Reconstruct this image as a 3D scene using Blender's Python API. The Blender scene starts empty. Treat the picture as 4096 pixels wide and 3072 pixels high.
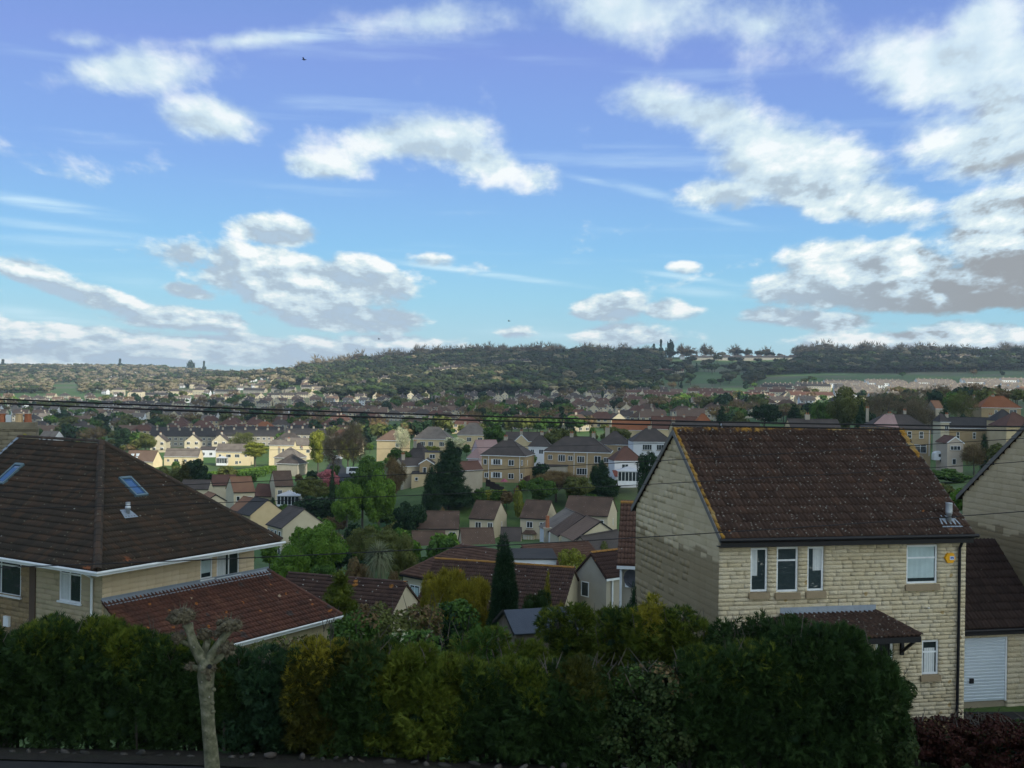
import bpy, math, random
import numpy as np
from mathutils import Vector, Matrix, noise as mnoise
R = math.radians
random.seed(7); RNG = np.random.default_rng(11)

# ------------------------------------------------------------------ camera, world, sun, exposure
SC = bpy.context.scene
COL = SC.collection
FX, ROLL, CY = 1150.0, R(0.8), 377.0
cr, sr = math.cos(ROLL), math.sin(ROLL)
cd = bpy.data.cameras.new('camera'); cam = bpy.data.objects.new('camera', cd); COL.objects.link(cam)
cam.matrix_world = Matrix(((cr, -sr, 0, 0), (0, 0, -1, 0), (sr, cr, 0, 0), (0, 0, 0, 1)))
cd.sensor_width = 36; cd.lens = 36 * FX / 1024; cd.shift_y = -(384 - CY) / 1024 * 1.0
cd.clip_start = 0.5; cd.clip_end = 30000
SC.camera = cam
SC.view_settings.view_transform = 'Standard'; SC.view_settings.look = 'None'
SC.view_settings.exposure = 0.3; SC.view_settings.gamma = 1; SC.view_settings.use_curve_mapping = False
SC.cycles.volume_bounces = 0; SC.cycles.max_bounces = 6; SC.cycles.diffuse_bounces = 3
SC.cycles.glossy_bounces = 2; SC.cycles.transparent_max_bounces = 8

def ray(x, y):
    u, w = x - 512, y - CY
    return Vector((u * cr + w * sr, FX, u * sr - w * cr)) / FX
def P(x, y, Y): return ray(x, y) * Y

SUN_DIR = Vector((0.62, -0.62, 0.66)).normalized()          # towards the sun: high, behind the viewer's right shoulder
sl = bpy.data.lights.new('sun', 'SUN'); sl.energy = 4.2; sl.angle = R(0.53); sl.color = (1.0, 0.93, 0.80)
so = bpy.data.objects.new('sun', sl); COL.objects.link(so)
so.rotation_euler = SUN_DIR.to_track_quat('Z', 'Y').to_euler()

W = bpy.data.worlds.new('World'); SC.world = W; W.use_nodes = True
WT = W.node_tree; WT.nodes.clear()

class NT:
    """tiny node helper"""
    def __init__(s, t): s.t = t
    def n(s, typ, **k):
        nd = s.t.nodes.new(typ)
        for a, v in k.items():
            if a == 'ins':
                for i, x in v.items():
                    if isinstance(x, bpy.types.NodeSocket): s.t.links.new(x, nd.inputs[i])
                    else: nd.inputs[i].default_value = x
            else: setattr(nd, a, v)
        return nd
    def m(s, op, a, b=0.0, c=None, clamp=False):
        ins = {0: a, 1: b}
        if c is not None: ins[2] = c
        return s.n('ShaderNodeMath', operation=op, use_clamp=clamp, ins=ins).outputs[0]
    def v(s, op, a, b=(0, 0, 0)):
        nd = s.n('ShaderNodeVectorMath', operation=op, ins={0: a, 1: b})
        return nd.outputs['Value'] if op in ('LENGTH', 'DOT_PRODUCT') else nd.outputs[0]
    def mr(s, x, a, b, c=0.0, d=1.0, smooth=True):
        return s.n('ShaderNodeMapRange', interpolation_type='SMOOTHSTEP' if smooth else 'LINEAR',
                   ins={0: x, 1: a, 2: b, 3: c, 4: d}).outputs[0]
    def mix(s, f, a, b, mode='MIX'):
        return s.n('ShaderNodeMix', data_type='RGBA', blend_type=mode, ins={0: f, 6: a, 7: b}).outputs[2]
    def ramp(s, f, cols, interp='LINEAR'):
        nd = s.n('ShaderNodeValToRGB', ins={0: f}); cr_ = nd.color_ramp; cr_.interpolation = interp
        pos = [c[0] for c in cols]
        while len(cr_.elements) < len(cols): cr_.elements.new(0.5)
        for e, c in zip(cr_.elements, cols): e.position = c[0]; e.color = (*c[1], 1)
        return nd.outputs[0]
    def noise(s, vec, scale, detail=3, rough=.55, dim='3D', out=0, dist=0.0):
        return s.n('ShaderNodeTexNoise', noise_dimensions=dim, ins={'Vector': vec, 'Scale': scale, 'Detail': detail, 'Roughness': rough, 'Distortion': dist}).outputs[out]

def sky():
    N = NT(WT)
    g = N.n('ShaderNodeTexCoord').outputs['Generated']
    sep = N.n('ShaderNodeSeparateXYZ', ins={0: g})
    az = N.m('ARCTAN2', sep.outputs[0], sep.outputs[1])
    el = N.m('ARCSINE', sep.outputs[2])
    p = N.n('ShaderNodeCombineXYZ', ins={0: az, 1: el, 2: 0.0}).outputs[0]
    nis = N.n('ShaderNodeTexSky', sky_type='NISHITA', sun_disc=False)
    nis.sun_elevation = math.asin(SUN_DIR.z); nis.sun_rotation = math.atan2(SUN_DIR.x, SUN_DIR.y)
    nis.air_density = 1.0; nis.dust_density = 0.6; nis.ozone_density = 1.2
    base = N.v('SCALE', nis.outputs[0]); base.node.inputs['Scale'].default_value = 0.085
    # the blue as the camera saw it: cyan at the horizon, violet-blue above
    grad = N.ramp(N.m('MULTIPLY', el, 2.2), [(0.0, (.40, .60, .68)), (.06, (.34, .62, .74)), (.15, (.25, .56, .76)), (.24, (.20, .48, .78)), (.40, (.182, .355, .74)), (.60, (.182, .285, .68)), (.80, (.13, .25, .58))])
    col = N.mix(0.82, base, grad)
    # vectors warped by noise give the clouds ragged edges
    # stretch: noise in cloud-plane coordinates, so puffs flatten towards the horizon
    zz = N.m('ADD', N.m('MAXIMUM', el, 0.0), 0.10)
    cp = N.n('ShaderNodeCombineXYZ', ins={0: N.m('MULTIPLY', az, N.m('ADD', 4.2, N.m('MULTIPLY', N.mr(el, .0, .3, 1, 0), 2.2))), 1: N.m('MULTIPLY', N.m('LOGARITHM', zz, 2.718), 2.0), 2: 0.0}).outputs[0]
    sun2 = (0.10, 0.16, 0)
    nA = N.noise(cp, 2.5, 8, .60)
    cpo = N.v('ADD', cp, (0.05, 0.09, 0))
    nB = N.noise(cpo, 2.5, 5, .60)
    # placed clouds: x, y (picture-plane bearing), half sizes, rotation, weight, grey, softness
    CL = [(118, 70, 100, 24, -8, 1.0, 0.0), (222, 122, 55, 26, 4, .95, 0), (400, 140, 105, 30, -3, 1.2, 0.05), (480, 160, 120, 20, 14, .8, 0), (330, 165, 55, 14, 0, .8, 0),
          (250, 40, 120, 10, -8, .55, 0), (430, 20, 110, 22, -4, .8, 0), (640, 10, 120, 40, 0, .95, .05), (760, 25, 100, 40, 10, 1.0, .05), (960, 60, 140, 50, 5, 1.4, .05), (985, 20, 80, 40, 0, 1.2, .1),
          (700, 115, 120, 26, 14, 1.05, .05), (790, 160, 110, 48, 18, 1.3, .1), (720, 195, 45, 20, 0, 1.0, .1), (860, 200, 90, 26, 8, 1.2, .15), (990, 145, 85, 46, 0, 1.5, .2), (1000, 205, 60, 22, 0, 1.3, .4), (1010, 250, 60, 50, 0, 1.8, .85),
          (870, 262, 110, 26, 4, 1.25, .25), (880, 290, 120, 26, 2, 1.5, .45), (985, 290, 80, 24, 0, 1.3, .5), (820, 322, 90, 14, 3, 1.1, .4), (980, 338, 70, 18, 0, 1.3, .3), (900, 340, 130, 12, 0, 1.0, .35),
          (278, 232, 52, 17, 6, 1.45, .15), (295, 280, 105, 34, 8, 1.7, .5), (365, 275, 48, 22, 18, 1.6, .3), (345, 318, 85, 16, 3, 1.3, .45), (180, 255, 36, 16, 10, .7, .5), (190, 292, 26, 8, 8, .8, .5),
          (30, 272, 40, 12, 16, .8, .5), (95, 298, 60, 13, 10, 1.1, .5), (175, 318, 80, 14, 5, 1.2, .5), (70, 341, 120, 18, 3, 1.6, .4), (230, 350, 150, 18, 2, 1.2, .35), (380, 345, 90, 12, 0, .8, .5), (60, 358, 160, 12, 0, 1.2, .3),
          (605, 308, 45, 16, -4, 1.2, .45), (620, 335, 60, 15, 0, 1.1, .45), (675, 310, 34, 12, 0, 1.1, .4), (430, 257, 26, 8, 0, .6, .7), (683, 266, 16, 7, 0, .7, .4), (515, 332, 24, 7, 0, .6, .5), (1000, 110, 60, 60, 0, 1.2, .1), (85, 42, 30, 12, 0, .6, 0)]
    acc = gre = None
    for x, y, rx, ry, rot, wgt, gr in CL:
        d = ray(x, y).normalized(); a0, e0 = math.atan2(d.x, d.y), math.asin(d.z)
        mp = N.n('ShaderNodeMapping', vector_type='TEXTURE', ins={0: p, 1: (a0, e0, 0), 2: (0, 0, R(-rot)), 3: (rx / FX, ry / FX, 1)}).outputs[0]
        L = N.m('SUBTRACT', 1.0, N.v('LENGTH', mp))
        mk = N.m('MULTIPLY', N.m('MAXIMUM', L, -0.6), wgt)
        acc = mk if acc is None else N.n('ShaderNodeMath', operation='SMOOTH_MAX', ins={0: acc, 1: mk, 2: .25}).outputs[0]
        yy = N.n('ShaderNodeSeparateXYZ', ins={0: mp}).outputs[1]
        gk = N.m('MULTIPLY', N.m('MULTIPLY', N.mr(L, -.55, -.1), N.mr(yy, .12, -.5)), gr * .95)
        gre = gk if gre is None else N.m('MAXIMUM', gre, gk)
    # outside the picture the same broken cloud goes on
    far = N.m('SUBTRACT', 1.0, N.m('MULTIPLY', N.mr(N.m('ABSOLUTE', az), .42, .52, 1, 0), N.mr(el, .33, .42, 1, 0)))
    gen = N.m('SUBTRACT', N.m('MULTIPLY', N.noise(cp, 0.6, 3, .5), 2.6), 1.0)
    acc = N.m('MAXIMUM', acc, N.m('SUBTRACT', N.m('MULTIPLY', N.m('ADD', gen, 1), far), 1.0))
    gre = N.m('ADD', gre, N.m('MULTIPLY', far, .04))
    dens = N.m('ADD', acc, N.m('MULTIPLY', N.m('SUBTRACT', nA, .5), 2.5))
    soft = N.mr(el, .05, .3, .42, .95)
    alpha = N.mr(N.m('DIVIDE', N.m('SUBTRACT', dens, -.06), soft), 0, 1)
    gre = N.m('MULTIPLY', gre, N.mr(nA, .25, .7, .35, 1.35))
    lit = N.m('MULTIPLY', N.m('SUBTRACT', nA, nB), N.mr(el, .04, .3, 4.6, 2.6))
    shade = N.m('ADD', N.m('SUBTRACT', lit, N.m('MULTIPLY', gre, 1.0)), .68, clamp=True)
    dk_ = N.mix(N.mr(az, .15, .40), (.38, .49, .60, 1), (.27, .285, .30, 1))
    cc = N.ramp(shade, [(0.0, (.27, .29, .31)), (.25, (.38, .46, .52)), (.5, (.50, .62, .70)), (.75, (.64, .74, .76)), (1, (.84, .86, .85))])
    cc = N.mix(N.mr(shade, .5, 0), cc, dk_)
    # high soft clouds are greener and dimmer than the low bright ones
    cc = N.mix(N.mr(el, .1, .32), cc, N.mix(.5, cc, (.58, .72, .78, 1)))
    alpha = N.m('MULTIPLY', alpha, N.mr(el, .12, .34, .97, .84))
    # faint streaks of high ice cloud
    st = N.n('ShaderNodeMapping', ins={0: p, 2: (0, 0, R(7)), 3: (2.2, 26, 1)}).outputs[0]
    ci = N.m('MULTIPLY', N.mr(N.noise(st, 1.4, 5, .55), .54, .78), N.m('MULTIPLY', N.mr(el, .42, .2), .34))
    for x, y, rx, ry, rot, wgt in ((480, 273, 165, 5, 6.5, .8), (690, 278, 85, 5, 8, .6), (50, 205, 100, 9, 6, .75), (45, 316, 90, 9, 6, .7), (60, 228, 150, 7, 4, .4), (640, 190, 50, 8, 14, .5), (715, 218, 60, 6, 13, .6), (330, 33, 150, 12, -8, .6), (590, 180, 50, 5, 12, .5), (700, 292, 90, 8, 6, .4), (560, 335, 120, 10, 2, .4)):
        d = ray(x, y).normalized(); a0, e0 = math.atan2(d.x, d.y), math.asin(d.z)
        mp = N.n('ShaderNodeMapping', vector_type='TEXTURE', ins={0: p, 1: (a0, e0, 0), 2: (0, 0, R(-rot)), 3: (rx / FX, ry / FX, 1)}).outputs[0]
        ci = N.m('MAXIMUM', ci, N.m('MULTIPLY', N.m('MULTIPLY', N.mr(N.v('LENGTH', mp), 1.0, .0), wgt), N.mr(N.noise(st, 4, 4, .6), .25, .7)))
    col = N.mix(ci, col, (.62, .80, .88, 1))
    # cloud glows more towards the sun, which stands high behind the viewer
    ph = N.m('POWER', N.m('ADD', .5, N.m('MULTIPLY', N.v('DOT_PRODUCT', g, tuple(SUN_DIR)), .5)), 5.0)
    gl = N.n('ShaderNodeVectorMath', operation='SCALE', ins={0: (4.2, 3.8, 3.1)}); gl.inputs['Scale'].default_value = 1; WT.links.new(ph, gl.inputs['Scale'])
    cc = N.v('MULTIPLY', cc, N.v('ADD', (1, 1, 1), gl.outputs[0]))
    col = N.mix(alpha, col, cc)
    below = N.mr(sep.outputs[2], -.03, -.01)
    col = N.mix(below, (.10, .11, .10, 1), col)
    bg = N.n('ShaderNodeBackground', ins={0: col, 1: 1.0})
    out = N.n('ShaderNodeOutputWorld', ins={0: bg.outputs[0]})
sky()
W.cycles.sampling_method = 'MANUAL'; W.cycles.sample_map_resolution = 512

# ------------------------------------------------------------------ materials
MATS = {}
def pmat(name, cols, rough=.85, nscale=1.0, bump=0.0, bscale=20, spec=.25, rnd=.6, spots=(), metal=0.0, stain=None, ramp_hard=False, detail=4):
    """base colour picked from cols by per-piece randomness and noise; spots = (colour, scale, size, coverage)"""
    if name in MATS: return MATS[name]
    m = bpy.data.materials.new(name); m.use_nodes = True; t = m.node_tree; t.nodes.clear(); N = NT(t)
    geo = N.n('ShaderNodeNewGeometry'); pos = geo.outputs['Position']
    if len(cols) > 1:
        oi = N.n('ShaderNodeObjectInfo').outputs['Random']
        rr_ = N.m('FRACT', N.m('ADD', oi, geo.outputs['Random Per Island']))
        nz = N.mr(N.noise(pos, nscale, detail), .3, .7, 0, 1, False)
        f = N.m('ADD', N.m('MULTIPLY', rr_, rnd), N.m('MULTIPLY', nz, 1 - rnd))
        k = len(cols)
        c = N.ramp(f, [(i / (k - 1) if not ramp_hard else i / k, x) for i, x in enumerate(cols)], 'CONSTANT' if ramp_hard else 'LINEAR')
    else:
        c = N.n('ShaderNodeRGB').outputs[0]; c.default_value = (*cols[0], 1)
        c = N.mix(N.mr(N.noise(pos, nscale, detail), .35, .75, 0, .35), c, tuple(x * .6 for x in cols[0]) + (1,))
    for sp in spots:
        col, sc, size, cov = sp[:4]
        vo = N.n('ShaderNodeTexVoronoi', ins={'Vector': pos, 'Scale': sc, 'Randomness': 1.0})
        wob = N.m('MULTIPLY', N.m('SUBTRACT', N.noise(pos, sc * 2.5, 2), .5), .25)
        hit = N.mr(N.m('ADD', vo.outputs['Distance'], wob), size, size * .7)
        chan = N.n('ShaderNodeSeparateXYZ', ins={0: vo.outputs['Color']}).outputs[0]
        on = N.mr(chan, cov, cov - .02, 0, 1)
        c = N.mix(N.m('MULTIPLY', hit, on), c, (*col, 1))
    if stain: c = stain(N, pos, c)
    ins = {'Base Color': c, 'Roughness': rough, 'Specular IOR Level': spec, 'Metallic': metal}
    b = N.n('ShaderNodeBsdfPrincipled')
    for k_, v_ in ins.items():
        if isinstance(v_, bpy.types.NodeSocket): t.links.new(v_, b.inputs[k_])
        else: b.inputs[k_].default_value = v_
    if bump:
        bn = N.n('ShaderNodeBump', ins={'Height': N.noise(pos, bscale, 4), 'Strength': bump, 'Distance': 1.0 / bscale})
        t.links.new(bn.outputs[0], b.inputs['Normal'])
    N.n('ShaderNodeOutputMaterial', ins={0: b.outputs[0]})
    MATS[name] = m
    return m

def foliage(name, cols, nscale=1.2, rnd=.6):
    if name in MATS: return MATS[name]
    m = pmat(name, cols, rough=.65, nscale=nscale, rnd=rnd, spec=.12)
    t = m.node_tree; N = NT(t)
    b = [n for n in t.nodes if n.type == 'BSDF_PRINCIPLED'][0]; out = [n for n in t.nodes if n.type == 'OUTPUT_MATERIAL'][0]
    csock = b.inputs['Base Color'].links[0].from_socket
    tr = N.n('ShaderNodeBsdfTranslucent', ins={0: csock})
    mx = N.n('ShaderNodeMixShader', ins={0: .22, 1: b.outputs[0], 2: tr.outputs[0]})
    t.links.new(mx.outputs[0], out.inputs[0])
    return m

white = pmat('white_upvc', [(.72, .74, .74)], rough=.35, nscale=2, spec=.4)
black = pmat('black_plastic', [(.012, .012, .014)], rough=.5)
dark = pmat('dark_room', [(.012, .014, .015)], rough=.9)
glassd = pmat('window_glass', [(.012, .018, .02), (.035, .05, .055)], rough=.06, spec=.6, nscale=1.2, bump=.12, bscale=1.5)
curtain = pmat('net_curtain', [(.42, .45, .45), (.6, .62, .6)], rough=.9, nscale=9)
blind = pmat('pale_blind', [(.40, .50, .50)], rough=.8, nscale=3)
lead = pmat('lead_flashing', [(.16, .19, .22), (.26, .30, .34)], rough=.55, nscale=3, spec=.4, bump=.3, bscale=12)
metalg = pmat('galvanised_metal', [(.50, .53, .55)], rough=.45, metal=.4)
mortar = pmat('mortar', [(.20, .16, .11), (.27, .23, .16)], nscale=6)
barge = pmat('verge_mortar', [(.10, .095, .085), (.18, .17, .15)], nscale=5, bump=.3)
terracotta = pmat('terracotta', [(.36, .14, .06), (.30, .10, .05), (.42, .22, .12)], nscale=4)
bark = pmat('bark', [(.06, .05, .04), (.11, .095, .075)], nscale=6, bump=.5, bscale=25)
wood = pmat('weathered_wood', [(.10, .075, .05), (.16, .13, .10), (.07, .05, .04)], nscale=5)
felt = pmat('roofing_felt', [(.05, .06, .08), (.08, .095, .115)], nscale=2, bump=.3)

# ------------------------------------------------------------------ mesh and object helpers
class MB:
    def __init__(s): s.v = []; s.f = []; s.mi = []; s.cur = 0
    def mat(s, i): s.cur = i; return s
    def poly(s, pts):
        b = len(s.v); s.v += [tuple(p) for p in pts]; s.f.append(tuple(range(b, b + len(pts)))); s.mi.append(s.cur); return s
    def box(s, lo, hi, M=None):
        x0, y0, z0 = lo; x1, y1, z1 = hi; b = len(s.v)
        c = [(x0, y0, z0), (x1, y0, z0), (x1, y1, z0), (x0, y1, z0), (x0, y0, z1), (x1, y0, z1), (x1, y1, z1), (x0, y1, z1)]
        if M is not None: c = [tuple(M @ Vector(p)) for p in c]
        s.v += c
        for f in ((0, 3, 2, 1), (4, 5, 6, 7), (0, 1, 5, 4), (1, 2, 6, 5), (2, 3, 7, 6), (3, 0, 4, 7)):
            s.f.append(tuple(b + i for i in f)); s.mi.append(s.cur)
        return s
    def tube(s, pts, rad, n=8, cap=True):
        pts = [Vector(p) for p in pts]; b = len(s.v)
        rads = rad if isinstance(rad, (list, tuple)) else [rad] * len(pts)
        up = Vector((0, 0, 1)); prev = None
        for i, p in enumerate(pts):
            d = (pts[min(i + 1, len(pts) - 1)] - pts[max(i - 1, 0)]).normalized()
            if prev is None: a = d.cross(up if abs(d.z) < .9 else Vector((1, 0, 0))).normalized()
            else: a = (prev - d * prev.dot(d)).normalized()
            prev = a; c = d.cross(a)
            for k in range(n):
                t = 2 * math.pi * k / n
                s.v.append(tuple(p + (a * math.cos(t) + c * math.sin(t)) * rads[i]))
        for i in range(len(pts) - 1):
            for k in range(n):
                k2 = (k + 1) % n
                s.f.append((b + i * n + k, b + i * n + k2, b + (i + 1) * n + k2, b + (i + 1) * n + k)); s.mi.append(s.cur)
        if cap:
            s.f.append(tuple(b + k for k in range(n))[::-1]); s.mi.append(s.cur)
            s.f.append(tuple(b + (len(pts) - 1) * n + k for k in range(n))); s.mi.append(s.cur)
        return s
    def mesh(s, name, mats, smooth=False):
        me = bpy.data.meshes.new(name); me.from_pydata(s.v, [], s.f)
        for m in (mats if isinstance(mats, (list, tuple)) else [mats]): me.materials.append(m)
        me.polygons.foreach_set('material_index', s.mi)
        if smooth: me.polygons.foreach_set('use_smooth', [True] * len(s.f))
        me.update(); return me
    def build(s, name, mats, parent=None, smooth=False):
        return link(name, s.mesh(name, mats, smooth), parent)

def link(name, data, parent=None, M=None):
    o = bpy.data.objects.new(name, data); COL.objects.link(o)
    if parent is not None: o.parent = parent
    if M is not None: o.matrix_local = M if parent is not None else M
    return o
def tag(o, label=None, cat=None, group=None, kind=None):
    if label: o['label'] = label
    if cat: o['category'] = cat
    if group: o['group'] = group
    if kind: o['kind'] = kind
    return o
def thing(name, label, cat, loc=(0, 0, 0), rz=0.0, group=None):
    o = bpy.data.objects.new(name, None); COL.objects.link(o); o.empty_display_size = .3
    o.location = loc; o.rotation_euler = (0, 0, rz)
    return tag(o, label, cat, group)
def np_mesh(name, V, Fc, mats, mi=None, smooth=False):
    """V (n,3), Fc (m,k) of equal k"""
    me = bpy.data.meshes.new(name); n, k = Fc.shape
    me.vertices.add(len(V)); me.vertices.foreach_set('co', np.ascontiguousarray(V, dtype=np.float32).ravel())
    me.loops.add(n * k); me.loops.foreach_set('vertex_index', Fc.astype(np.int32).ravel())
    me.polygons.add(n); me.polygons.foreach_set('loop_start', np.arange(0, n * k, k, dtype=np.int32))
    for m in (mats if isinstance(mats, (list, tuple)) else [mats]): me.materials.append(m)
    if mi is not None: me.polygons.foreach_set('material_index', mi.astype(np.int32))
    if smooth: me.polygons.foreach_set('use_smooth', np.ones(n, dtype=bool))
    me.update(calc_edges=True); me.validate(); return me

# ------------------------------------------------------------------ terrain (height as a function of bearing and distance)
TC = np.array([0, 150, 300, 450, 600, 800, 1024.])
TR = np.array([150, 215, 245, 280, 350, 430, 480, 650, 900, 1100, 1300, 1500, 1800, 2300, 3000, 3600, 4200.])
PY = np.array([   # picture row of the ground at each distance, per bearing
 [572, 535, 520, 505, 486, 474, 466, 440, 424, 414, 407, 401, 393, 386, 373, 367.5, 368],
 [570, 540, 523, 510, 488, 474, 466, 440, 424, 414, 407, 401, 394, 386, 375, 368.5, 369],
 [566, 540, 520, 509, 484, 472, 464, 437, 420, 411, 403, 396, 384, 372, 376, 380, 384],
 [555, 541, 487, 472, 458, 448, 441, 427, 415, 407, 399, 390, 374, 357, 366, 372, 378],
 [550, 540, 484, 470, 458, 442, 435, 424, 411, 403, 395, 387, 374, 357, 366, 372, 378],
 [520, 500, 488, 474, 454, 436, 430, 415, 404, 397, 389, 384, 374, 357, 366, 372, 378],
 [500, 484, 475, 464, 440, 410, 408, 402, 397, 392, 386, 381, 372, 356, 366, 372, 378]])
NR = np.array([-80, 16, 23.4, 25, 28, 33, 45, 60, 75, 100.])
NZ = np.array([
 [-7.6, -7.88, -8.03, -8.35, -9.30, -11.0, -13.3, -14.8, -16.5, -20],
 [-7.6, -7.88, -8.03, -8.35, -9.30, -11.0, -13.3, -15.0, -16.8, -20],
 [-7.6, -7.88, -8.03, -8.35, -9.30, -10.8, -13.3, -15.2, -17.2, -20],
 [-7.6, -7.88, -8.08, -8.45, -9.20, -10.6, -12.8, -15.2, -17.4, -20],
 [-7.6, -7.88, -8.13, -8.55, -9.20, -10.4, -12.3, -14.8, -17.0, -19.5],
 [-7.6, -7.88, -8.18, -8.65, -9.30, -10.3, -11.3, -13.2, -15.0, -17.5],
 [-7.6, -7.88, -8.23, -8.85, -9.50, -10.3, -10.9, -12.0, -13.5, -15.5]])
ROWS = np.concatenate([NR, TR])
TZ = np.zeros((len(TC), len(ROWS))); TZ[:, :len(NR)] = NZ
for i, x in enumerate(TC):
    for j, (y, Y) in enumerate(zip(PY[i], TR)): TZ[i, len(NR) + j] = P(x, y, Y).z
TT = (TC - 512) / FX
def gz(X, Y):
    X = np.asarray(X, float); Y = np.asarray(Y, float)
    t = np.clip(X / np.maximum(Y, 8), TT[0], TT[-1]); Yc = np.clip(Y, ROWS[0], ROWS[-1])
    i = np.clip(np.searchsorted(TT, t) - 1, 0, len(TT) - 2); a = (t - TT[i]) / (TT[i + 1] - TT[i])
    j = np.clip(np.searchsorted(ROWS, Yc) - 1, 0, len(ROWS) - 2); b = (Yc - ROWS[j]) / (ROWS[j + 1] - ROWS[j])
    z = (TZ[i, j] * (1 - a) + TZ[i + 1, j] * a) * (1 - b) + (TZ[i, j + 1] * (1 - a) + TZ[i + 1, j + 1] * a) * b
    return z
def gzf(X, Y): return float(gz(X, Y))
def at(x, Y):
    """point on the ground on bearing x at distance Y"""
    X = (x - 512) / FX * Y
    for _ in range(3):
        z = gzf(X, Y); w = -z / Y * FX
        X = ((x - 512) * cr + w * sr) / FX * Y
    return Vector((X, Y, gzf(X, Y)))
def topix(p):
    a = p[0] * cr + p[2] * sr; b = -p[0] * sr + p[2] * cr
    return 512 + FX * a / p[1], CY - FX * b / p[1]

def build_terrain():
    ys = np.concatenate([[-80, -40, 0, 10, 16, 20, 23.4, 24, 25, 26.5, 28, 30, 33, 36, 40, 45, 50, 56, 62, 68, 75, 83, 92, 100, 112, 125, 138], np.geomspace(150, 4200, 100), [5200, 6500]])
    ts = np.linspace(-1.1, 1.1, 150)
    Yg, Tg = np.meshgrid(ys, ts, indexing='ij')
    Xg = Tg * np.maximum(Yg, 60)
    Z = gz(Xg, Yg)
    Z = np.where(Yg > 4300, Z - (Yg - 4200) * .05, Z)
    amp = np.clip((Yg - 60) / 900, 0, 1) * 1.3
    Z = Z + amp * (np.sin(Xg * .021 + Yg * .013) + np.sin(Xg * .05 - Yg * .031)) * .5
    V = np.stack([Xg, Yg, Z], -1).reshape(-1, 3)
    ny, nx = Yg.shape; idx = np.arange(ny * nx).reshape(ny, nx)
    Fc = np.stack([idx[:-1, :-1], idx[:-1, 1:], idx[1:, 1:], idx[1:, :-1]], -1).reshape(-1, 4)
    def st(N, pos, c):
        far = N.noise(pos, .02, 4); c = N.mix(N.mr(far, .45, .6), c, (.045, .10, .018, 1))
        return N.mix(N.mr(N.noise(pos, .006, 3), .5, .62, 0, .7), c, (.11, .10, .06, 1))
    m = pmat('meadow_grass', [(.034, .064, .013), (.048, .088, .018), (.068, .11, .027)], nscale=.35, rnd=0, stain=st, bump=.5, bscale=3)
    o = link('ground', np_mesh('ground', V, Fc, m, smooth=True)); tag(o, kind='structure')
build_terrain()

# ------------------------------------------------------------------ leaf clouds
def frames(nrm, rng, jitter=.6):
    n = len(nrm)
    d = nrm + rng.normal(0, jitter, (n, 3)); d /= np.linalg.norm(d, axis=1)[:, None] + 1e-9
    r = rng.normal(0, 1, (n, 3)); a = np.cross(d, r); a /= np.linalg.norm(a, axis=1)[:, None] + 1e-9
    return d, a, np.cross(d, a)
def leaves(pts, nrm, size, rng, aspect=.6, jitter=.7):
    """one pointed four-cornered leaf (or leaf clump) per point -> V, F(4)"""
    n = len(pts); d, a, b = frames(nrm, rng, jitter)
    s = (size * rng.uniform(.6, 1.3, n))[:, None]
    bend = d * s * .18
    V = np.stack([pts - a * s, pts - b * s * aspect + bend, pts + a * s, pts + b * s * aspect + bend], 1).reshape(-1, 3)
    return V, np.arange(n * 4).reshape(n, 4)
def sprays(pts, nrm, size, rng, droop=.25, blades=5, spread=1.0, wid=.16):
    """conifer spray: narrow blades fanning from one point -> V, F(3)"""
    n = len(pts); d = nrm * .8 + rng.normal(0, .38, (n, 3)); d[:, 2] -= droop * rng.uniform(-.6, 1, n)
    d /= np.linalg.norm(d, axis=1)[:, None]
    r = rng.normal(0, 1, (n, 3)); a = np.cross(d, r); a /= np.linalg.norm(a, axis=1)[:, None]
    s = (size * rng.uniform(.55, 1.35, n))[:, None]
    out = []
    for k in range(blades):
        t = (k - (blades - 1) / 2) / max(1, (blades - 1) / 2) * spread
        ln = 1 - .35 * abs(t)
        dir_ = d * math.cos(t) + a * math.sin(t); sd = -d * math.sin(t) + a * math.cos(t)
        base = pts + d * s * .12 * k
        out.append(np.stack([base - sd * s * wid * .5, base + sd * s * wid * .5 + dir_ * s * .2, base + dir_ * s * ln], 1))
    V = np.concatenate(out, 1).reshape(-1, 3)
    return V, np.arange(len(V)).reshape(-1, 3)
def lumps_sample(n, lumps, rng, shell=(.78, 1.05), zmin=-9e9):
    """points on the outer shells of a union of ellipsoid lumps (cx,cy,cz,rx,ry,rz)"""
    L = np.array(lumps, float); ar = (L[:, 3] * L[:, 4] * L[:, 5]) ** (2 / 3); pr = ar / ar.sum()
    P_, N_ = [], []; need = n
    for _ in range(6):
        k = rng.choice(len(L), int(need * 1.6) + 10, p=pr)
        d = rng.normal(0, 1, (len(k), 3)); d /= np.linalg.norm(d, axis=1)[:, None]
        rr_ = rng.uniform(*shell, len(k))[:, None]
        p = L[k, :3] + d * L[k, 3:] * rr_
        ok = p[:, 2] > zmin
        for l in L:
            ok &= ~((((p - l[:3]) / l[3:]) ** 2).sum(1) < (shell[0] - .12) ** 2)
        P_.append(p[ok]); N_.append((d / L[k, 3:] * L[k, 3:].min(1)[:, None])[ok])
        need = n - sum(len(x) for x in P_)
        if need <= 0: break
    p = np.concatenate(P_)[:n]; nn = np.concatenate(N_)[:n]
    nn /= np.linalg.norm(nn, axis=1)[:, None]
    return p, nn
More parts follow.
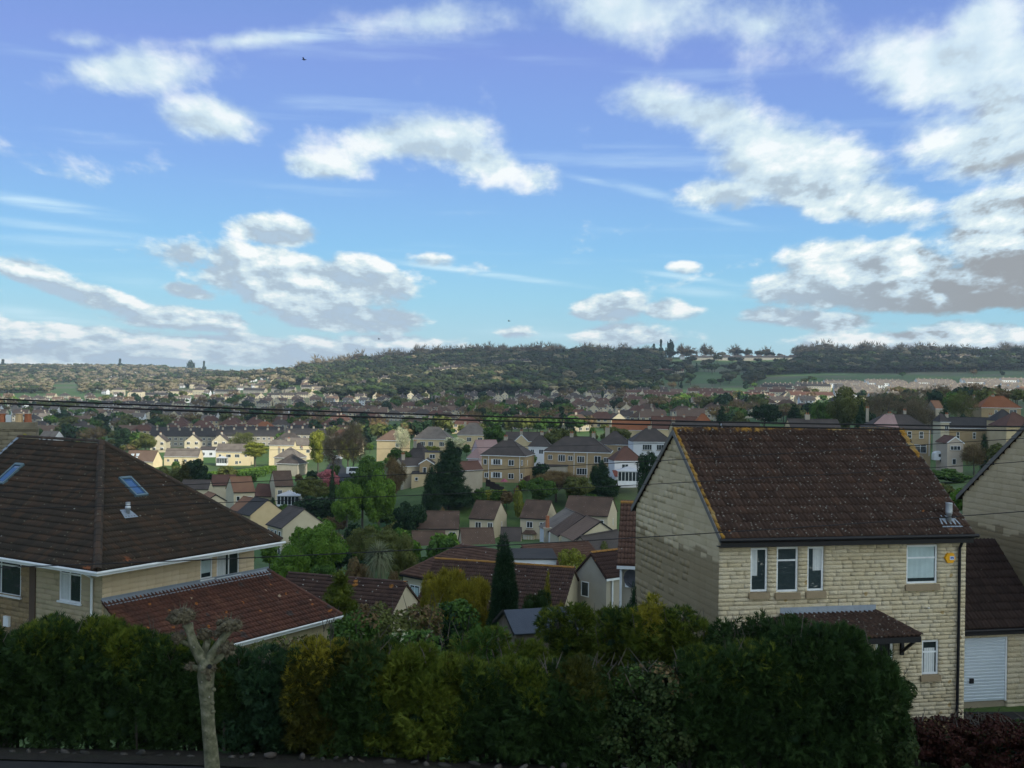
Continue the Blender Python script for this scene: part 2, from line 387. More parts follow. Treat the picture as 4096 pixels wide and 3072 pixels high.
def core_mesh(lumps, scale=.82, sub=1):
    """low inner mass so that the crown is not hollow"""
    t = (1 + 5 ** .5) / 2
    ico = np.array([(-1, t, 0), (1, t, 0), (-1, -t, 0), (1, -t, 0), (0, -1, t), (0, 1, t), (0, -1, -t), (0, 1, -t), (t, 0, -1), (t, 0, 1), (-t, 0, -1), (-t, 0, 1)]) / (1 + t * t) ** .5
    F0 = np.array([(0, 11, 5), (0, 5, 1), (0, 1, 7), (0, 7, 10), (0, 10, 11), (1, 5, 9), (5, 11, 4), (11, 10, 2), (10, 7, 6), (7, 1, 8), (3, 9, 4), (3, 4, 2), (3, 2, 6), (3, 6, 8), (3, 8, 9), (4, 9, 5), (2, 4, 11), (6, 2, 10), (8, 6, 7), (9, 8, 1)])
    Vs, Fs = [], []
    for i, l in enumerate(lumps):
        l = np.array(l); v = ico * l[3:] * scale * RNG.uniform(.85, 1.1, (12, 1)) + l[:3]
        Vs.append(v); Fs.append(F0 + 12 * i)
    return np.concatenate(Vs), np.concatenate(Fs)
def crown_lumps(rx, ry, rz, cz, k, rng, spread=.62, size=(.34, .55)):
    out = [(0, 0, cz, rx * .62, ry * .62, rz * .66)]
    for _ in range(k):
        d = rng.normal(0, 1, 3); d /= np.linalg.norm(d); d[2] = d[2] * .9 + .08
        s = rng.uniform(*size)
        out.append((d[0] * rx * spread, d[1] * ry * spread, cz + d[2] * rz * spread, rx * s, ry * s, rz * s * rng.uniform(.7, 1)))
    return out
def trunk_mb(h, r, lean=0, limbs=4, spread=.4, top=None, seed=1):
    rg = random.Random(seed); mb = MB(); top = top or h
    mb.tube([(0, 0, -.4), (lean * .2, 0, h * .3), (lean * .6, 0, h * .65), (lean, 0, h)], [r * 1.25, r, r * .8, r * .45], 7)
    for k in range(limbs):
        a = 2 * math.pi * (k + rg.random() * .6) / limbs; z0 = h * rg.uniform(.45, .8); L = (top - z0) * rg.uniform(.55, .95)
        dx, dy = math.cos(a) * L * spread, math.sin(a) * L * spread
        mb.tube([(lean * z0 / h, 0, z0), (dx * .5, dy * .5, z0 + L * .45), (dx, dy, z0 + L)], [r * .5, r * .3, r * .1], 5)
    return mb

FOL = {
 'bright': foliage('spring_green_leaves', [(.055, .12, .015), (.095, .18, .022), (.14, .22, .035)]),
 'mid': foliage('mid_green_leaves', [(0.032, 0.070, 0.015), (0.058, 0.119, 0.022), (0.094, 0.154, 0.033)]),
 'olive': foliage('olive_leaves', [(0.065, 0.077, 0.020), (0.109, 0.126, 0.033), (0.145, 0.154, 0.050)]),
 'dark': foliage('dark_evergreen', [(0.012, 0.028, 0.013), (0.020, 0.048, 0.020), (0.036, 0.070, 0.024)]),
 'gold': foliage('golden_conifer', [(.10, .10, .012), (.21, .185, .018), (.34, .28, .03)]),
 'goldgreen': foliage('gold_green_conifer', [(0.0180, 0.0281, 0.0060), (0.0420, 0.0477, 0.0072), (0.0900, 0.0786, 0.0120)]),
 'conifer': foliage('green_conifer', [(.012, .030, .008), (.024, .050, .012), (.042, .078, .018)]),
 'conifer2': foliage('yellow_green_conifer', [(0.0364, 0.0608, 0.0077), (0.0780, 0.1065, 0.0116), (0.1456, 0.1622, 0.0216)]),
 'bare': foliage('bare_twigs', [(0.102, 0.084, 0.055), (0.174, 0.140, 0.088), (0.145, 0.140, 0.066)]),
 'brown': foliage('brown_buds', [(0.102, 0.070, 0.039), (0.174, 0.119, 0.055), (0.116, 0.119, 0.039)]),
 'yellow': foliage('yellow_green_leaves', [(.11, .14, .02), (.19, .21, .03), (.28, .28, .06)]),
 'pink': foliage('pink_blossom', [(0.290, 0.084, 0.099), (0.507, 0.182, 0.198), (0.145, 0.070, 0.055)]),
 'white': foliage('white_blossom', [(0.464, 0.462, 0.286), (0.725, 0.700, 0.462), (0.174, 0.210, 0.066)]),
 'red': foliage('purple_leaves', [(0.0281, 0.0084, 0.0075), (0.0479, 0.0150, 0.0110), (0.0237, 0.0252, 0.0075)]),
 'ivy': foliage('ivy_leaves', [(0.0112, 0.0270, 0.0070), (0.0272, 0.0480, 0.0126), (0.0600, 0.0750, 0.0245)]),
}
CROWNS = {}
def crown_mesh(kind, mat, n, leaf, seed, shape='round'):
    """crown for a tree of unit height; leaf size relative to that height"""
    key = (kind, mat, n, seed, shape)
    if key in CROWNS: return CROWNS[key]
    rng = np.random.default_rng(seed * 7 + 3)
    if shape == 'round': L = crown_lumps(.36, .36, .40, .57, 22, rng, .72, (.20, .42))
    elif shape == 'wide': L = crown_lumps(.48, .44, .28, .66, 22, rng, .74, (.18, .38))
    elif shape == 'tall': L = crown_lumps(.25, .25, .38, .58, 18, rng, .72, (.22, .42))
    elif shape == 'bush': L = crown_lumps(.55, .5, .46, .45, 22, rng, .72, (.18, .38))
    elif shape == 'column':
        L = [(rng.normal(0, .012), rng.normal(0, .012), z, r, r, .13) for z, r in zip(np.linspace(.1, .9, 9), [.10, .12, .125, .125, .12, .11, .095, .075, .045])]
    elif shape == 'cone':
        L = []
        for i, z in enumerate(np.linspace(.12, .93, 11)):
            r = .30 * (1 - z) ** .8 + .015
            for k in range(5 if z < .8 else 3):
                a = rng.uniform(0, 6.28); q = r * rng.uniform(.45, .8)
                L.append((math.cos(a) * q, math.sin(a) * q, z + rng.uniform(-.02, .02), r * .55, r * .55, .05))
    if kind == 'spray':
        p, nn = lumps_sample(n, L, rng); V, Fc = sprays(p, nn, leaf, rng, blades=3)
        cV, cF = core_mesh(L, .85)
        Fc = np.concatenate([Fc, cF + len(V)]); V = np.concatenate([V, cV])
    elif kind == 'twig':
        p, nn = lumps_sample(n, L, rng, (.35, 1.05)); nn[:, 2] += .5
        V, Fc = sprays(p, nn, leaf, rng, droop=-.2, blades=3, spread=.5, wid=.07)
    else:
        p, nn = lumps_sample(n, L, rng); V, Fc = leaves(p, nn, leaf, rng)
        cV, cF = core_mesh(L, .70)
        Fc = np.concatenate([Fc, np.concatenate([cF, cF[:, 2:3]], 1)[:0] + len(V)])   # quads and triangles do not mix here
        me = np_mesh('crown', V, Fc, FOL[mat]); 
        cm = np_mesh('crown_core', cV, cF, FOL[mat])
        bmv = MB(); CROWNS[key] = join_meshes('crown', [me, cm], FOL[mat]); return CROWNS[key]
    CROWNS[key] = np_mesh('crown', V, Fc, FOL[mat]); return CROWNS[key]
def join_meshes(name, ms, mat):
    V = []; Fs = []; off = 0
    for m in ms:
        a = np.empty(len(m.vertices) * 3, np.float32); m.vertices.foreach_get('co', a); V.append(a.reshape(-1, 3))
        ls = np.empty(len(m.loops), np.int32); m.loops.foreach_get('vertex_index', ls)
        k = len(m.loops) // max(1, len(m.polygons)); f = ls.reshape(-1, k) + off
        if k == 3: tri = f
        else: tri = np.concatenate([f[:, [0, 1, 2]], f[:, [0, 2, 3]]])
        Fs.append(tri); off += len(m.vertices); bpy.data.meshes.remove(m)
    return np_mesh(name, np.concatenate(V), np.concatenate(Fs), mat)
TRUNKS = {}
def trunk_mesh(kind, seed=0):
    if (kind, seed) not in TRUNKS:
        if kind == 'straight': mb = trunk_mb(.8, .012, 0, 0)
        elif kind == 'limbs': mb = trunk_mb(.55, .022, .03, 6, .45, .92, seed)
        else: mb = trunk_mb(.5, .012, .0, 8, .5, .9, seed)
        TRUNKS[(kind, seed)] = mb.mesh('trunk', bark, True)
    return TRUNKS[(kind, seed)]
def tree(label, x, ytop, Y, kind, mat, shape, n, leaf, wpx=None, name='tree', cat='tree', seed=1, group=None, ybase=None, name_t='limbs', loc=None, h=None):
    """tree whose top shows at picture row ytop on bearing x, standing on the ground at distance Y"""
    g = at(x, Y) if loc is None else loc
    if h is None: h = P(x, ytop, Y).z - g.z
    if h < .6: h = .6
    w0 = {'round': .36, 'wide': .48, 'tall': .25, 'bush': .55, 'column': .125, 'cone': .26}[shape]
    sx = h if wpx is None else wpx / FX * Y / (2 * w0 * 1.05)
    t = thing(name, label, cat, g, random.uniform(0, 6.28), group)
    t.scale = (sx, sx, h)
    c = link('crown', crown_mesh(kind, mat, n, leaf, seed, shape), t)
    if shape != 'bush': link('trunk', trunk_mesh('straight' if shape in ('column', 'cone') else name_t, seed % 3), t)
    return t

# ------------------------------------------------------------------ roof tiles, stone blocks, windows
def tile_arrays(w, L, rolls=2, thick=.028, amp=.034):
    """one interlocking tile, rolls running up the slope; local x along the eave, y up the slope, z out"""
    nx = rolls * 4; xs = np.linspace(0, w * .985, nx + 1)
    ph = np.linspace(0, rolls * 2 * np.pi, nx + 1)
    z = amp * np.maximum(np.sin(ph - .6), -.35)
    V = []
    for y, dz in ((0, .06), (L, -.004)):
        V += [(x, y, zz + dz + thick) for x, zz in zip(xs, z)]
    V += [(x, 0.0, zz + .02) for x, zz in zip(xs, z)]
    n = nx + 1; F_ = []
    for i in range(nx):
        F_.append((i, i + 1, n + i + 1, n + i)); F_.append((2 * n + i, 2 * n + i + 1, i + 1, i))
    F_.append((2 * n, 0, n, n)); F_.append((nx, 2 * n + nx, n + nx, n + nx))
    return np.array(V), np.array(F_[:-2])
TILE_CACHE = {}
def in_poly(u, v, poly):
    c = False; n = len(poly)
    for i in range(n):
        (x0, y0), (x1, y1) = poly[i], poly[(i + 1) % n]
        if (y0 > v) != (y1 > v) and u < (x1 - x0) * (v - y0) / (y1 - y0) + x0: c = not c
    return c
def tile_plane(parent, planes, mat, name='roof_tile', w=.30, gauge=.33, rolls=2, limit=300, seed=0):
    """planes = [(origin, u, v, polygon in metres along u and v)]; the tiles nearest the viewer are objects, the rest one part"""
    rg = random.Random(seed); key = (w, gauge, rolls, mat.name)
    tv, tf = tile_arrays(w, gauge + .05, rolls)
    if key not in TILE_CACHE: TILE_CACHE[key] = np_mesh(name, tv, tf, mat)
    PM = Matrix.Translation(parent.location) @ Matrix.Rotation(parent.rotation_euler.z, 4, 'Z')
    spots = []
    for O, u, v, poly in planes:
        u = Vector(u).normalized(); v = Vector(v).normalized(); nrm = u.cross(v)
        us = [p[0] for p in poly]; vs = [p[1] for p in poly]
        base = Matrix.Translation(O) @ Matrix(((u.x, v.x, nrm.x, 0), (u.y, v.y, nrm.y, 0), (u.z, v.z, nrm.z, 0), (0, 0, 0, 1)))
        nr = int(math.ceil((max(vs) - min(vs)) / gauge)); nc = int(math.ceil((max(us) - min(us)) / w))
        wn = (PM.to_3x3() @ nrm)
        for r in range(nr):
            for c in range(nc):
                cu, cv = min(us) + (c + .5) * w, min(vs) + (r + .5) * gauge
                if not in_poly(cu, cv, poly): continue
                M = base @ Matrix.Translation((cu - w / 2, cv - gauge / 2, rg.uniform(0, .006))) @ Matrix.Rotation(rg.gauss(0, .008), 4, 'Z') @ Matrix.Rotation(rg.gauss(0, .012), 4, 'X')
                wp = PM @ M.translation; facing = wn.dot(-wp.normalized())
                px, py = topix(wp) if wp.y > 1 else (-999, 0)
                sc = (facing > .02) * (1 if -5 < px < 1029 and py < 772 else .01) / wp.length
                spots.append((sc, M))
    spots.sort(key=lambda s: -s[0])
    for sc, M in spots[:limit]: link(name, TILE_CACHE[key], parent, M)
    rest = spots[limit:]
    if rest:
        A = np.array([np.array(M) for _, M in rest]); n = len(tv)
        V = np.einsum('kij,nj->kni', A[:, :3, :3], tv) + A[:, None, :3, 3]
        Fc = (tf[None] + (np.arange(len(rest)) * n)[:, None, None]).reshape(-1, 4)
        tag(link(name, np_mesh(name, V.reshape(-1, 3), Fc, mat), parent), kind='stuff')
def ridge_tiles(parent, a, b, mat, name='ridge_tile', r=.13, L=.45, limit=60):
    a, b = Vector(a), Vector(b); d = (b - a); n = max(1, int(d.length / L)); d.normalize()
    key = ('ridge', r, L, mat.name)
    if key not in TILE_CACHE:
        mb = MB(); m = 6
        for k in range(m):
            t0, t1 = math.pi * k / m, math.pi * (k + 1) / m
            c = lambda t, x, q=0: (x, math.cos(t) * (r + q), math.sin(t) * (r * .75 + q))
            mb.poly([c(t0, 0, .012), c(t0, L * 1.02, 0), c(t1, L * 1.02, 0), c(t1, 0, .012)])
            mb.poly([c(t0, 0, .012), c(t1, 0, .012), c(t1, 0, -.02), c(t0, 0, -.02)])
        TILE_CACHE[key] = mb.mesh(name, mat)
    side = d.cross(Vector((0, 0, 1))).normalized(); up = side.cross(d)
    for i in range(n):
        p = a + d * (i * (b - a).length / n) + Vector((0, 0, .0))
        link(name, TILE_CACHE[key], parent, Matrix(((d.x, -side.x, up.x, p.x), (d.y, -side.y, up.y, p.y), (d.z, -side.z, up.z, p.z), (0, 0, 0, 1))))
BLK = {}
def block_arrays(rg, rough):
    """unit stone block: x 0..1, z 0..1, face towards -y with uneven relief"""
    j = lambda: rg.uniform(-rough, rough)
    e = .014
    V = [(0, 1, 0), (1, 1, 0), (1, 1, 1), (0, 1, 1), (e, 0 + j() * .3, e * 2), (1 - e, j() * .3, e * 2), (1 - e, j() * .3, 1 - e * 2), (e, j() * .3, 1 - e * 2),
         (.33, -abs(j()), .5 + j() * .2), (.68, -abs(j()), .45 + j() * .2)]
    Q = [(0, 1, 5, 4), (1, 2, 6, 5), (2, 3, 7, 6), (3, 0, 4, 7), (4, 5, 9, 8), (6, 7, 8, 9)]
    F_ = [t for q in Q for t in ((q[0], q[1], q[2]), (q[0], q[2], q[3]))] + [(5, 6, 9), (7, 4, 8)]
    return np.array(V, float), np.array(F_)
def stone_wall(parent, walls, mat, name='stone_block', rough=.35, depth=.10, limit=300, seed=0, courses=(.11, .15), lens=(.25, .55), gap=.004):
    """walls = [(origin, u, outward normal, span(z)->(u0,u1), z0, z1, holes[(u0,u1,z0,z1)])]"""
    rg = random.Random(seed); PM = Matrix.Translation(parent.location) @ Matrix.Rotation(parent.rotation_euler.z, 4, 'Z')
    key = (mat.name, rough)
    if key not in BLK:
        arr = [block_arrays(rg, rough) for _ in range(8)]
        BLK[key] = (arr, [np_mesh(name, a, f, mat) for a, f in arr])
    arr, ms = BLK[key]; spots = []
    for O, u, nrm, span, z0, z1, holes in walls:
        O = Vector(O); u = Vector(u); nrm = Vector(nrm); z = z0; wn = PM.to_3x3() @ nrm
        while z < z1 - .04:
            h = min(rg.uniform(*courses), z1 - z); h = h if z1 - z - h > .05 else z1 - z
            s0, s1 = span(z + h / 2)
            cuts = [(s0, s1)]
            for (a, b, c, d) in holes:
                if c < z + h * .5 < d:
                    cuts = [q for (p0, p1) in cuts for q in ((p0, min(p1, a)), (max(p0, b), p1)) if q[1] - q[0] > .03]
            for p0, p1 in cuts:
                x = p0
                while x < p1 - .02:
                    L = rg.uniform(*lens)
                    if p1 - x - L < lens[0] * .5: L = p1 - x
                    pr = rg.uniform(0, .008)
                    o = O + u * (x + gap / 2) + Vector((0, 0, z + gap / 2)) + nrm * (pr)
                    y = -nrm * depth
                    M = Matrix(((u.x * (L - gap), y.x, 0, o.x), (u.y * (L - gap), y.y, 0, o.y), (u.z * (L - gap), y.z, (h - gap), o.z), (0, 0, 0, 1)))
                    wp = PM @ o; px, py = topix(wp) if wp.y > 1 else (-999, 0)
                    sc = (wn.dot(-wp.normalized()) > .02) * (1 if -5 < px < 1029 and py < 772 else .01) * L * h / wp.length ** 2
                    spots.append((sc, M, rg.randrange(8))); x += L
            z += h
    spots.sort(key=lambda s: -s[0])
    for sc, M, k in spots[:limit]:
        o = bpy.data.objects.new(name, ms[k]); COL.objects.link(o); o.parent = parent
        o.matrix_parent_inverse = M      # the block's size and place, kept whole
    if spots[limit:]:
        V = []; Fc = []; off = 0
        for sc, M, k in spots[limit:]:
            A = np.array(M); v, f = arr[k]; V.append(v @ A[:3, :3].T + A[:3, 3]); Fc.append(f + off); off += len(v)
        tag(link(name, np_mesh(name, np.concatenate(V), np.concatenate(Fc), mat), parent), kind='stuff')

WINC = {}
def window(parent, O, u, nrm, w, h, bars=(), rails=(), fr=.06, dep=.07, fill=None, name='window', fmat=None, glass=None, half=None):
    """O = lower corner on the wall face, u along the wall, nrm outwards; bars/rails at fractions; fill = curtain material on part"""
    u = Vector(u); nrm = Vector(nrm); fmat = fmat or white; glass = glass or glassd
    M = Matrix(((u.x, -nrm.x, 0, O[0]), (u.y, -nrm.y, 0, O[1]), (u.z, -nrm.z, 1, O[2]), (0, 0, 0, 1)))
    key = (round(w, 2), round(h, 2), tuple(bars), tuple(rails), fr, dep, fmat.name, glass.name, fill.name if fill else '', half)
    if key not in WINC:
        a = MB()
        for lo, hi in (((0, -.01, 0), (fr, dep, h)), ((w - fr, -.01, 0), (w, dep, h)), ((fr, -.01, 0), (w - fr, dep, fr)), ((fr, -.01, h - fr), (w - fr, dep, h))): a.box(lo, hi)
        for b in bars: a.box((w * b - fr * .45, 0, fr), (w * b + fr * .45, dep, h - fr))
        for r_ in rails: a.box((fr, .003, h * r_ - fr * .45), (w - fr, dep, h * r_ + fr * .45))
        g = MB(); g.box((fr * .7, dep * .5, fr * .7), (w - fr * .7, dep * .5 + .012, h - fr * .7))
        c = None
        if fill:
            c = MB(); y = dep * .5 - .004
            x0, x1, z0, z1 = half if half else (0, 1, 0, 1)
            n = 10
            for i in range(n):
                xa = fr + (w - 2 * fr) * (x0 + (x1 - x0) * i / n); xb = fr + (w - 2 * fr) * (x0 + (x1 - x0) * (i + 1) / n)
                c.poly([(xa, y - .008 * (i % 2), fr + (h - 2 * fr) * z0), (xb, y - .008 * ((i + 1) % 2), fr + (h - 2 * fr) * z0), (xb, y - .008 * ((i + 1) % 2), fr + (h - 2 * fr) * z1), (xa, y - .008 * (i % 2), fr + (h - 2 * fr) * z1)])
        WINC[key] = (a.mesh('window', fmat), g.mesh('pane', glass), c.mesh('curtain', fill) if c else None)
    a, g, c = WINC[key]
    o = link(name, a, parent, M); link('pane', g, o)
    if c: link('curtain', c, o)
    return o

def chimney_mb(x, y, z0, z1, w=.9, d=.5):
    m = MB(); m.box((x - w / 2, y - d / 2, z0), (x + w / 2, y + d / 2, z1)); m.box((x - w / 2 - .06, y - d / 2 - .06, z1), (x + w / 2 + .06, y + d / 2 + .06, z1 + .12)); return m
def pot_mb(x, y, z, r=.13, h=.45):
    m = MB(); m.tube([(x, y, z), (x, y, z + h * .85), (x, y, z + h)], [r, r * .85, r], 8); return m

# ------------------------------------------------------------------ the near right-hand pair of stone houses
TH = .2247; E1 = Vector((math.cos(TH), math.sin(TH), 0)); E2 = Vector((-math.sin(TH), math.cos(TH), 0))
RH_W, RH_D, RH_RISE = 8.2, 7.93, 2.94
RO = Vector((6.0746, 33.0233, -4.5872))          # front left end of the eave
def roof_stain(ridge_a, ridge_b, eave_a, horiz_d):
    """orange lichen growing on the ridge and the left verge of one roof"""
    ra, rb, ea = Vector(ridge_a), Vector(ridge_b), Vector(eave_a)
    u = (rb - ra).normalized(); v = (ea - ra).normalized()
    def f(N, pos, c):
        rel = N.v('SUBTRACT', pos, tuple(ra))
        du = N.v('DOT_PRODUCT', rel, tuple(u)); dv = N.v('DOT_PRODUCT', rel, tuple(v))
        n1 = N.noise(pos, 3.2, 5, .65); n2 = N.noise(pos, 1.1, 3)
        reach = N.mr(du, 0, 6, 1.15, .45, False)
        top = N.mr(N.m('DIVIDE', dv, reach), -.1, .8, 1, 0)
        left = N.mr(du, .04, .28, 1, 0)
        right = N.m('MULTIPLY', N.mr(N.m('ABSOLUTE', N.m('SUBTRACT', du, 8.1)), 0, .3, 1, 0), N.mr(dv, .8, 2.4, 1, 0))
        a = N.m('MAXIMUM', N.m('MAXIMUM', N.m('MULTIPLY', top, .74), N.m('MULTIPLY', left, .80)), right)
        k = N.mr(N.m('ADD', a, N.m('SUBTRACT', N.m('ADD', n1, N.m('MULTIPLY', n2, .5)), .95)), .42, .62)
        return N.mix(k, c, N.ramp(n2, [(0.3, (.22, .13, .03)), (.5, (.32, .165, .025)), (.7, (.27, .21, .10))]))
    return f
rA = RO + E2 * RH_D / 2 + Vector((0, 0, RH_RISE)); rB = rA + E1 * RH_W
tile_R = pmat('concrete_tile_brown', [(0.0255, 0.0148, 0.0104), (0.0408, 0.0238, 0.0168), (0.0510, 0.0303, 0.0216), (0.0723, 0.0369, 0.0224)], nscale=1.6, rnd=.55, rough=.9,
              spots=[((.22, .215, .19), 4.5, .14, .5), ((.15, .14, .12), 8.5, .28, .45), ((.22, .09, .03), 3.0, .15, .12)], bump=.3, bscale=40, stain=roof_stain(rA, rB, RO, 0))
tile_R2 = pmat('concrete_tile_dark', [(0.0176, 0.0112, 0.0096), (0.0288, 0.0176, 0.0144), (0.0384, 0.0240, 0.0192)], nscale=1.6, rnd=.55, rough=.9, spots=[((.12, .12, .11), 6, .14, .15)], bump=.3, bscale=40)
stone_front = pmat('split_bath_stone', [(0.4325, 0.3496, 0.2160), (0.4930, 0.4151, 0.2700), (0.5362, 0.4632, 0.3240), (0.4497, 0.3671, 0.2250)], nscale=.9, rnd=.45, rough=.9, bump=.6, bscale=14,
                   spots=[((.36, .26, .12), 3.2, .22, .20)])
def gable_stain(cx, cz):
    def f(N, pos, c):
        s = N.n('ShaderNodeSeparateXYZ', ins={0: pos})
        oi = N.n('ShaderNodeObjectInfo').outputs['Random']; ge = N.n('ShaderNodeNewGeometry').outputs['Random Per Island']
        rr_ = N.m('FRACT', N.m('ADD', oi, ge))
        st = N.n('ShaderNodeMapping', ins={0: pos, 3: (.5, .5, 2.2)}).outputs[0]
        n = N.noise(st, .55, 3)
        e = N.m('SUBTRACT', cz, s.outputs[2])             # deeper below the damp line
        band = N.m('MINIMUM', N.mr(e, -.3, .5, 0, 1, False), N.mr(N.m('ADD', s.outputs[2], N.m('MULTIPLY', N.m('SUBTRACT', s.outputs[1], cx), .40)), -9.6, -8.9, 0, 1, False))
        k = N.mr(N.m('ADD', N.m('ADD', N.m('MULTIPLY', N.m('SUBTRACT', n, .5), 1.2), N.m('MULTIPLY', N.m('SUBTRACT', rr_, .5), .6)), band), .38, .56)
        return N.mix(N.m('MULTIPLY', k, .72), c, (.19, .14, .07, 1))
    return f
stone_gable = pmat('smooth_bath_stone', [(0.4536, 0.3621, 0.2090), (0.5184, 0.4182, 0.2565), (0.5724, 0.4692, 0.2945)], nscale=1.2, rnd=.5, rough=.9, bump=.3, bscale=18, stain=gable_stain(33.5, -5.1))
sillm = pmat('cast_stone_sill', [(.20, .15, .09), (.27, .21, .13)], nscale=4, bump=.3)
garage_white = pmat('garage_white', [(.50, .56, .60), (.56, .62, .66)], nscale=1, rnd=0, rough=.5)

def frame_to_world(O, rz):
    return Matrix.Translation(O) @ Matrix.Rotation(rz, 4, 'Z')
def local_hit(base, rz, p0, n, px, py):
    """where the sight line through a picture point meets a plane given in a house's own frame"""
    Mi = frame_to_world(base, rz).inverted(); o = Mi @ Vector((0, 0, 0)); d = Mi.to_3x3() @ ray(px, py)
    n = Vector(n); s = (Vector(p0) - o).dot(n) / d.dot(n); return o + d * s
def stone_house(label, Of, front=True, tm=tile_R, seed=1, wall_lim=300, tile_lim=300):
    """local frame: x along the front eave, y to the back, z up from the base; the empty stands at the base"""
    H0 = 5.9; base = Of - Vector((0, 0, H0))
    t = thing('detached_house', label, 'house', base, TH, 'stone houses beyond the hedge')
    Wd, D, rise, fo, so_ = RH_W, RH_D, RH_RISE, .30, .06     # front overhang, verge overhang
    y0, y1 = fo, D - fo; ez = H0
    k = rise / (D / 2)
    m = MB(); i = .10                                          # wall core, behind the stone faces
    zt = ez + fo * k - .12
    A = [(so_ + .028, y0 + i), (Wd - so_ - i, y0 + i), (Wd - so_ - i, y1 - i), (so_ + .028, y1 - i)]
    m.poly([(*A[0], -1), (*A[1], -1), (*A[1], zt), (*A[0], zt)]); m.poly([(*A[2], -1), (*A[3], -1), (*A[3], zt), (*A[2], zt)])
    for a, b in ((A[3], A[0]), (A[1], A[2])):
        m.poly([(*a, -1), (*b, -1), (*b, zt), (a[0], D / 2, ez + rise - .2), (*a, zt)])
    m.build('wall', mortar, t)
    holes = []
    zW = lambda py, Y: P(0, py, Y).z
    if front:
        def fu(px, py):      # local x and height on the front wall under a picture point
            r_ = ray(px, py); n = E2; O = base + E2 * y0
            s = (O.dot(n)) / (r_.dot(n)); p = r_ * s - base
            return p.dot(E1), p.z
        wins = []
        for (xa, ya, xb, yb, bars, rails, fill, half) in (
                (751, 548.3, 767.3, 591.5, (), (), curtain, (0, .42, .35, 1)), (777, 547.3, 797.8, 591.5, (), (.70,), None, None),
                (807.8, 547, 823.5, 590.5, (), (), curtain, (.35, 1, .45, 1)), (907, 545.4, 937.2, 583.0, (), (.665,), blind, (0.02, .98, .1, 1)),
                (922.3, 640.6, 938.3, 674.0, (), (.65,), curtain, (.1, .9, 0, .8))):
            u0, z1 = fu(xa, ya); u1, z0 = fu(xb, yb)
            holes.append((u0, u1, z0, z1)); wins.append((u0, u1, z0, z1, bars, rails, fill, half))
        dz = fu(888, 640)[1]; d0 = fu(876, 650)[0]; d1 = fu(893.5, 650)[0]
        holes.append((d0, d1, -1, dz))
        for (u0, u1, z0, z1, bars, rails, fill, half) in wins:
            window(t, (u0, y0 + .05, z0), (1, 0, 0), (0, -1, 0), u1 - u0, z1 - z0, bars, rails, .055, .045, fill, half=half)
            s = MB(); q = .09
            s.poly([(u0 - .06, y0 - q, z0 - .20), (u1 + .06, y0 - q, z0 - .20), (u1 + .06, y0 - q + .03, z0 - .03), (u0 - .06, y0 - q + .03, z0 - .03)])
            s.poly([(u0 - .06, y0 - q + .03, z0 - .03), (u1 + .06, y0 - q + .03, z0 - .03), (u1 + .06, y0 + .09, z0 - .002), (u0 - .06, y0 + .09, z0 - .002)])
            for xx, rv in ((u0 - .06, 1), (u1 + .06, -1)):
                pp = [(xx, y0 - q, z0 - .20), (xx, y0 - q + .03, z0 - .03), (xx, y0 + .09, z0 - .002), (xx, y0 + .09, z0 - .20)]; s.poly(pp[::rv])
            s.poly([(u0 - .06, y0 - q, z0 - .20), (u0 - .06, y0 + .09, z0 - .20), (u1 + .06, y0 + .09, z0 - .20), (u1 + .06, y0 - q, z0 - .20)])
            s.build('window_sill', sillm, t)
        door = MB(); door.box((d0, y0 + .05, -.1), (d0 + .08, y0 + .12, dz)); door.box((d1 - .08, y0 + .05, -.1), (d1, y0 + .12, dz)); door.box((d0 + .08, y0 + .05, dz - .08), (d1 - .08, y0 + .12, dz))
        dr = door.build('door', white, t); MB().box((d0 + .08, y0 + .075, 0), (d1 - .08, y0 + .095, dz - .08)).build('panel', dark, dr)
        MB().tube([(d1 - .14, y0 + .05, 1.0), (d1 - .14, y0 + .02, 1.0), (d1 - .2, y0 + .02, 1.0)], .012, 6).build('handle', metalg, dr)
        # porch canopy: lean-to of tiles with two hips, lead flashing above
        c0, cz = fu(752, 611)[0], fu(783, 615)[1]; f1, _ = fu(874, 613)
        c0 = fu(757, 600)[0] - .9; e0 = c0 - .55; e1_ = fu(922, 600)[0] - .28; out = 1.35
        top0, top1 = fu(783, 611)[0], f1; ztop = cz; zlow = cz - .78
        yl = y0 - out; tip = local_hit(base, TH, (0, yl, 0), (0, 1, 0), 921.5, 636.5); tipl = local_hit(base, TH, (0, yl, 0), (0, 1, 0), 741, 638); eav0, eav1, zlow = tipl.x, tip.x, tip.z; L_ = Vector((0, out, ztop - zlow)).length
        k2 = (ztop - zlow) / out
        dk = MB(); dk.poly([(eav0, yl, zlow), (eav1, yl, zlow), (top1, y0, ztop), (top0, y0, ztop)]); dk.poly([(eav1, yl, zlow), (eav1, y0, zlow), (top1, y0, ztop)]); dk.poly([(eav0, y0, zlow), (eav0, yl, zlow), (top0, y0, ztop)])
        dk.poly([(eav0, yl, zlow - .02), (eav0, y0, zlow - .02), (eav1, y0, zlow - .02), (eav1, yl, zlow - .02)])
        dk.build('porch_roof', tile_R2, t)
        tile_plane(t, [((eav0, yl, zlow + .01), (1, 0, 0), (0, out, ztop - zlow), [(0, 0), (eav1 - eav0, 0), (top1 - eav0, L_), (top0 - eav0, L_)])], tile_R, 'porch_tile', .15, .20, 1, 300, 5)
        ridge_tiles(t, (eav1, yl, zlow + .03), (top1, y0 - .02, ztop + .03), tile_R, 'hip_tile', .09, .3)
        fs = MB(); fs.box((eav0, yl, zlow - .17), (eav1, yl + .03, zlow - .005)); fs.box((eav1 - .03, yl + .03, zlow - .17), (eav1, y0 - .01, zlow - .005)); fs.build('fascia', black, t)
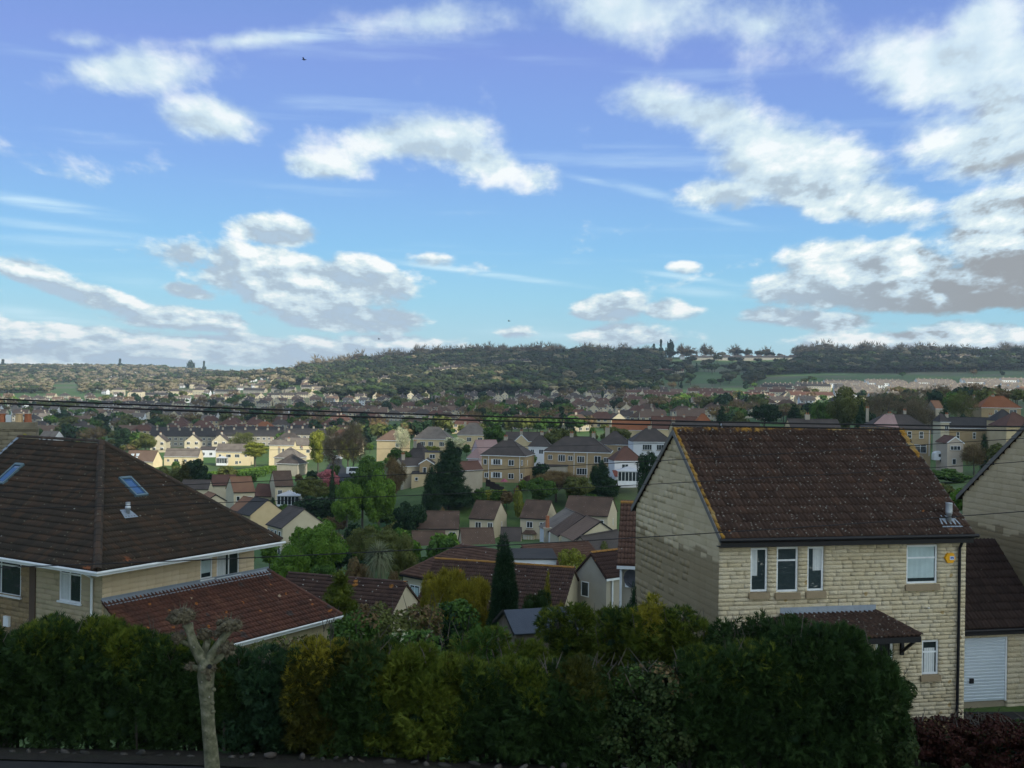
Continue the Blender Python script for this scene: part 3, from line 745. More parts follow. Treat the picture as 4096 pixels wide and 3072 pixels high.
        bk = MB(); bk.tube([(d1 + .25, y0 - .9, zlow - .16), (d1 + .25, y0 - .05, zlow - .75)], .05, 6); bk.box((d1 + .2, y0 - .1, zlow - .85), (d1 + .3, y0 - .012, zlow - .16)); bk.build('bracket', black, t)
        fl = MB(); fl.poly([(top0 - .1, y0 - .20, ztop - .09), (top1 + .05, y0 - .20, ztop - .09), (top1 + .05, y0 - .02, ztop + .06), (top0 - .1, y0 - .02, ztop + .06)]); fl.box((top0 - .1, y0 - .022, ztop + .05), (top1 + .05, y0 - .012, ztop + .22)); fl.build('flashing', lead, t)
        # alarm box
        ua, za = fu(949.1, 557.7)
        ab = MB(); rr_ = .17; hx = [(math.cos(R(60 * i + 30 + 30)) * rr_ * 1.05, math.sin(R(60 * i + 60)) * rr_) for i in range(6)]
        ab.poly([(ua + a, y0 - .08, za + b) for a, b in hx]); 
        for i in range(6):
            a, b = hx[i], hx[(i + 1) % 6]; ab.poly([(ua + b[0], y0 - .08, za + b[1]), (ua + a[0], y0 - .08, za + a[1]), (ua + a[0] * 1.05, y0, za + a[1] * 1.05), (ua + b[0] * 1.05, y0, za + b[1] * 1.05)])
        tag(t, None)
        al = ab.build('alarm_box', pmat('alarm_yellow', [(.75, .36, .01)], rough=.4), t)
        MB().box((ua - .03, y0 - .088, za - .055), (ua + .12, y0 - .081, za + .06)).build('badge', pmat('badge_white', [(.6, .65, .7)], rough=.5), al)
        bl = MB(); bl.box((ua - .01, y0 - .091, za - .03), (ua + .03, y0 - .0885, za + .035)); bl.box((ua + .06, y0 - .091, za - .03), (ua + .10, y0 - .0885, za + .035)); bl.box((ua + .03, y0 - .091, za - .006), (ua + .06, y0 - .0885, za + .035)); bl.build('mark', pmat('badge_blue', [(.05, .12, .4)], rough=.5), al)
        up_, zp_ = fu(928, 608); MB().tube([(up_, y0, zp_), (up_ - .05, y0 - .14, zp_ + .03)], .02, 6).build('overflow_pipe', white, t)
        # rain-water pipe
        ud = fu(957.5, 600)[0]
        MB().tube([(ud + .05, .06, ez - .08), (ud, y0 - .08, ez - .42), (ud, y0 - .08, 2.4), (ud - .02, y0 - .08, -.2)], .045, 8).build('downpipe', black, t)
    full = lambda z: (so_, Wd - so_)
    slope = lambda z: (0, 0)
    def gspan(z):        # across the gable at height z
        lim = 0 if z < ez + fo * k - .1 else (z - (ez + fo * k - .1)) / k
        return (y0 + lim, y1 - lim)
    zg = ez + rise - .25
    jobs = [((so_, 0, 0), (0, 1, 0), (-1, 0, 0), gspan, -.4, zg, [])]
    # the gable runs back from the viewer, so its blocks start at the near corner
    jobs_g = [((so_, 0, 0), Vector((0, 1, 0)), Vector((-1, 0, 0)), gspan, -.4, zg, [])]
    if front:
        stone_wall(t, [((0, y0, 0), Vector((1, 0, 0)), Vector((0, -1, 0)), full, -.4, ez - .02, holes)], stone_front, 'stone_block', .07, .10, wall_lim, seed, (.10, .145), (.24, .62))
        stone_wall(t, jobs_g, stone_gable, 'gable_block', .02, .03, wall_lim, seed + 1, (.20, .235), (.40, .52), .002)
    else:
        stone_wall(t, jobs_g, stone_gable, 'gable_block', .02, .03, wall_lim, seed + 1, (.20, .235), (.40, .52), .002)
        stone_wall(t, [((0, y0, 0), Vector((1, 0, 0)), Vector((0, -1, 0)), full, -.4, ez - .02, [])], stone_front, 'stone_block', .07, .10, 0, seed, (.10, .145), (.24, .62))
    # roof
    L = math.hypot(D / 2, rise); v = Vector((0, D / 2, rise)); vb = Vector((0, -D / 2, rise))
    rf = MB(); g = .02
    rf.poly([(0, 0, ez - g), (Wd, 0, ez - g), (Wd, D / 2, ez + rise - g), (0, D / 2, ez + rise - g)]); rf.poly([(Wd, D, ez - g), (0, D, ez - g), (0, D / 2, ez + rise - g), (Wd, D / 2, ez + rise - g)])
    rf.poly([(0, 0, ez - .1), (0, D / 2, ez + rise - .12), (Wd, D / 2, ez + rise - .12), (Wd, 0, ez - .1)]); rf.poly([(0, D / 2, ez + rise - .12), (0, D, ez - .1), (Wd, D, ez - .1), (Wd, D / 2, ez + rise - .12)])
    rf.build('roof', tile_R2, t)
    sq = [(0, 0), (Wd, 0), (Wd, L), (0, L)]
    tile_plane(t, [((0, 0, ez), (1, 0, 0), v, sq), ((Wd, D, ez), (-1, 0, 0), vb, sq)], tm, 'roof_tile', .2935, .335, 2, tile_lim, seed)
    ridge_tiles(t, (0, D / 2, ez + rise + .01), (Wd, D / 2, ez + rise + .01), tm)
    for xx in (-.03, Wd):
        vg = MB()
        for ya, yb in ((0, D / 2), (D, D / 2)):
            za_, zb_ = ez, ez + rise
            for (p, q) in ((0, 0),):
                a = Vector((xx, ya, za_)); b = Vector((xx, yb, zb_)); dn = Vector((0, 0, -.13)); dx = Vector((.03, 0, 0)); up = Vector((0, 0, .05))
                c = [a + dn, b + dn, b + up, a + up]
                vg.poly(c); vg.poly([p_ + dx for p_ in c][::-1]); vg.poly([c[0], c[0] + dx, c[1] + dx, c[1]]); vg.poly([c[3], c[2], c[2] + dx, c[3] + dx]); vg.poly([c[0], c[3], c[3] + dx, c[0] + dx])
        vg.build('verge', barge, t)
    gt = MB(); gt.tube([(-.05, -.05, ez - .02), (Wd + .12, -.05, ez - .02)], .06, 8); gt.box((0, .02, ez - .24), (Wd, .05, ez - .03)); gt.box((0, .05, ez - .24), (Wd, y0 + .05, ez - .22)); gt.build('gutter', black, t)
    if front:   # flue terminal
        r_ = ray(948.8, 523.5); # intersect the roof plane
        n = (E1).cross(E2 * (D / 2) + Vector((0, 0, rise))).normalized(); s = Of.dot(n) / r_.dot(n); q = r_ * s - base
        fx, fy, fz = q.dot(E1), q.dot(E2), q.z
        fm = MB(); fm.tube([(fx, fy, fz - .1), (fx, fy, fz + .30), (fx, fy, fz + .301), (fx, fy, fz + .36), (fx, fy, fz + .62), (fx, fy, fz + .63)], [.075, .075, .10, .10, .10, .105], 12); f_ = fm.build('flue_vent', metalg, t, True)
        kk = rise / (D / 2)
        MB().poly([(fx - .35, fy - .22, fz - .22 * kk + .085), (fx + .35, fy - .22, fz - .22 * kk + .085), (fx + .24, fy + .2, fz + .2 * kk + .085), (fx - .24, fy + .2, fz + .2 * kk + .085)]).build('flashing', lead, f_)
    return t
house_main = stone_house('cream stone house with brown lichen-spotted tiled roof and yellow hexagonal alarm box', RO)
O2 = RO + E1 * 12.95 + Vector((0, 0, .28))
stone_house('stone house cut off by the right picture edge, its damp-stained gable behind the garage', O2, front=False, seed=21)

def garage_right():
    # set back between the two houses: local frame as above
    base = RO + E1 * 7.55 + E2 * 1.9; base.z = -10.35
    t = thing('garage', 'garage with dark steep tiled roof and white ribbed door between two stone houses', 'garage', base, TH)
    Wg, Dg, H, rise = 4.75, 5.6, 2.42, 2.5
    m = MB(); m.box((.45, .35, -.5), (Wg - .25, Dg, H)); m.build('wall', mortar, t)
    d0, d1, dh = .75, 3.45, 2.16
    stone_wall(t, [((0, .25, 0), Vector((1, 0, 0)), Vector((0, -1, 0)), lambda z: (.3, Wg - .25), -.4, H, [(d0, d1, -1, dh + .0)])], stone_front, 'stone_block', .12, .10, 120, 8, (.14, .2), (.25, .5))
    dr = MB(); dr.box((d0, .28, 0), (d0 + .06, .34, dh)); dr.box((d1 - .06, .28, 0), (d1, .34, dh)); dr.box((d0 + .06, .28, dh - .06), (d1 - .06, .34, dh)); D_ = dr.build('garage_door', white, t)
    n = 20; hh = (dh - .08) / n
    pm = MB()
    pm.poly([(d0 + .06, .31, 0), (d1 - .06, .31, 0), (d1 - .06, .290, hh * .75), (d0 + .06, .290, hh * .75)]); pm.poly([(d0 + .06, .290, hh * .75), (d1 - .06, .290, hh * .75), (d1 - .06, .322, hh * .98), (d0 + .06, .322, hh * .98)]); me = pm.mesh('panel', garage_white)
    for i in range(n): link('panel', me, D_, Matrix.Translation((0, 0, .02 + i * hh)))
    MB().box((2.15 - .07, .25, .62), (2.15 + .07, .30, .78)).build('handle', black, D_)
    MB().box((.3, .15, H - .14), (Wg - .25, .25, H - .002)).build('lintel', sillm, t)
    L = math.hypot(Dg / 2, rise)
    rf = MB(); rf.poly([(0, 0, H), (Wg, 0, H), (Wg, Dg / 2, H + rise), (0, Dg / 2, H + rise)]); rf.poly([(Wg, Dg, H), (0, Dg, H), (0, Dg / 2, H + rise), (Wg, Dg / 2, H + rise)]); rf.poly([(Wg, 0, H - .01), (Wg, Dg, H - .01), (Wg, Dg / 2, H + rise - .01)]); rf.build('roof', tile_R2, t)
    tile_plane(t, [((0, 0, H + .01), (1, 0, 0), (0, Dg / 2, rise), [(0, 0), (Wg, 0), (Wg, L), (0, L)])], tile_R2, 'roof_tile', .2935, .335, 2, 300, 9)
    g = MB(); g.tube([(0, -.04, H - .03), (Wg + .05, -.04, H - .03)], .05, 8); g.box((0, .03, H - .2), (Wg, .15, H - .02)); g.build('gutter', black, t)
    MB().box((Wg - .35, .02, H - .32), (Wg + .02, .12, H - .22)).build('floodlight', white, t)
    MB().tube([(Wg - .12, .1, H - .1), (Wg - .12, .1, -.3)], .05, 8).build('downpipe', black, t)
garage_right()

# ------------------------------------------------------------------ the near left-hand hipped house
tile_L = pmat('weathered_concrete_tile', [(0.0231, 0.0191, 0.0141), (0.0313, 0.0251, 0.0179), (0.0394, 0.0290, 0.0205), (0.0598, 0.0356, 0.0218), (0.0476, 0.0383, 0.0269)], nscale=.9, rnd=.5, rough=.92,
              spots=[((.22, .22, .20), 2.2, .10, .16), ((.11, .10, .07), 5, .22, .3), ((.26, .09, .04), .9, .30, .06)], bump=.4, bscale=30)
tile_red = pmat('red_clay_tile', [(0.0510, 0.0255, 0.0187), (0.0748, 0.0340, 0.0238), (0.0978, 0.0408, 0.0272), (0.1275, 0.0595, 0.0357)], nscale=1.0, rnd=.5, rough=.9,
                spots=[((.40, .30, .20), 1.6, .12, .12), ((.30, .11, .03), 2.6, .22, .22), ((.06, .045, .04), 1.4, .3, .3)], bump=.4, bscale=30)
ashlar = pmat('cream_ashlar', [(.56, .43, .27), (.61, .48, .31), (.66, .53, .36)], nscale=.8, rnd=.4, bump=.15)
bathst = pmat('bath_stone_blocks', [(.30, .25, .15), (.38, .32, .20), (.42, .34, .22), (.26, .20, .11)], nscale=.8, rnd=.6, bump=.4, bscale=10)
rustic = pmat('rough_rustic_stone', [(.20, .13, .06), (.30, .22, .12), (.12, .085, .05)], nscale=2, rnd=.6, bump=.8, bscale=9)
def left_house():
    a = 1.016; C = Vector((-16.03, 44.74, -7.79)); H = 5.9; base = C - Vector((0, 0, H))
    t = thing('hipped_house', 'large house with dark hipped tiled roof, two blue skylights and red-tiled lean-to', 'house', base, a)
    La, ix, iy, rise, Lb = 10.31, 5.82, 7.15, 4.47, 6.12; ins = 1.25; Ly = iy + Lb
    hit = lambda p0, n, x, y: local_hit(base, a, p0, n, x, y)
    wy = lambda x, y: hit((0, ins, 0), (0, 1, 0), x, y)       # cream wall
    wx = lambda x, y: hit((ins, 0, 0), (1, 0, 0), x, y)       # stone wall to its left
    c = MB(); i = .1
    c.box((ins + i, ins + i, -2), (La - .6, Ly, H - .05)); c.build('wall', mortar, t)
    # eaves soffit
    s = MB(); s.box((.05, .05, H - .16), (La - .05, ins + i, H - .10)); s.box((.05, ins + i, H - .16), (ins + i, Ly, H - .10)); s.build('soffit', white, t)
    # windows of the cream wall
    holes = []; W_ = []
    for xa, ya, xb, yb, bars, rails, fill, half in ((200.8, 553.6, 212.4, 578.6, (), (.76,), blind, (.02, .98, .18, .72)), (217.2, 548.6, 239.2, 575.2, (.55,), (), curtain, (.0, .42, .0, 1))):
        p = wy(xa, ya); q = wy(xb, yb); z0, z1 = wy(xa, yb + (2.8 if xb > 215 else 1.2)).z, p.z
        holes.append((p.x, q.x, z0, z1)); W_.append((p.x, q.x, z0, z1, bars, rails, fill, half))
    for u0, u1, z0, z1, bars, rails, fill, half in W_:
        window(t, (u0, ins + .04, z0), (1, 0, 0), (0, -1, 0), u1 - u0, z1 - z0, bars, rails, .07, .05, fill, half=half)
        MB().box((u0 - .06, ins - .07, z0 - .06), (u1 + .06, ins + .1, z0)).build('window_sill', white, t)
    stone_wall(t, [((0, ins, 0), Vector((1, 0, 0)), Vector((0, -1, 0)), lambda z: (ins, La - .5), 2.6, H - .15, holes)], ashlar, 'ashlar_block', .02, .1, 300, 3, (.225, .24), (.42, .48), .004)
    # stone wall facing left-front
    holes = []; W_ = []
    for xa, ya, xb, yb, bars, rails, fill, half in ((59.5, 567.5, 80.8, 604, (.47,), (.80,), curtain, (0, .42, 0, .8)), (-6, 561, 20.6, 597.6, (.25,), (.86,), None, None)):
        p = wx(xa, ya); q = wx(xb, yb); y0_, y1_ = q.y, p.y
        z1 = wx(xb, ya + 1.5).z; z0 = wx(xb, yb).z
        holes.append((y0_, y1_, z0, z1)); W_.append((y0_, y1_, z0, z1, bars, rails, fill, half))
    for y0_, y1_, z0, z1, bars, rails, fill, half in W_:
        window(t, (ins + .03, y1_, z0), (0, -1, 0), (-1, 0, 0), y1_ - y0_, z1 - z0, bars, rails, .07, .05, fill, half=half)
        MB().box((ins - .08, y0_ - .06, z0 - .07), (ins + .1, y1_ + .06, z0)).build('window_sill', white, t)
    yb_ = wx(36, 580).y; ypil = wx(30.5, 580).y; yr = wx(20.6, 580).y
    flip = [(Ly - 0, 0)]
    hs_ = [(-(q[1]), -(q[0]), q[2], q[3]) for q in holes]
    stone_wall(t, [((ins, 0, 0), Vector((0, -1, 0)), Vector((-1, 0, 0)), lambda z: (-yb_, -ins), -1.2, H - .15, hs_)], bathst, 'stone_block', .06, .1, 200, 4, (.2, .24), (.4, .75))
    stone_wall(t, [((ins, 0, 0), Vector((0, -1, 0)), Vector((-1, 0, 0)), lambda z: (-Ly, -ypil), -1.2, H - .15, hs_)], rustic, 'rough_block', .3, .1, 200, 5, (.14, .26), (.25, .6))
    MB().box((ins - .06, yb_, -1.2), (ins + .09, ypil, H - .16)).build('pilaster', pmat('brown_board', [(.10, .07, .05)], nscale=2), t)
    p = wx(8.1, 621); MB().box((ins - .12, p.y - .18, p.z - .22), (ins - .01, p.y + .18, p.z + .22)).build('meter_box', white, t)
    # roof deck and tiles
    e = H; g = .03; rf = MB(); ap = (ix, iy, e + rise - g); ae = (ix, Ly, e + rise - g)
    rf.poly([(0, 0, e - g), (La, 0, e - g), ap]); rf.poly([(0, Ly, e - g), (0, 0, e - g), ap, ae]); rf.poly([(La, 0, e - g), (La, Ly, e - g), ae, ap]); rf.build('roof', tile_R2, t)
    Lh = math.hypot(iy, rise); Lm = math.hypot(ix, rise)
    # the two roof windows
    nh = Vector((0, -rise, iy)).normalized(); nm = Vector((-rise, 0, ix)).normalized()
    sky_blue = pmat('skylight_glass', [(.02, .06, .14), (.03, .08, .18)], rough=.06, spec=1.0, nscale=1)
    fr_ = pmat('skylight_frame', [(.10, .15, .17)], rough=.5)
    blue_blind = pmat('skylight_blind', [(.03, .09, .20), (.045, .11, .24)], rough=.5, nscale=1)
    cut = []
    for nn, pts, p0 in ((nh, ((122.0, 477.2), (130.8, 476.6), (144.9, 495.6), (136.2, 497.0)), (0, 0, e)), (nm, ((12.0, 458.6), (30.0, 459.2), (6.6, 489.6), (-11, 488.4)), (0, 0, e))):
        q = [hit(Vector(p0) + nn * .10, nn, x, y) for x, y in pts]
        u = Vector((1, 0, 0)) if nn is nh else Vector((0, -1, 0)); v = nn.cross(u)
        o = sum(q, Vector()) / 4; us = [abs((p_ - o).dot(u)) for p_ in q]; vs = [abs((p_ - o).dot(v)) for p_ in q]
        hw, hh = sum(us) / 4, sum(vs) / 4
        hw = .34; hh = .70
        M = Matrix(((u.x, v.x, nn.x, o.x), (u.y, v.y, nn.y, o.y), (u.z, v.z, nn.z, o.z), (0, 0, 0, 1)))
        fm = MB()
        for lo, hi in (((-hw, -hh, -.1), (-hw + .09, hh, .06)), ((hw - .09, -hh, -.1), (hw, hh, .06)), ((-hw + .09, -hh, -.1), (hw - .09, -hh + .10, .055)), ((-hw + .09, hh - .14, -.1), (hw - .09, hh, .075))): fm.box(lo, hi)
        o_ = link('skylight', fm.mesh('skylight', fr_), t, M); MB().box((-hw + .085, -hh + .09, .0), (hw - .085, hh - .13, .02)).build('pane', sky_blue, o_)
        MB().box((-hw + .14, -hh + .2, .021), (hw - .2, hh - .3, .026)).build('blind', blue_blind, o_)
    tile_plane(t, [((0, 0, e), (1, 0, 0), (0, iy, rise), [(0, 0), (La, 0), (ix + .05, Lh), (ix - .05, Lh)]), ((0, Ly, e), (0, -1, 0), (ix, 0, rise), [(0, 0), (Ly, 0), (Ly - iy, Lm), (0, Lm)])], tile_L, 'roof_tile', .30, .36, 2, 300, 12)
    ridge_tiles(t, (0, 0, e + .05), (ix, iy, e + rise + .04), tile_L, 'hip_tile', .17, .45)
    ridge_tiles(t, (La, 0, e + .05), (ix, iy, e + rise + .04), tile_L, 'hip_tile', .17, .45)
    ridge_tiles(t, (ix, iy, e + rise + .02), (ix, Ly, e + rise + .02), tile_L, 'ridge_tile', .15, .45)
    vg = MB(); vg.poly([(0, Ly + .02, e - .2), (ix, Ly + .02, e + rise - .2), (ix, Ly + .02, e + rise + .12), (0, Ly + .02, e + .12)]); vg.poly([(0, Ly + .02, e + .12), (ix, Ly + .02, e + rise + .12), (ix, Ly - .16, e + rise + .12), (0, Ly - .16, e + .12)]); vg.poly([(0, Ly - .16, e + .12), (ix, Ly - .16, e + rise + .12), (ix, Ly - .16, e + rise - .05), (0, Ly - .16, e - .05)])
    vg.build('verge_flashing', lead, t)
    # vent with its lead slate
    q = hit(Vector((0, 0, e)) + nh * .05, nh, 127.8, 514.5); kk = rise / iy
    vt = MB().tube([(q.x, q.y, q.z - .1), (q.x, q.y, q.z + .25), (q.x, q.y, q.z + .251), (q.x, q.y, q.z + .34), (q.x, q.y, q.z + .341), (q.x, q.y, q.z + .52), (q.x, q.y, q.z + .53)], [.085, .085, .12, .12, .10, .10, .11], 10).build('roof_vent', metalg, t, True)
    MB().poly([(q.x - .38, q.y - .28, q.z - .28 * kk + .07), (q.x + .34, q.y - .28, q.z - .28 * kk + .07), (q.x + .24, q.y + .22, q.z + .22 * kk + .07), (q.x - .24, q.y + .22, q.z + .22 * kk + .07)]).build('flashing', lead, vt)
    gt = MB(); gt.tube([(La + .15, -.06, e - .06), (-.06, -.06, e - .06), (-.06, Ly, e - .06)], .055, 8); gt.box((0, .0, e - .2), (La, .03, e - .03)); gt.box((0, .03, e - .2), (.03, Ly, e - .03)); gt.build('gutter', white, t)
    yd = wx(93.5, 590).y; yg = wx(80, 590).y
    MB().tube([(.05, yg, e - .1), (ins - .09, yg - .05, e - .38), (ins - .09, yd + .35, e - .50), (ins - .09, yd, e - .62), (ins - .09, yd, .2)], .055, 8).build('downpipe', white, t)
    # lean-to with red tiles
    p1 = wy(105.8, 599); p2 = wy(266.7, 572); zt = (p1.z + p2.z) / 2
    E_ = frame_to_world(base, a).inverted() @ P(341.8, 615.5, 54.6)
    ey, ezl = E_.y, E_.z; x0 = ins - .05; x1 = p2.x
    dep = ins - ey; L = math.hypot(dep, zt - ezl)
    dk = MB(); dk.poly([(x0, ey, ezl - g), (E_.x, ey, ezl - g), (x1, ins, zt - g), (x0, ins, zt - g)]); dk.poly([(E_.x, ey, ezl - g), (E_.x, ins, ezl - g), (x1, ins, zt - g)]); dk.build('lean_to_roof', tile_red, t)
    tile_plane(t, [((x0, ey, ezl), (1, 0, 0), (0, dep, zt - ezl), [(0, 0), (E_.x - x0, 0), (x1 - x0, L), (0, L)])], tile_red, 'red_tile', .20, .28, 1, 300, 14)
    ridge_tiles(t, (E_.x, ey, ezl + .04), (x1, ins, zt + .03), tile_red, 'lean_to_hip_tile', .13, .4)
    fl = MB(); fl.poly([(x0, ins - .30, zt - .30 * (zt - ezl) / dep + .07), (x1 + .1, ins - .30, zt - .30 * (zt - ezl) / dep + .07), (x1 + .1, ins - .02, zt + .09), (x0, ins - .02, zt + .09)]); fl.box((x0, ins - .04, zt + .05), (x1 + .1, ins - .015, zt + .16)); fl.build('flashing', lead, t)
    lw = MB(); lw.box((x0 + .15, ey + .35, -2), (E_.x - .4, ins, ezl - .06)); lw.poly([(x0 + .14, ey + .3, ezl - .1), (x0 + .14, ins, zt - .1), (x0 + .14, ins, ezl - .1)]); lw.build('lean_to_wall', bathst, t)
    gg = MB(); gg.tube([(x0 - .05, ey - .05, ezl - .04), (E_.x + .1, ey - .05, ezl - .04)], .05, 8); gg.box((x0, ey + .0, ezl - .2), (E_.x, ey + .03, ezl - .03)); gg.build('lean_to_gutter', white, t)
    return t
left_house()

def left_chimney():
    Y = 58.5; b = P(17, 470, Y)
    stm = pmat('old_chimney_stone', [(.15, .13, .09), (.22, .19, .13), (.10, .085, .06)], nscale=1.5, rnd=.6, bump=.5, spots=[((.25, .22, .05), 3, .3, .3)])
    t = thing('chimney_stack', 'broad old stone chimney with orange pots behind the left house roof', 'chimney', (b.x, Y, b.z - 2), .25)
    zb = P(0, 428.7, Y).z - b.z + 2; zc = P(0, 421.8, Y).z - b.z + 2
    MB().box((-1.9, -.35, -1.2), (.85, .5, zb)).build('core', mortar, t)
    stone_wall(t, [((0, -.45, 0), Vector((1, 0, 0)), Vector((0, -1, 0)), lambda z: (-1.95, .95), 0, zb, []), ((.95, 0, 0), Vector((0, 1, 0)), Vector((1, 0, 0)), lambda z: (-.45, .5), 0, zb, [])], stm, 'stone_block', .08, .1, 300, 31, (.18, .26), (.3, .7))
    MB().box((-2.0, -.52, zb), (1.02, .6, zb + .13)).box((-1.92, -.46, zb + .13), (.9, .5, zc)).build('cap', stm, t)
    for px, mt in ((3, terracotta), (19, pmat('buff_clay', [(.45, .30, .16), (.5, .36, .2)], nscale=3)), (27.3, terracotta)):
        q = (P(px, 418, Y).x - b.x); pot_mb(q, 0, zc, .19, .42).build('chimney_pot', mt, t)
    MB().box((-.55, -.12, zc), (-.30, .12, zc + .36)).build('cowl', metalg, t)
left_chimney()

# ------------------------------------------------------------------ houses further down the slope
def roofm(name, cols, gauge=.21, spots=(), rnd=.2, lichen=None):
    if name in MATS: return MATS[name]
    m = pmat(name, cols, rough=.9, nscale=.5, rnd=rnd, spots=spots)
    t = m.node_tree; N = NT(t); b = [n for n in t.nodes if n.type == 'BSDF_PRINCIPLED'][0]
    oc = N.n('ShaderNodeTexCoord').outputs['Object']; z = N.n('ShaderNodeSeparateXYZ', ins={0: oc})
    saw = N.m('FRACT', N.m('DIVIDE', z.outputs[2], gauge))
    roll = N.m('SINE', N.m('MULTIPLY', N.m('ADD', z.outputs[0], z.outputs[1]), 21.0))
    hgt = N.m('ADD', N.m('MULTIPLY', saw, -.05), N.m('MULTIPLY', roll, .012))
    bn = N.n('ShaderNodeBump', ins={'Height': hgt, 'Strength': .8, 'Distance': 1.0}); t.links.new(bn.outputs[0], b.inputs['Normal'])
    return m
RF = {'brown': roofm('brown_tile_roof', [(.055, .036, .025), (.08, .052, .036), (.10, .066, .045)], spots=[((.30, .28, .25), 3, .16, .25)]),
      'pinkbrown': roofm('pinkish_brown_roof', [(.11, .072, .05), (.145, .098, .07)]),
      'dark': roofm('dark_slate_roof', [(.045, .038, .033), (.062, .052, .045), (.08, .064, .055)]),
      'grey': roofm('grey_tile_roof', [(.10, .085, .07), (.14, .12, .10), (.17, .15, .12)]),
      'red': roofm('red_tile_roof', [(.12, .04, .03), (.17, .055, .035)]), 'maroon': roofm('maroon_tile_roof', [(.082, .042, .030), (.11, .056, .040)]),
      'orange': roofm('orange_tile_roof', [(0.1860, 0.0638, 0.0240), (0.2232, 0.0900, 0.0400)]), 'black': roofm('black_tile_roof', [(.032, .030, .029), (.048, .045, .042)]),
      'pink': roofm('pale_pink_roof', [(.28, .18, .16), (.33, .22, .20)]), 'orangebrown': roofm('orange_brown_roof', [(.16, .08, .05), (.20, .11, .06)])}
WL = {'cream': pmat('cream_walls', [(.46, .40, .28), (.52, .46, .33)], nscale=.6, rnd=.1), 'tan': pmat('ochre_stone_walls', [(.30, .22, .12), (.36, .27, .15)], nscale=1.2, rnd=.1, bump=.4),
      'yellow': pmat('warm_cream_walls', [(.60, .50, .30), (.66, .56, .35)], nscale=.5, rnd=.1), 'white': pmat('white_render', [(.60, .61, .62), (.66, .67, .68)], nscale=.5, rnd=.1),
      'grey': pmat('grey_stone_walls', [(.30, .27, .21), (.36, .33, .26)], nscale=.8, rnd=.1, bump=.3), 'ochre': pmat('warm_buff_walls', [(.46, .36, .21), (.52, .42, .25)], nscale=.8, rnd=.1),
      'pink': pmat('pink_render', [(.50, .38, .38), (.54, .42, .42)], nscale=.5, rnd=.1), 'beige': pmat('beige_render', [(.40, .34, .27), (.44, .38, .31)], nscale=.6, rnd=.1)}
HP = {}
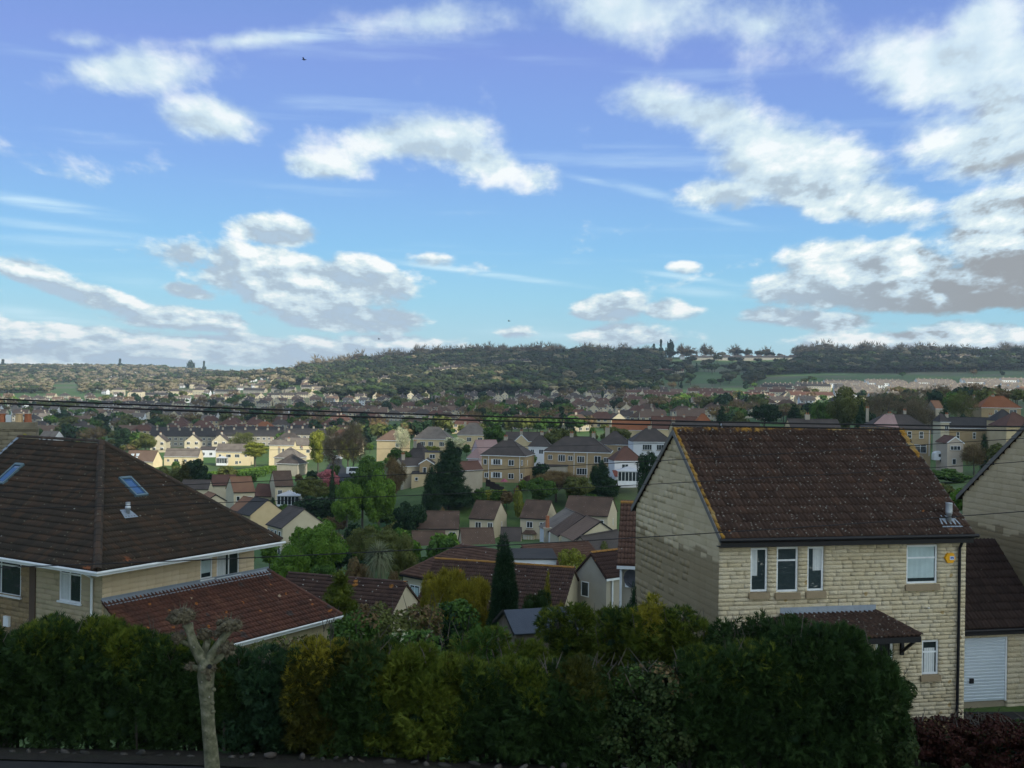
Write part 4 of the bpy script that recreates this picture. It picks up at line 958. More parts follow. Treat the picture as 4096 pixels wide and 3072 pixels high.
def house(label, px, py, Y, yaw, W, D, H, rise, kind='gable', wall='cream', roof='brown', wins=(), chim=(), anchor='fl', oh=.25, vo=.12, tiles=None, name='house', cat='house', group=None, limit=300, extra=None, fascia=white, pipes=(), hipin=None, side='f'):
    p = P(px, py, Y); th = R(yaw); e1 = Vector((math.cos(th), math.sin(th), 0)); e2 = Vector((-math.sin(th), math.cos(th), 0)); up = Vector((0, 0, 1))
    if anchor == 'fl': o = p
    elif anchor == 'fr': o = p - e1 * W
    elif anchor == 'rr': o = p - e1 * W - e2 * D / 2 - up * rise
    elif anchor == 'rl': o = p - e2 * D / 2 - up * rise
    elif anchor == 'gy': o = p - e1 * W / 2 - up * rise        # apex of a gable that faces the front
    base = o - up * H
    t = thing(name, label, cat, base, th, group)
    wm, rm = WL[wall], RF[roof]; b = -4.0
    x0, x1, y0, y1 = vo, W - vo, oh, D - oh
    if kind == 'gable_y': x0, x1, y0, y1 = oh, W - oh, vo, D - vo
    if kind == 'hip': x0, x1, y0, y1 = oh, W - oh, oh, D - oh
    if kind == 'flat': x0, x1, y0, y1 = .1, W - .1, .1, D - .1
    m = MB()
    ks = rise / ((W if kind == 'gable_y' else D) / 2) * oh - .03
    if kind in ('gable', 'gable_y'):
        pts = [(x0, y0), (x1, y0), (x1, y1), (x0, y1)]; zt = H + ks
        for i_ in range(4):
            a, c = pts[i_], pts[(i_ + 1) % 4]
            gab = (kind == 'gable' and i_ in (1, 3)) or (kind == 'gable_y' and i_ in (0, 2))
            f = [(*a, b), (*c, b), (*c, zt)] + ([((a[0] + c[0]) / 2, (a[1] + c[1]) / 2, H + rise - .04)] if gab else []) + [(*a, zt)]
            m.poly(f)
    else: m.box((x0, y0, b), (x1, y1, H))
    wl = m.build('wall', wm, t)
    r_ = MB(); th_ = .10
    def slab(pts):
        n = (Vector(pts[1]) - Vector(pts[0])).cross(Vector(pts[2]) - Vector(pts[0])).normalized()
        lo = [Vector(q) - n * th_ for q in pts]; r_.poly(pts); r_.poly([tuple(q) for q in lo[::-1]])
        for i_ in range(len(pts)): j = (i_ + 1) % len(pts); r_.poly([pts[i_], tuple(lo[i_]), tuple(lo[j]), pts[j]])
    planes = []
    if kind == 'gable':
        slab([(0, 0, H), (W, 0, H), (W, D / 2, H + rise), (0, D / 2, H + rise)]); slab([(W, D, H), (0, D, H), (0, D / 2, H + rise), (W, D / 2, H + rise)])
        L = math.hypot(D / 2, rise); planes = [((0, 0, H + .01), (1, 0, 0), (0, D / 2, rise), [(0, 0), (W, 0), (W, L), (0, L)])]; rid = [((0, D / 2, H + rise), (W, D / 2, H + rise))]
    elif kind == 'gable_y':
        slab([(0, D, H), (0, 0, H), (W / 2, 0, H + rise), (W / 2, D, H + rise)]); slab([(W, 0, H), (W, D, H), (W / 2, D, H + rise), (W / 2, 0, H + rise)])
        L = math.hypot(W / 2, rise); planes = [((0, D, H + .01), (0, -1, 0), (W / 2, 0, rise), [(0, 0), (D, 0), (D, L), (0, L)]), ((W, 0, H + .01), (0, 1, 0), (-W / 2, 0, rise), [(0, 0), (D, 0), (D, L), (0, L)])]; rid = [((W / 2, 0, H + rise), (W / 2, D, H + rise))]
    elif kind == 'hip':
        k = hipin if hipin is not None else min(D / 2, W / 2 - .3); a = (k, D / 2, H + rise); c = (W - k, D / 2, H + rise)
        slab([(0, 0, H), (W, 0, H), c, a]); slab([(W, D, H), (0, D, H), a, c]); slab([(W, 0, H), (W, D, H), c]); slab([(0, D, H), (0, 0, H), a])
        L = math.hypot(D / 2, rise); planes = [((0, 0, H + .01), (1, 0, 0), (0, D / 2, rise), [(0, 0), (W, 0), (W - k, L), (k, L)])]
        rid = [(a, c), ((0, 0, H), a), ((W, 0, H), c)]
        Lk = math.hypot(k, rise); planes.append(((0, D, H + .01), (0, -1, 0), (k, 0, rise), [(0, 0), (D, 0), (D / 2, Lk)])); planes.append(((W, 0, H + .01), (0, 1, 0), (-k, 0, rise), [(0, 0), (D, 0), (D / 2, Lk)]))
    elif kind == 'hipgable':     # hip at the left end, gable at the right
        k = D / 2 * .9; a = (k, D / 2, H + rise); c = (W, D / 2, H + rise)
        slab([(0, 0, H), (W, 0, H), c, a]); slab([(W, D, H), (0, D, H), a, c]); slab([(0, D, H), (0, 0, H), a])
        m2 = MB().poly([(W - vo, y0, H - .1), (W - vo, y1, H - .1), (W - vo, D / 2, H + rise - .1)]); m2.build('gable', wm, t)
        L = math.hypot(D / 2, rise); planes = [((0, 0, H + .01), (1, 0, 0), (0, D / 2, rise), [(0, 0), (W, 0), (W, L), (k, L)])]; rid = [(a, c), ((0, 0, H), a)]
    elif kind == 'flat':
        slab([(0, 0, H), (W, 0, H), (W, D, H + rise), (0, D, H + rise)]); rid = []
    rmat = tiles[2] if tiles else rm
    r_.build('roof', rmat, t)
    if tiles:
        tile_plane(t, planes, tiles[2], 'roof_tile', tiles[0], tiles[1], 2, limit, int(px))
        for a, c in rid: ridge_tiles(t, Vector(a) + Vector((0, 0, .03)), Vector(c) + Vector((0, 0, .03)), tiles[3] if len(tiles) > 3 else tiles[2])
    elif Y < 500:
        rr_ = MB()
        for a, c in rid: rr_.tube([a, c], .10, 6)
        if rid: rr_.build('ridge', rmat, t)
    if kind in ('gable', 'hip', 'hipgable') and Y < 500:
        gt = MB(); gt.box((0, -.07, H - .16), (W, .0, H - .03))
        if kind != 'gable': gt.box((W + .0, -.07, H - .16), (W + .07, D, H - .03))
        gt.build('gutter', fascia, t)
    elif kind == 'gable_y' and Y < 500:
        fs = MB()
        for sx, ex in ((0, W / 2), (W, W / 2)): fs.poly([(sx, -.03, H - .22), (ex, -.03, H + rise - .22), (ex, -.03, H + rise + .02), (sx, -.03, H + .02)])
        fs.build('bargeboard', fascia, t)
    F_ = {'f': lambda u, z: ((u, y0 - .03, z), (1, 0, 0), (0, -1, 0)), 'r': lambda u, z: ((x1 + .03, u, z), (0, 1, 0), (1, 0, 0)), 'l': lambda u, z: ((x0 - .03, u, z), (0, -1, 0), (-1, 0, 0))}
    for w in wins:
        f, u, z, ww, hh = w[:5]; bars = w[5] if len(w) > 5 else ((.5,) if ww > .9 else ()); rails = w[6] if len(w) > 6 else (); fl = w[7] if len(w) > 7 else None
        O, uu, nn = F_[f](u, z); window(t, O, uu, nn, ww, hh, bars, rails, .08 if Y > 150 else .06, .05, fl, half=(.1, .9, .1, .9) if fl else None)
        if Y < 300: MB().box((u - .08, y0 - .12, z - .14), (u + ww + .08, y0 - .005, z - .03)).build('window_sill', sillm, t) if f == 'f' else None
    for c_ in chim:
        cx, cy, ch = c_[:3]; cw = c_[3] if len(c_) > 3 else .8
        ridz = H + rise * (1 - abs((cy - D / 2) / (D / 2))) if kind != 'gable_y' else H + rise * (1 - abs((cx - W / 2) / (W / 2)))
        ch_o = chimney_mb(cx, cy, ridz - .9, H + rise + ch, cw).build('chimney', WL['grey'] if Y < 500 else wm, t)
        for q in (-.22, .22): pot_mb(cx + q, cy, H + rise + ch + .12).build('chimney_pot', terracotta, ch_o)
    for (f, u) in pipes:
        O, uu, nn = F_[f](u, 0); q = Vector(O) + Vector(nn) * .05; MB().tube([(q.x, q.y, -.5), (q.x, q.y, H - .1)], .06, 6).build('downpipe', fascia, t)
    if extra: extra(t, locals())
    return t
W2 = lambda u, z, w=1.2, h=1.15: ('f', u, z, w, h)

# --- lower row just behind the hedge (tiled roofs one can count)
tN = pmat('lichen_brown_tile', [(.040, .025, .020), (.060, .035, .027), (.085, .050, .036)], nscale=1.2, rnd=.5, rough=.9, spots=[((.34, .33, .29), 3.2, .18, .45), ((.30, .13, .03), 1.2, .26, .22)], bump=.3)
tO = pmat('orange_lichen_tile', [(.16, .085, .03), (.28, .14, .03), (.12, .06, .03)], nscale=1.5, rnd=.5, rough=.9, spots=[((.42, .41, .34), 2.6, .14, .3)], bump=.3)
tM = pmat('mid_brown_tile', [(.075, .042, .030), (.10, .055, .038), (.125, .072, .05)], nscale=1.0, rnd=.4, rough=.9, spots=[((.35, .34, .3), 2.5, .12, .3)], bump=.3)
tD = pmat('dark_brown_tile', [(.035, .020, .018), (.050, .028, .022)], nscale=1.0, rnd=.5, rough=.9, spots=[((.22, .1, .03), 2.0, .14, .25)], bump=.3)
house('low bungalow with long dark lichen-flecked roof beyond the red-tiled lean-to', 407, 583, 73, -20, 8.6, 6.6, 2.6, 2.35, 'gable', 'cream', anchor='rr', tiles=(.30, .33, tN, tN), fascia=black, wins=[('r', 2.6, .4, .8, 1.0)])
house('bungalow with orange-lichened ridge and bare gable, behind the golden conifer and dark cypress', 574.8, 568.3, 75, -18, 9.8, 8.0, 2.5, 2.95, 'gable', 'cream', anchor='rr', tiles=(.30, .33, tN, tO), fascia=black)
house('bungalow with hipped brown roof and two pale-framed windows under its low eave', 400, 574, 97, -43, 8.6, 7.6, 2.5, 2.45, 'hipgable', 'cream', tiles=(.30, .33, tM, tM), fascia=black,
      wins=[('f', 1.0, .45, 1.2, 1.3, (.5,), (), blind), ('f', 3.3, .25, 1.25, 1.5, (), (), blind)])
house('bungalow with mid-brown roof and broad left gable, half hidden by a yellow-green bush', 536, 566, 104, 32, 7.6, 4.9, 2.5, 1.45, 'gable', 'cream', tiles=(.30, .33, tM, tM), fascia=black)
house('narrow gabled garage of pale stone with red-brown roof and white gutter', 606.4, 578.7, 74, 39, 3.4, 3.1, 3.4, 1.45, 'gable', 'grey', tiles=(.30, .33, tD, tO), wins=[('l', 2.5, 1.9, .75, 1.0)], name='garage', cat='garage', pipes=(('f', .6),), oh=.12)
house('stone house with strip of orange-lichened tiles showing past the big gable, white alarm box', 616.8, 565, 50, -8, 6.5, 6.0, 4.6, 2.35, 'gable', 'grey', tiles=(.30, .33, tM, tO), pipes=(('f', .18),), limit=120, oh=.2,
      extra=lambda t, L: (MB().poly([(.35, .14, 3.9), (.66, .14, 3.9), (.58, .14, 3.62), (.43, .14, 3.62)]).box((.36, .145, 3.63), (.65, .19, 3.9)).build('alarm_box', white, t)))
house('flat-roofed garden room with white glazed doors beside the dark cypress', 506, 558.5, 88, 5, 4.0, 3.6, 2.4, .25, 'flat', 'white', 'black', wins=[('f', 1.6, .1, 1.7, 1.9, (.5,), ())], name='garden_room', cat='garden room')
def sat_dish():
    b = P(631.2, 578.6, 44.8); t = thing('satellite_dish', 'grey satellite dish at the edge of the damp gable wall', 'dish', b, -.6)
    m = MB(); n = 14; r = .34; rings = [(0, .10), (.5, .07), (1, 0)]
    for (q0, d0), (q1, d1) in zip(rings, rings[1:]):
        for k in range(n):
            a0, a1 = 2 * math.pi * k / n, 2 * math.pi * (k + 1) / n
            f = lambda q, a, d: (math.cos(a) * r * q, d, math.sin(a) * r * q * 1.05)
            m.poly([f(q0, a0, d0), f(q1, a0, d1), f(q1, a1, d1), f(q0, a1, d0)] if q0 else [f(q1, a0, d1), f(q1, a1, d1), (0, d0, 0)])
    m.build('dish', pmat('dish_grey', [(.07, .07, .075)], rough=.5), t); MB().tube([(0, .1, -.1), (0, .3, -.3), (.2, .45, -.3)], .02, 6).tube([(0, .05, -.3), (0, -.25, -.12)], .012, 6).build('arm', black, t)
sat_dish()
def shed():
    a = at(531, 45); zr = P(0, 609, 46).z; b = Vector((P(517, 612, 44).x, 44.2, -12.4))
    t = thing('garden_shed', 'wooden garden shed with blue-grey felt roof behind the hedge top', 'shed', b, R(20))
    W_, D_, H, r = 2.6, 2.2, zr - b.z - .22, .62
    m = MB()
    pts = [(0, 0), (W_, 0), (W_, D_), (0, D_)]
    for i in range(4):
        p, q = pts[i], pts[(i + 1) % 4]; m.poly([(*p, -1), (*q, -1), (*q, H)] + ([((p[0] + q[0]) / 2, (p[1] + q[1]) / 2, H + r)] if i in (1, 3) else []) + [(*p, H)])
    m.build('wall', wood, t)
    for k in range(14): MB().box((-.02, k * D_ / 14, -1), (-.001, (k + .93) * D_ / 14, H + r * (1 - abs((k + .5) / 7 - 1)) - .04)).build('plank', wood, t)
    rf = MB(); rf.box((-.15, -.0, -.02), (W_ + .15, math.hypot(D_ / 2, r) + .15, .03), Matrix.Translation((0, -.12, H - .09)) @ Matrix.Rotation(math.atan2(r, D_ / 2), 4, 'X'))
    rf.box((-.15, 0, -.02), (W_ + .15, math.hypot(D_ / 2, r) + .15, .03), Matrix.Translation((0, D_ + .12, H - .09)) @ Matrix.Rotation(-math.atan2(r, D_ / 2), 4, 'X') @ Matrix.Scale(-1, 4, (0, 1, 0)))
    rf.build('roof', felt, t)
    MB().box((-.17, -.14, H - .14), (-.15, .02, H)).poly([(-.18, -.14, H - .15), (-.18, D_ / 2, H + r - .06), (-.18, D_ / 2, H + r + .06), (-.18, -.14, H - .03)]).poly([(-.18, D_ + .14, H - .15), (-.18, D_ / 2, H + r - .06), (-.18, D_ / 2, H + r + .06), (-.18, D_ + .14, H - .03)]).build('bargeboard', black, t)
shed()

def bay(t):
    m = MB().box((1.0, -.55, -2), (3.1, .2, 2.05)); m.build('bay', WL['cream'], t)
    MB().poly([(.7, -.8, 2.05), (3.4, -.8, 2.05), (2.9, .2, 2.7), (1.2, .2, 2.7)]).poly([(3.4, -.8, 2.05), (3.4, .2, 2.05), (2.9, .2, 2.7)]).poly([(.7, .2, 2.05), (.7, -.8, 2.05), (1.2, .2, 2.7)]).build('bay_roof', RF['brown'], t)
    window(t, (1.5, -.58, .5), (1, 0, 0), (0, -1, 0), 1.1, 1.35, (.5,), ()); window(t, (1.02, -.57, .5), (1, 0, 0), (0, -1, 0), .3, 1.35)
# --- modern estate in the dip
G_ = 'small modern houses of the cul-de-sac'
house('cream cul-de-sac house seen square on, wide brown roof, garage roof in front', 414.2, 528.6, 205, 2, 8.0, 8.0, 4.9, 2.7, wins=[W2(.95, 3.2, .35, 1.1), W2(1.9, 3.2, 1.1, 1.1), W2(4.0, 3.2, .35, 1.1), W2(6.2, 3.2), W2(6.4, .6, 1.1, 1)], group=G_, fascia=black)
house('cream gabled house with two first-floor windows, between the steps and the dark garage', 468.5, 518.1, 215, -18, 5.1, 8.0, 4.9, 2.95, wins=[W2(1.25, 3.1), W2(3.7, 3.1, 1.0), ('r', 4.6, 2.9, .35, 1.1)], group=G_, fascia=black)
house('cream gabled house with tiled bay window and chimney-like flue on its flank', 519.3, 517.7, 213, -18, 5.1, 8.0, 4.9, 2.95, wins=[W2(1.35, 3.1), W2(3.9, 3.1, .95), ('r', 5.2, 2.9, .5, 1.2)], group=G_, fascia=black, extra=lambda t, L: bay(t))
house('long cream house with wide plain brown roof, behind the cluster of gable ends', 562.6, 514, 208, -18, 8.4, 8.0, 4.9, 2.95, wins=[W2(1.2, 3.1, .35), W2(2.2, 3.1, 1), W2(6.4, 3.0), ('r', 4.4, 2.8, .4, 1.2)], group=G_, fascia=black)
house('brown-roofed garage in front of the square-on cream house', 412.5, 547.2, 188, 9, 5.6, 5.6, 2.4, 2.3, name='garage', cat='garage', group='garages of the cul-de-sac', fascia=black)
house('brown-roofed garage between two gabled cream houses and the hipped roof', 462.0, 545.6, 188, 10, 5.6, 5.6, 2.4, 2.5, name='garage', cat='garage', group='garages of the cul-de-sac', fascia=black)
house('low dark-roofed garage with green door', 499.5, 541.2, 205, -4, 3.8, 5.0, 2.3, 2.2, roof='dark', name='garage', cat='garage', group='garages of the cul-de-sac', fascia=black,
      extra=lambda t, L: MB().box((1.4, .1, -1.5), (3.4, .22, 1.9)).build('garage_door', pmat('green_door', [(.02, .11, .07)], rough=.5), t))
house('gable end rendered white, leftmost of three overlapping gables', 575.5, 512.4, 196, 12, 9.6, 7, 4.2, 3.2, 'gable_y', 'white', 'grey', anchor='gy', fascia=black, group='overlapping gable ends')
house('cream gable end between the white gable and the one with the small dark window', 584.8, 516, 186, 12, 9.0, 6, 4.0, 3.2, 'gable_y', 'cream', 'brown', anchor='gy', fascia=black, group='overlapping gable ends')
house('cream gable end with small dark window, rightmost of three overlapping gables', 600.5, 521.3, 176, 14, 8.8, 7, 4.8, 2.9, 'gable_y', 'cream', 'pinkbrown', anchor='gy', fascia=black, group='overlapping gable ends', wins=[('f', 6.0, .3, .8, 1.3)])
def wall_chimney():
    b = P(549, 541, 196); t = thing('garden_chimney', 'squat stone stack with one tall orange pot beside the white gable', 'chimney', b)
    MB().box((-.9, -.5, -3), (.9, .5, 2.0)).box((-1.0, -.6, 2.0), (1.0, .6, 2.3)).build('stack', WL['grey'], t); pot_mb(-.3, 0, 2.3, .35, 2.0).build('chimney_pot', terracotta, t)
wall_chimney()
house('roof gable sloping away behind the yellow-green bush, left of the orange tile strip', 606, 567.5, 115, 52, 7, 6.4, 3.0, 2.8, roof='dark', fascia=black)
# left cluster
house('cream gabled house with hexagonal white conservatory roof in front', 274.9, 486.2, 262, 20, 4.3, 9.0, 5.0, 3.1, wall='cream', roof='brown', anchor='fl', fascia=black, group=G_, wins=[W2(.7, 3.0, 1.0, 1.1), W2(2.9, 3.2, .95, .8)])
house('cream gabled house behind two small orange-roofed garages, with brown hipless roof', 233.5, 492.4, 255, 26, 4.9, 8.6, 5.0, 3.1, wall='cream', roof='orangebrown', fascia=black, group=G_, wins=[W2(.7, 3.0, .8, 1.1), W2(3.0, 3.1, 1, .9)])
house('pale house with red-brown roof just right of the flat black roof', 210.5, 485.4, 290, 8, 6.0, 7, 5, 2.4, wall='cream', roof='maroon', fascia=black, group=G_)
house('low house with flat-looking dark brown roof below the golden conifer', 180, 489, 270, 4, 6.6, 6, 3, 1.9, wall='cream', roof='dark', fascia=black, group=G_)
house('small garage with orange-brown roof and cream gable facing front', 216, 494.2, 232, 30, 4.6, 6, 3.0, 1.4, 'gable_y', 'cream', 'orangebrown', anchor='gy', name='garage', cat='garage', fascia=black)
house('garage with orange-brown roof slope facing left and long cream gable', 228.5, 509.5, 222, -48, 4.4, 6.2, 3.4, 2.4, wall='cream', roof='orangebrown', name='garage', cat='garage', fascia=black)
house('house with near-black roof slope above the big red-tiled house roof edge', 235.9, 512.6, 205, -50, 5.2, 7.2, 4.8, 2.6, wall='ochre', roof='black', fascia=black, group=G_)
house('house with dark roof slope and row of small greenish windows, beside the bright green tree', 265.7, 524, 178, -54, 5.7, 7.6, 4.8, 2.7, wall='cream', roof='dark', fascia=black, group=G_, wins=[('f', .4, 3.1, .5, 1.1), ('f', 1.5, 3.1, .7, 1.1), ('f', 2.8, 3.1, .7, 1.1), ('f', 4.2, 3.1, .8, 1.1), ('f', 4.0, .4, .9, 1.2)])
house('dark-roofed house tucked between the two gabled cream houses', 252.5, 496, 268, -10, 4.6, 6, 3, 2.6, wall='cream', roof='maroon', fascia=black)
def conservatory(label, x, y, Y, w, h, roofm_, yaw=0):
    b = P(x, y, Y); t = thing('conservatory', label, 'conservatory', b, R(yaw))
    m = MB(); d = w * .7
    for i in range(7):
        xx = w * i / 6; m.box((xx - .05, 0, 0), (xx + .05, .1, h))
    for i in range(5):
        yy = d * i / 4; m.box((w - .05, yy, 0), (w + .05, yy + .1, h))
    m.box((-.1, 0, h), (w + .1, .12, h + .15)).box((w - .05, 0, h), (w + .07, d, h + .15)).box((0, .01, -.5), (w, .09, .45)).box((w - .04, .1, -.5), (w + .04, d, .45)); m.build('frame', white, t)
    MB().box((.05, .04, .45), (w - .02, .07, h)).box((w - .02, .1, .45), (w, d, h)).build('pane', glassd, t)
    c = (w / 2, d / 2, h + 1.1); q = [(-.2, -.2, h + .15), (w + .2, -.2, h + .15), (w + .2, d, h + .15), (-.2, d, h + .15)]
    r_ = MB()
    for i in range(4): r_.poly([q[i], q[(i + 1) % 4], c])
    r_.build('roof', roofm_, t)
clear_roof = pmat('polycarbonate_roof', [(0.3720, 0.3840, 0.3960), (0.4200, 0.4320, 0.4380)], rough=.4, nscale=1)
conservatory('white hexagonal-roofed conservatory behind the cream gabled house', 277, 506.5, 248, 4.6, 2.2, clear_roof)
conservatory('pale conservatory below the red lean-to roof, right of the tall dark conifer', 618, 483, 238, 4.4, 2.3, clear_roof)
conservatory('white lean-to sunroom on the sunlit cream pair of houses', 216.2, 464.2, 476, 4.2, 2.4, clear_roof)

# --- semi-detached rows above the dip
S_ = 'ochre stone semi-detached houses above the gardens'
sw = lambda u, z: ('f', u, z, 1.7, 1.3, (.33, .66))
house('ochre stone pair of houses with white shutters and hipped dark roof', 480.3, 454.8, 255, -15, 10.4, 9.0, 5.4, 3.3, 'hip', 'tan', 'dark', group=S_, chim=[(4.6, 4.5, .5)], pipes=(('f', 1.9), ('f', 9.0)),
      wins=[('f', .7, 3.3, .8, 1.2), sw(2.9, 3.3), ('f', 6.4, 3.2, 1.3, 1.3), ('f', 9.3, 3.3, .4, 1.2), ('f', .9, .4, 1.0, 1.1), sw(2.9, .4), ('f', 6.4, .3, 1.3, 1.2), ('f', 9.2, .4, .5, 1.2), ('r', 2.5, 3.2, .3, 1.2)], hipin=4.2,
      extra=lambda t, L: [MB().box((u, .18, z), (u + .32, .215, z + 1.25)).build('shutter', white, t) for u in (2.5, 4.65) for z in (3.3, .4)])
house('long ochre stone terrace with six upper windows and two chimneys', 543, 451.2, 258, -8, 15.2, 9, 5.4, 3.2, 'hip', 'tan', 'dark', group=S_, chim=[(6.0, 4.5, .6), (11.0, 4.5, .7)], pipes=(('f', 7.0), ('f', 9.9)),
      wins=[('f', 1.1, 3.5, 1, 1.1), ('f', 3.4, 3.2, 1.6, 1.5, (.33, .66)), ('f', 5.6, 3.4, 1.1, 1.1), ('f', 7.7, 3.0, 1.6, 1.5, (.33, .66)), ('f', 11.5, 3.0, 1.5, 1.6), ('f', 13.6, 3.2, 1.1, 1.1), ('f', 7.6, .3, 2.4, 1.5, (.25, .5, .75)), ('f', 11.5, .3, 1.6, 1.3), ('f', 13.8, .1, .8, 2)],
      extra=lambda t, L: [MB().box((.4, -2.2, -1), (5.6, .2, 2.3)).build('extension', WL['grey'], t), MB().box((.2, -2.4, 2.3), (5.8, .2, 2.5)).build('extension_roof', RF['dark'], t)])
house('dark-roofed house with white upper wall, set behind the gap between the ochre pairs', 527.5, 446.6, 305, -4, 6.4, 8, 5, 3.1, 'hip', 'white', 'dark', chim=[(3.6, 4, .4)], wins=[('f', .8, 3.1, 1.0, 1.2), ('f', 3.0, 3.1, 1.2, 1.2)])
house('buff gable with white bargeboards rising behind the shuttered pair', 521.4, 434.5, 330, 0, 4.2, 8, 5, 2.0, 'gable_y', 'ochre', 'dark', anchor='gy', chim=[(2.1, 1.5, .8)])
house('dark roof with long ridge behind the buff gable', 506, 441, 345, 2, 15, 8, 4.6, 2.6, roof='dark', wall='ochre', chim=[(13.6, 4, .4)])
house('house with brown pyramid roof and big chimney right of the ochre terrace', 597, 444.2, 300, -6, 9.2, 9, 5, 3.3, 'hip', 'tan', 'dark', chim=[(2.6, 3.5, .8, 1.2)], wins=[('f', 5.4, 3.4, .8, .9)])
house('dark-roofed house with three white windows just left of the main roof ridge', 632.5, 441.6, 290, 4, 10.5, 8, 5, 3.2, 'hip', 'white', 'dark', wins=[('f', 2.6, 2.9, 2.4, 1.4, (.25, .5, .75)), ('f', 6.2, 2.9, 2.4, 1.4, (.25, .5, .75))], chim=[(5, 4, .5)])
house('white-walled house with red hipped roof above a red lean-to', 613.8, 460.8, 246, 8, 6.6, 6.5, 5.2, 2.9, 'hip', 'white', 'maroon', wins=[('f', 1.8, 3.5, 1.5, 1.0), ('f', 4.7, 4.6, .7, .7)],
      extra=lambda t, L: MB().poly([(-.3, -2.2, 2.0), (5, -2.2, 2.0), (5, .2, 3.2), (-.3, .2, 3.2)]).build('lean_to_roof', RF['red'], t) and MB().box((-.1, -2.0, -4), (4.8, .1, 1.98)).build('lean_to_wall', WL['white'], t))
house('pale pink sloping roof showing behind the shuttered pair', 479, 453, 300, 20, 6.0, 7, 4, 3.2, wall='pink', roof='pink')
house('round-fronted pink rendered house beside the big dark conifer', 466.5, 458, 280, -25, 3.4, 4.6, 4.6, 2.2, 'hip', 'pink', 'pink')
house('small gable-ended outbuilding with red roof, between conifer and shuttered pair', 462.5, 470.5, 240, 36, 5.4, 4.2, 3.4, 1.7, wall='grey', roof='maroon', wins=[('l', 2.0, 1.2, .8, 1.1)], name='outbuilding', cat='outbuilding')
house('cream gable with grey roof left of the flat-dormered house', 403.6, 466.2, 262, 34, 6.0, 5.4, 4.2, 1.7, wall='cream', roof='dark', chim=[(1.0, 2.2, .7)], fascia=white)
house('dark flat dormer with one wide white window beside the tall conifer', 424.5, 452, 268, -4, 3.6, 4, 2.2, .1, 'flat', 'ochre', 'black', wins=[('f', 1.2, .7, 1.3, 1.0)])
house('ochre gabled rear extension with two stacked white windows', 426.5, 459, 262, 0, 3.6, 5, 5.4, 1.1, 'gable_y', 'tan', 'dark', anchor='gy', wins=[('f', 1.0, 3.3, .8, 1.3), ('f', 2.7, 3.3, .5, 1.2), ('f', 1.0, .5, .9, 1.2)])
house('low flat-roofed ochre annexe with small window and dark door', 411, 473.6, 260, 0, 3.4, 4, 3.6, .3, 'flat', 'ochre', 'black', wins=[('f', .9, 2.0, .7, .8)], name='annexe', cat='annexe')
house('dark hipped house hidden by the round bush on the slope', 402, 459, 300, -18, 6.4, 8, 4, 4.1, 'hip', 'white', 'dark', chim=[(2.4, 3, .4)], wins=[('f', 3.8, 1.8, 1.0, 1.1)])
# bungalows in weak sun
B_ = 'broad hipped houses above the conifer'
bw = lambda *us: [('f', u, 1.6, 1.7, 1.5, (.33, .66)) for u in us]
house('broad grey-brown hipped house with three pairs of white windows', 412.6, 438.8, 395, -4, 13.0, 11, 4.0, 4.0, 'hip', 'ochre', 'grey', group=B_, wins=bw(2.6, 5.4, 9.2), hipin=4.6)
house('broad grey hipped house behind the white-blossomed tree', 457, 434.8, 420, 3, 12.0, 11, 4.0, 4.2, 'hip', 'ochre', 'grey', group=B_, wins=bw(3.6, 7.6), hipin=4.6, chim=[(3, 5, .4)])
house('hipped roof of pinkish tiles left of the pale blossom tree', 376, 440, 420, -12, 10.5, 9, 4.0, 3.5, 'hip', 'ochre', 'pinkbrown', group=B_, wins=bw(7.4))
# sunlit row on the left
Y_ = 'sunlit cream pairs of houses on the far bank'
yw = lambda *us: [('f', u, 3.1, 1.3, 1.2) for u in us]
house('sunlit cream pair with white sunroom and four upper windows', 215.5, 451.8, 480, 0, 14.4, 8, 5.3, 3.2, wall='yellow', roof='grey', group=Y_, wins=[('f', 1.3, 3.2, 1.1, 1.1), ('f', 4.4, 3.0, 2.0, 1.3, (.33,)), ('f', 8.0, 3.0, 2.0, 1.4, (.33, .66)), ('f', 12.1, 3.3, 1, 1.1), ('f', 8.2, .2, 1.2, 1.4), ('f', 9.8, .6, .9, 1)])
house('sunlit cream pair half hidden by dark and golden conifers', 163.6, 456.4, 480, 0, 14.6, 8, 5.3, 3.2, wall='yellow', roof='grey', group=Y_, wins=[('f', 1.4, 3.1, 1.0, 1.1), ('f', 4.3, 2.9, 1.8, 1.4), ('f', 8.4, 3.1, 1.2, 1.1), ('f', 12.2, 3.1, 1.2, 1.1)])
house('brown-roofed house with two pale roof windows above the near roof hip', 124, 461, 470, -12, 13.0, 8, 4.4, 4.3, wall='yellow', roof='pinkbrown', group=Y_,
      extra=lambda t, L: [MB().box((u, 1.1 + v, 4.4 + 1.3 + v * 1.07), (u + 1.0, 2.0 + v, 4.4 + 2.3 + v * 1.07)).build('roof_window', pmat('bright_rooflight', [(.6, .66, .7)], rough=.2), t) for u, v in ((2.2, .6), (4.4, .7), (4.3, -.5))])
house('grey-walled house seen between the two sunlit pairs', 199, 449.5, 520, 0, 7.2, 8, 8, 1.2, wall='white', roof='dark', wins=[('f', 1.2, 5.4, 1.4, 1.3), ('f', 4.6, 5.4, 1.4, 1.3), ('f', 4.6, 1.6, 1.4, 1.3)])
house('sunlit house with pale roof and projecting wing below the yellow tree', 284, 445.2, 500, 2, 12.6, 8, 4.6, 3.1, wall='yellow', roof='grey', group=Y_, wins=yw(6.8) + [('f', 9.6, 1.4, 1.6, 1.5)])
house('bright cream house front with small dark window, lit by the sun', 268.8, 445.0, 470, 2, 10.2, 7, 4.6, 1.9, wall='yellow', roof='grey', group=Y_, wins=[('f', 5.4, 1.8, .8, 1.4)], chim=[(7.6, 3, .6, 1.1), (.4, 3, .6, .7)])
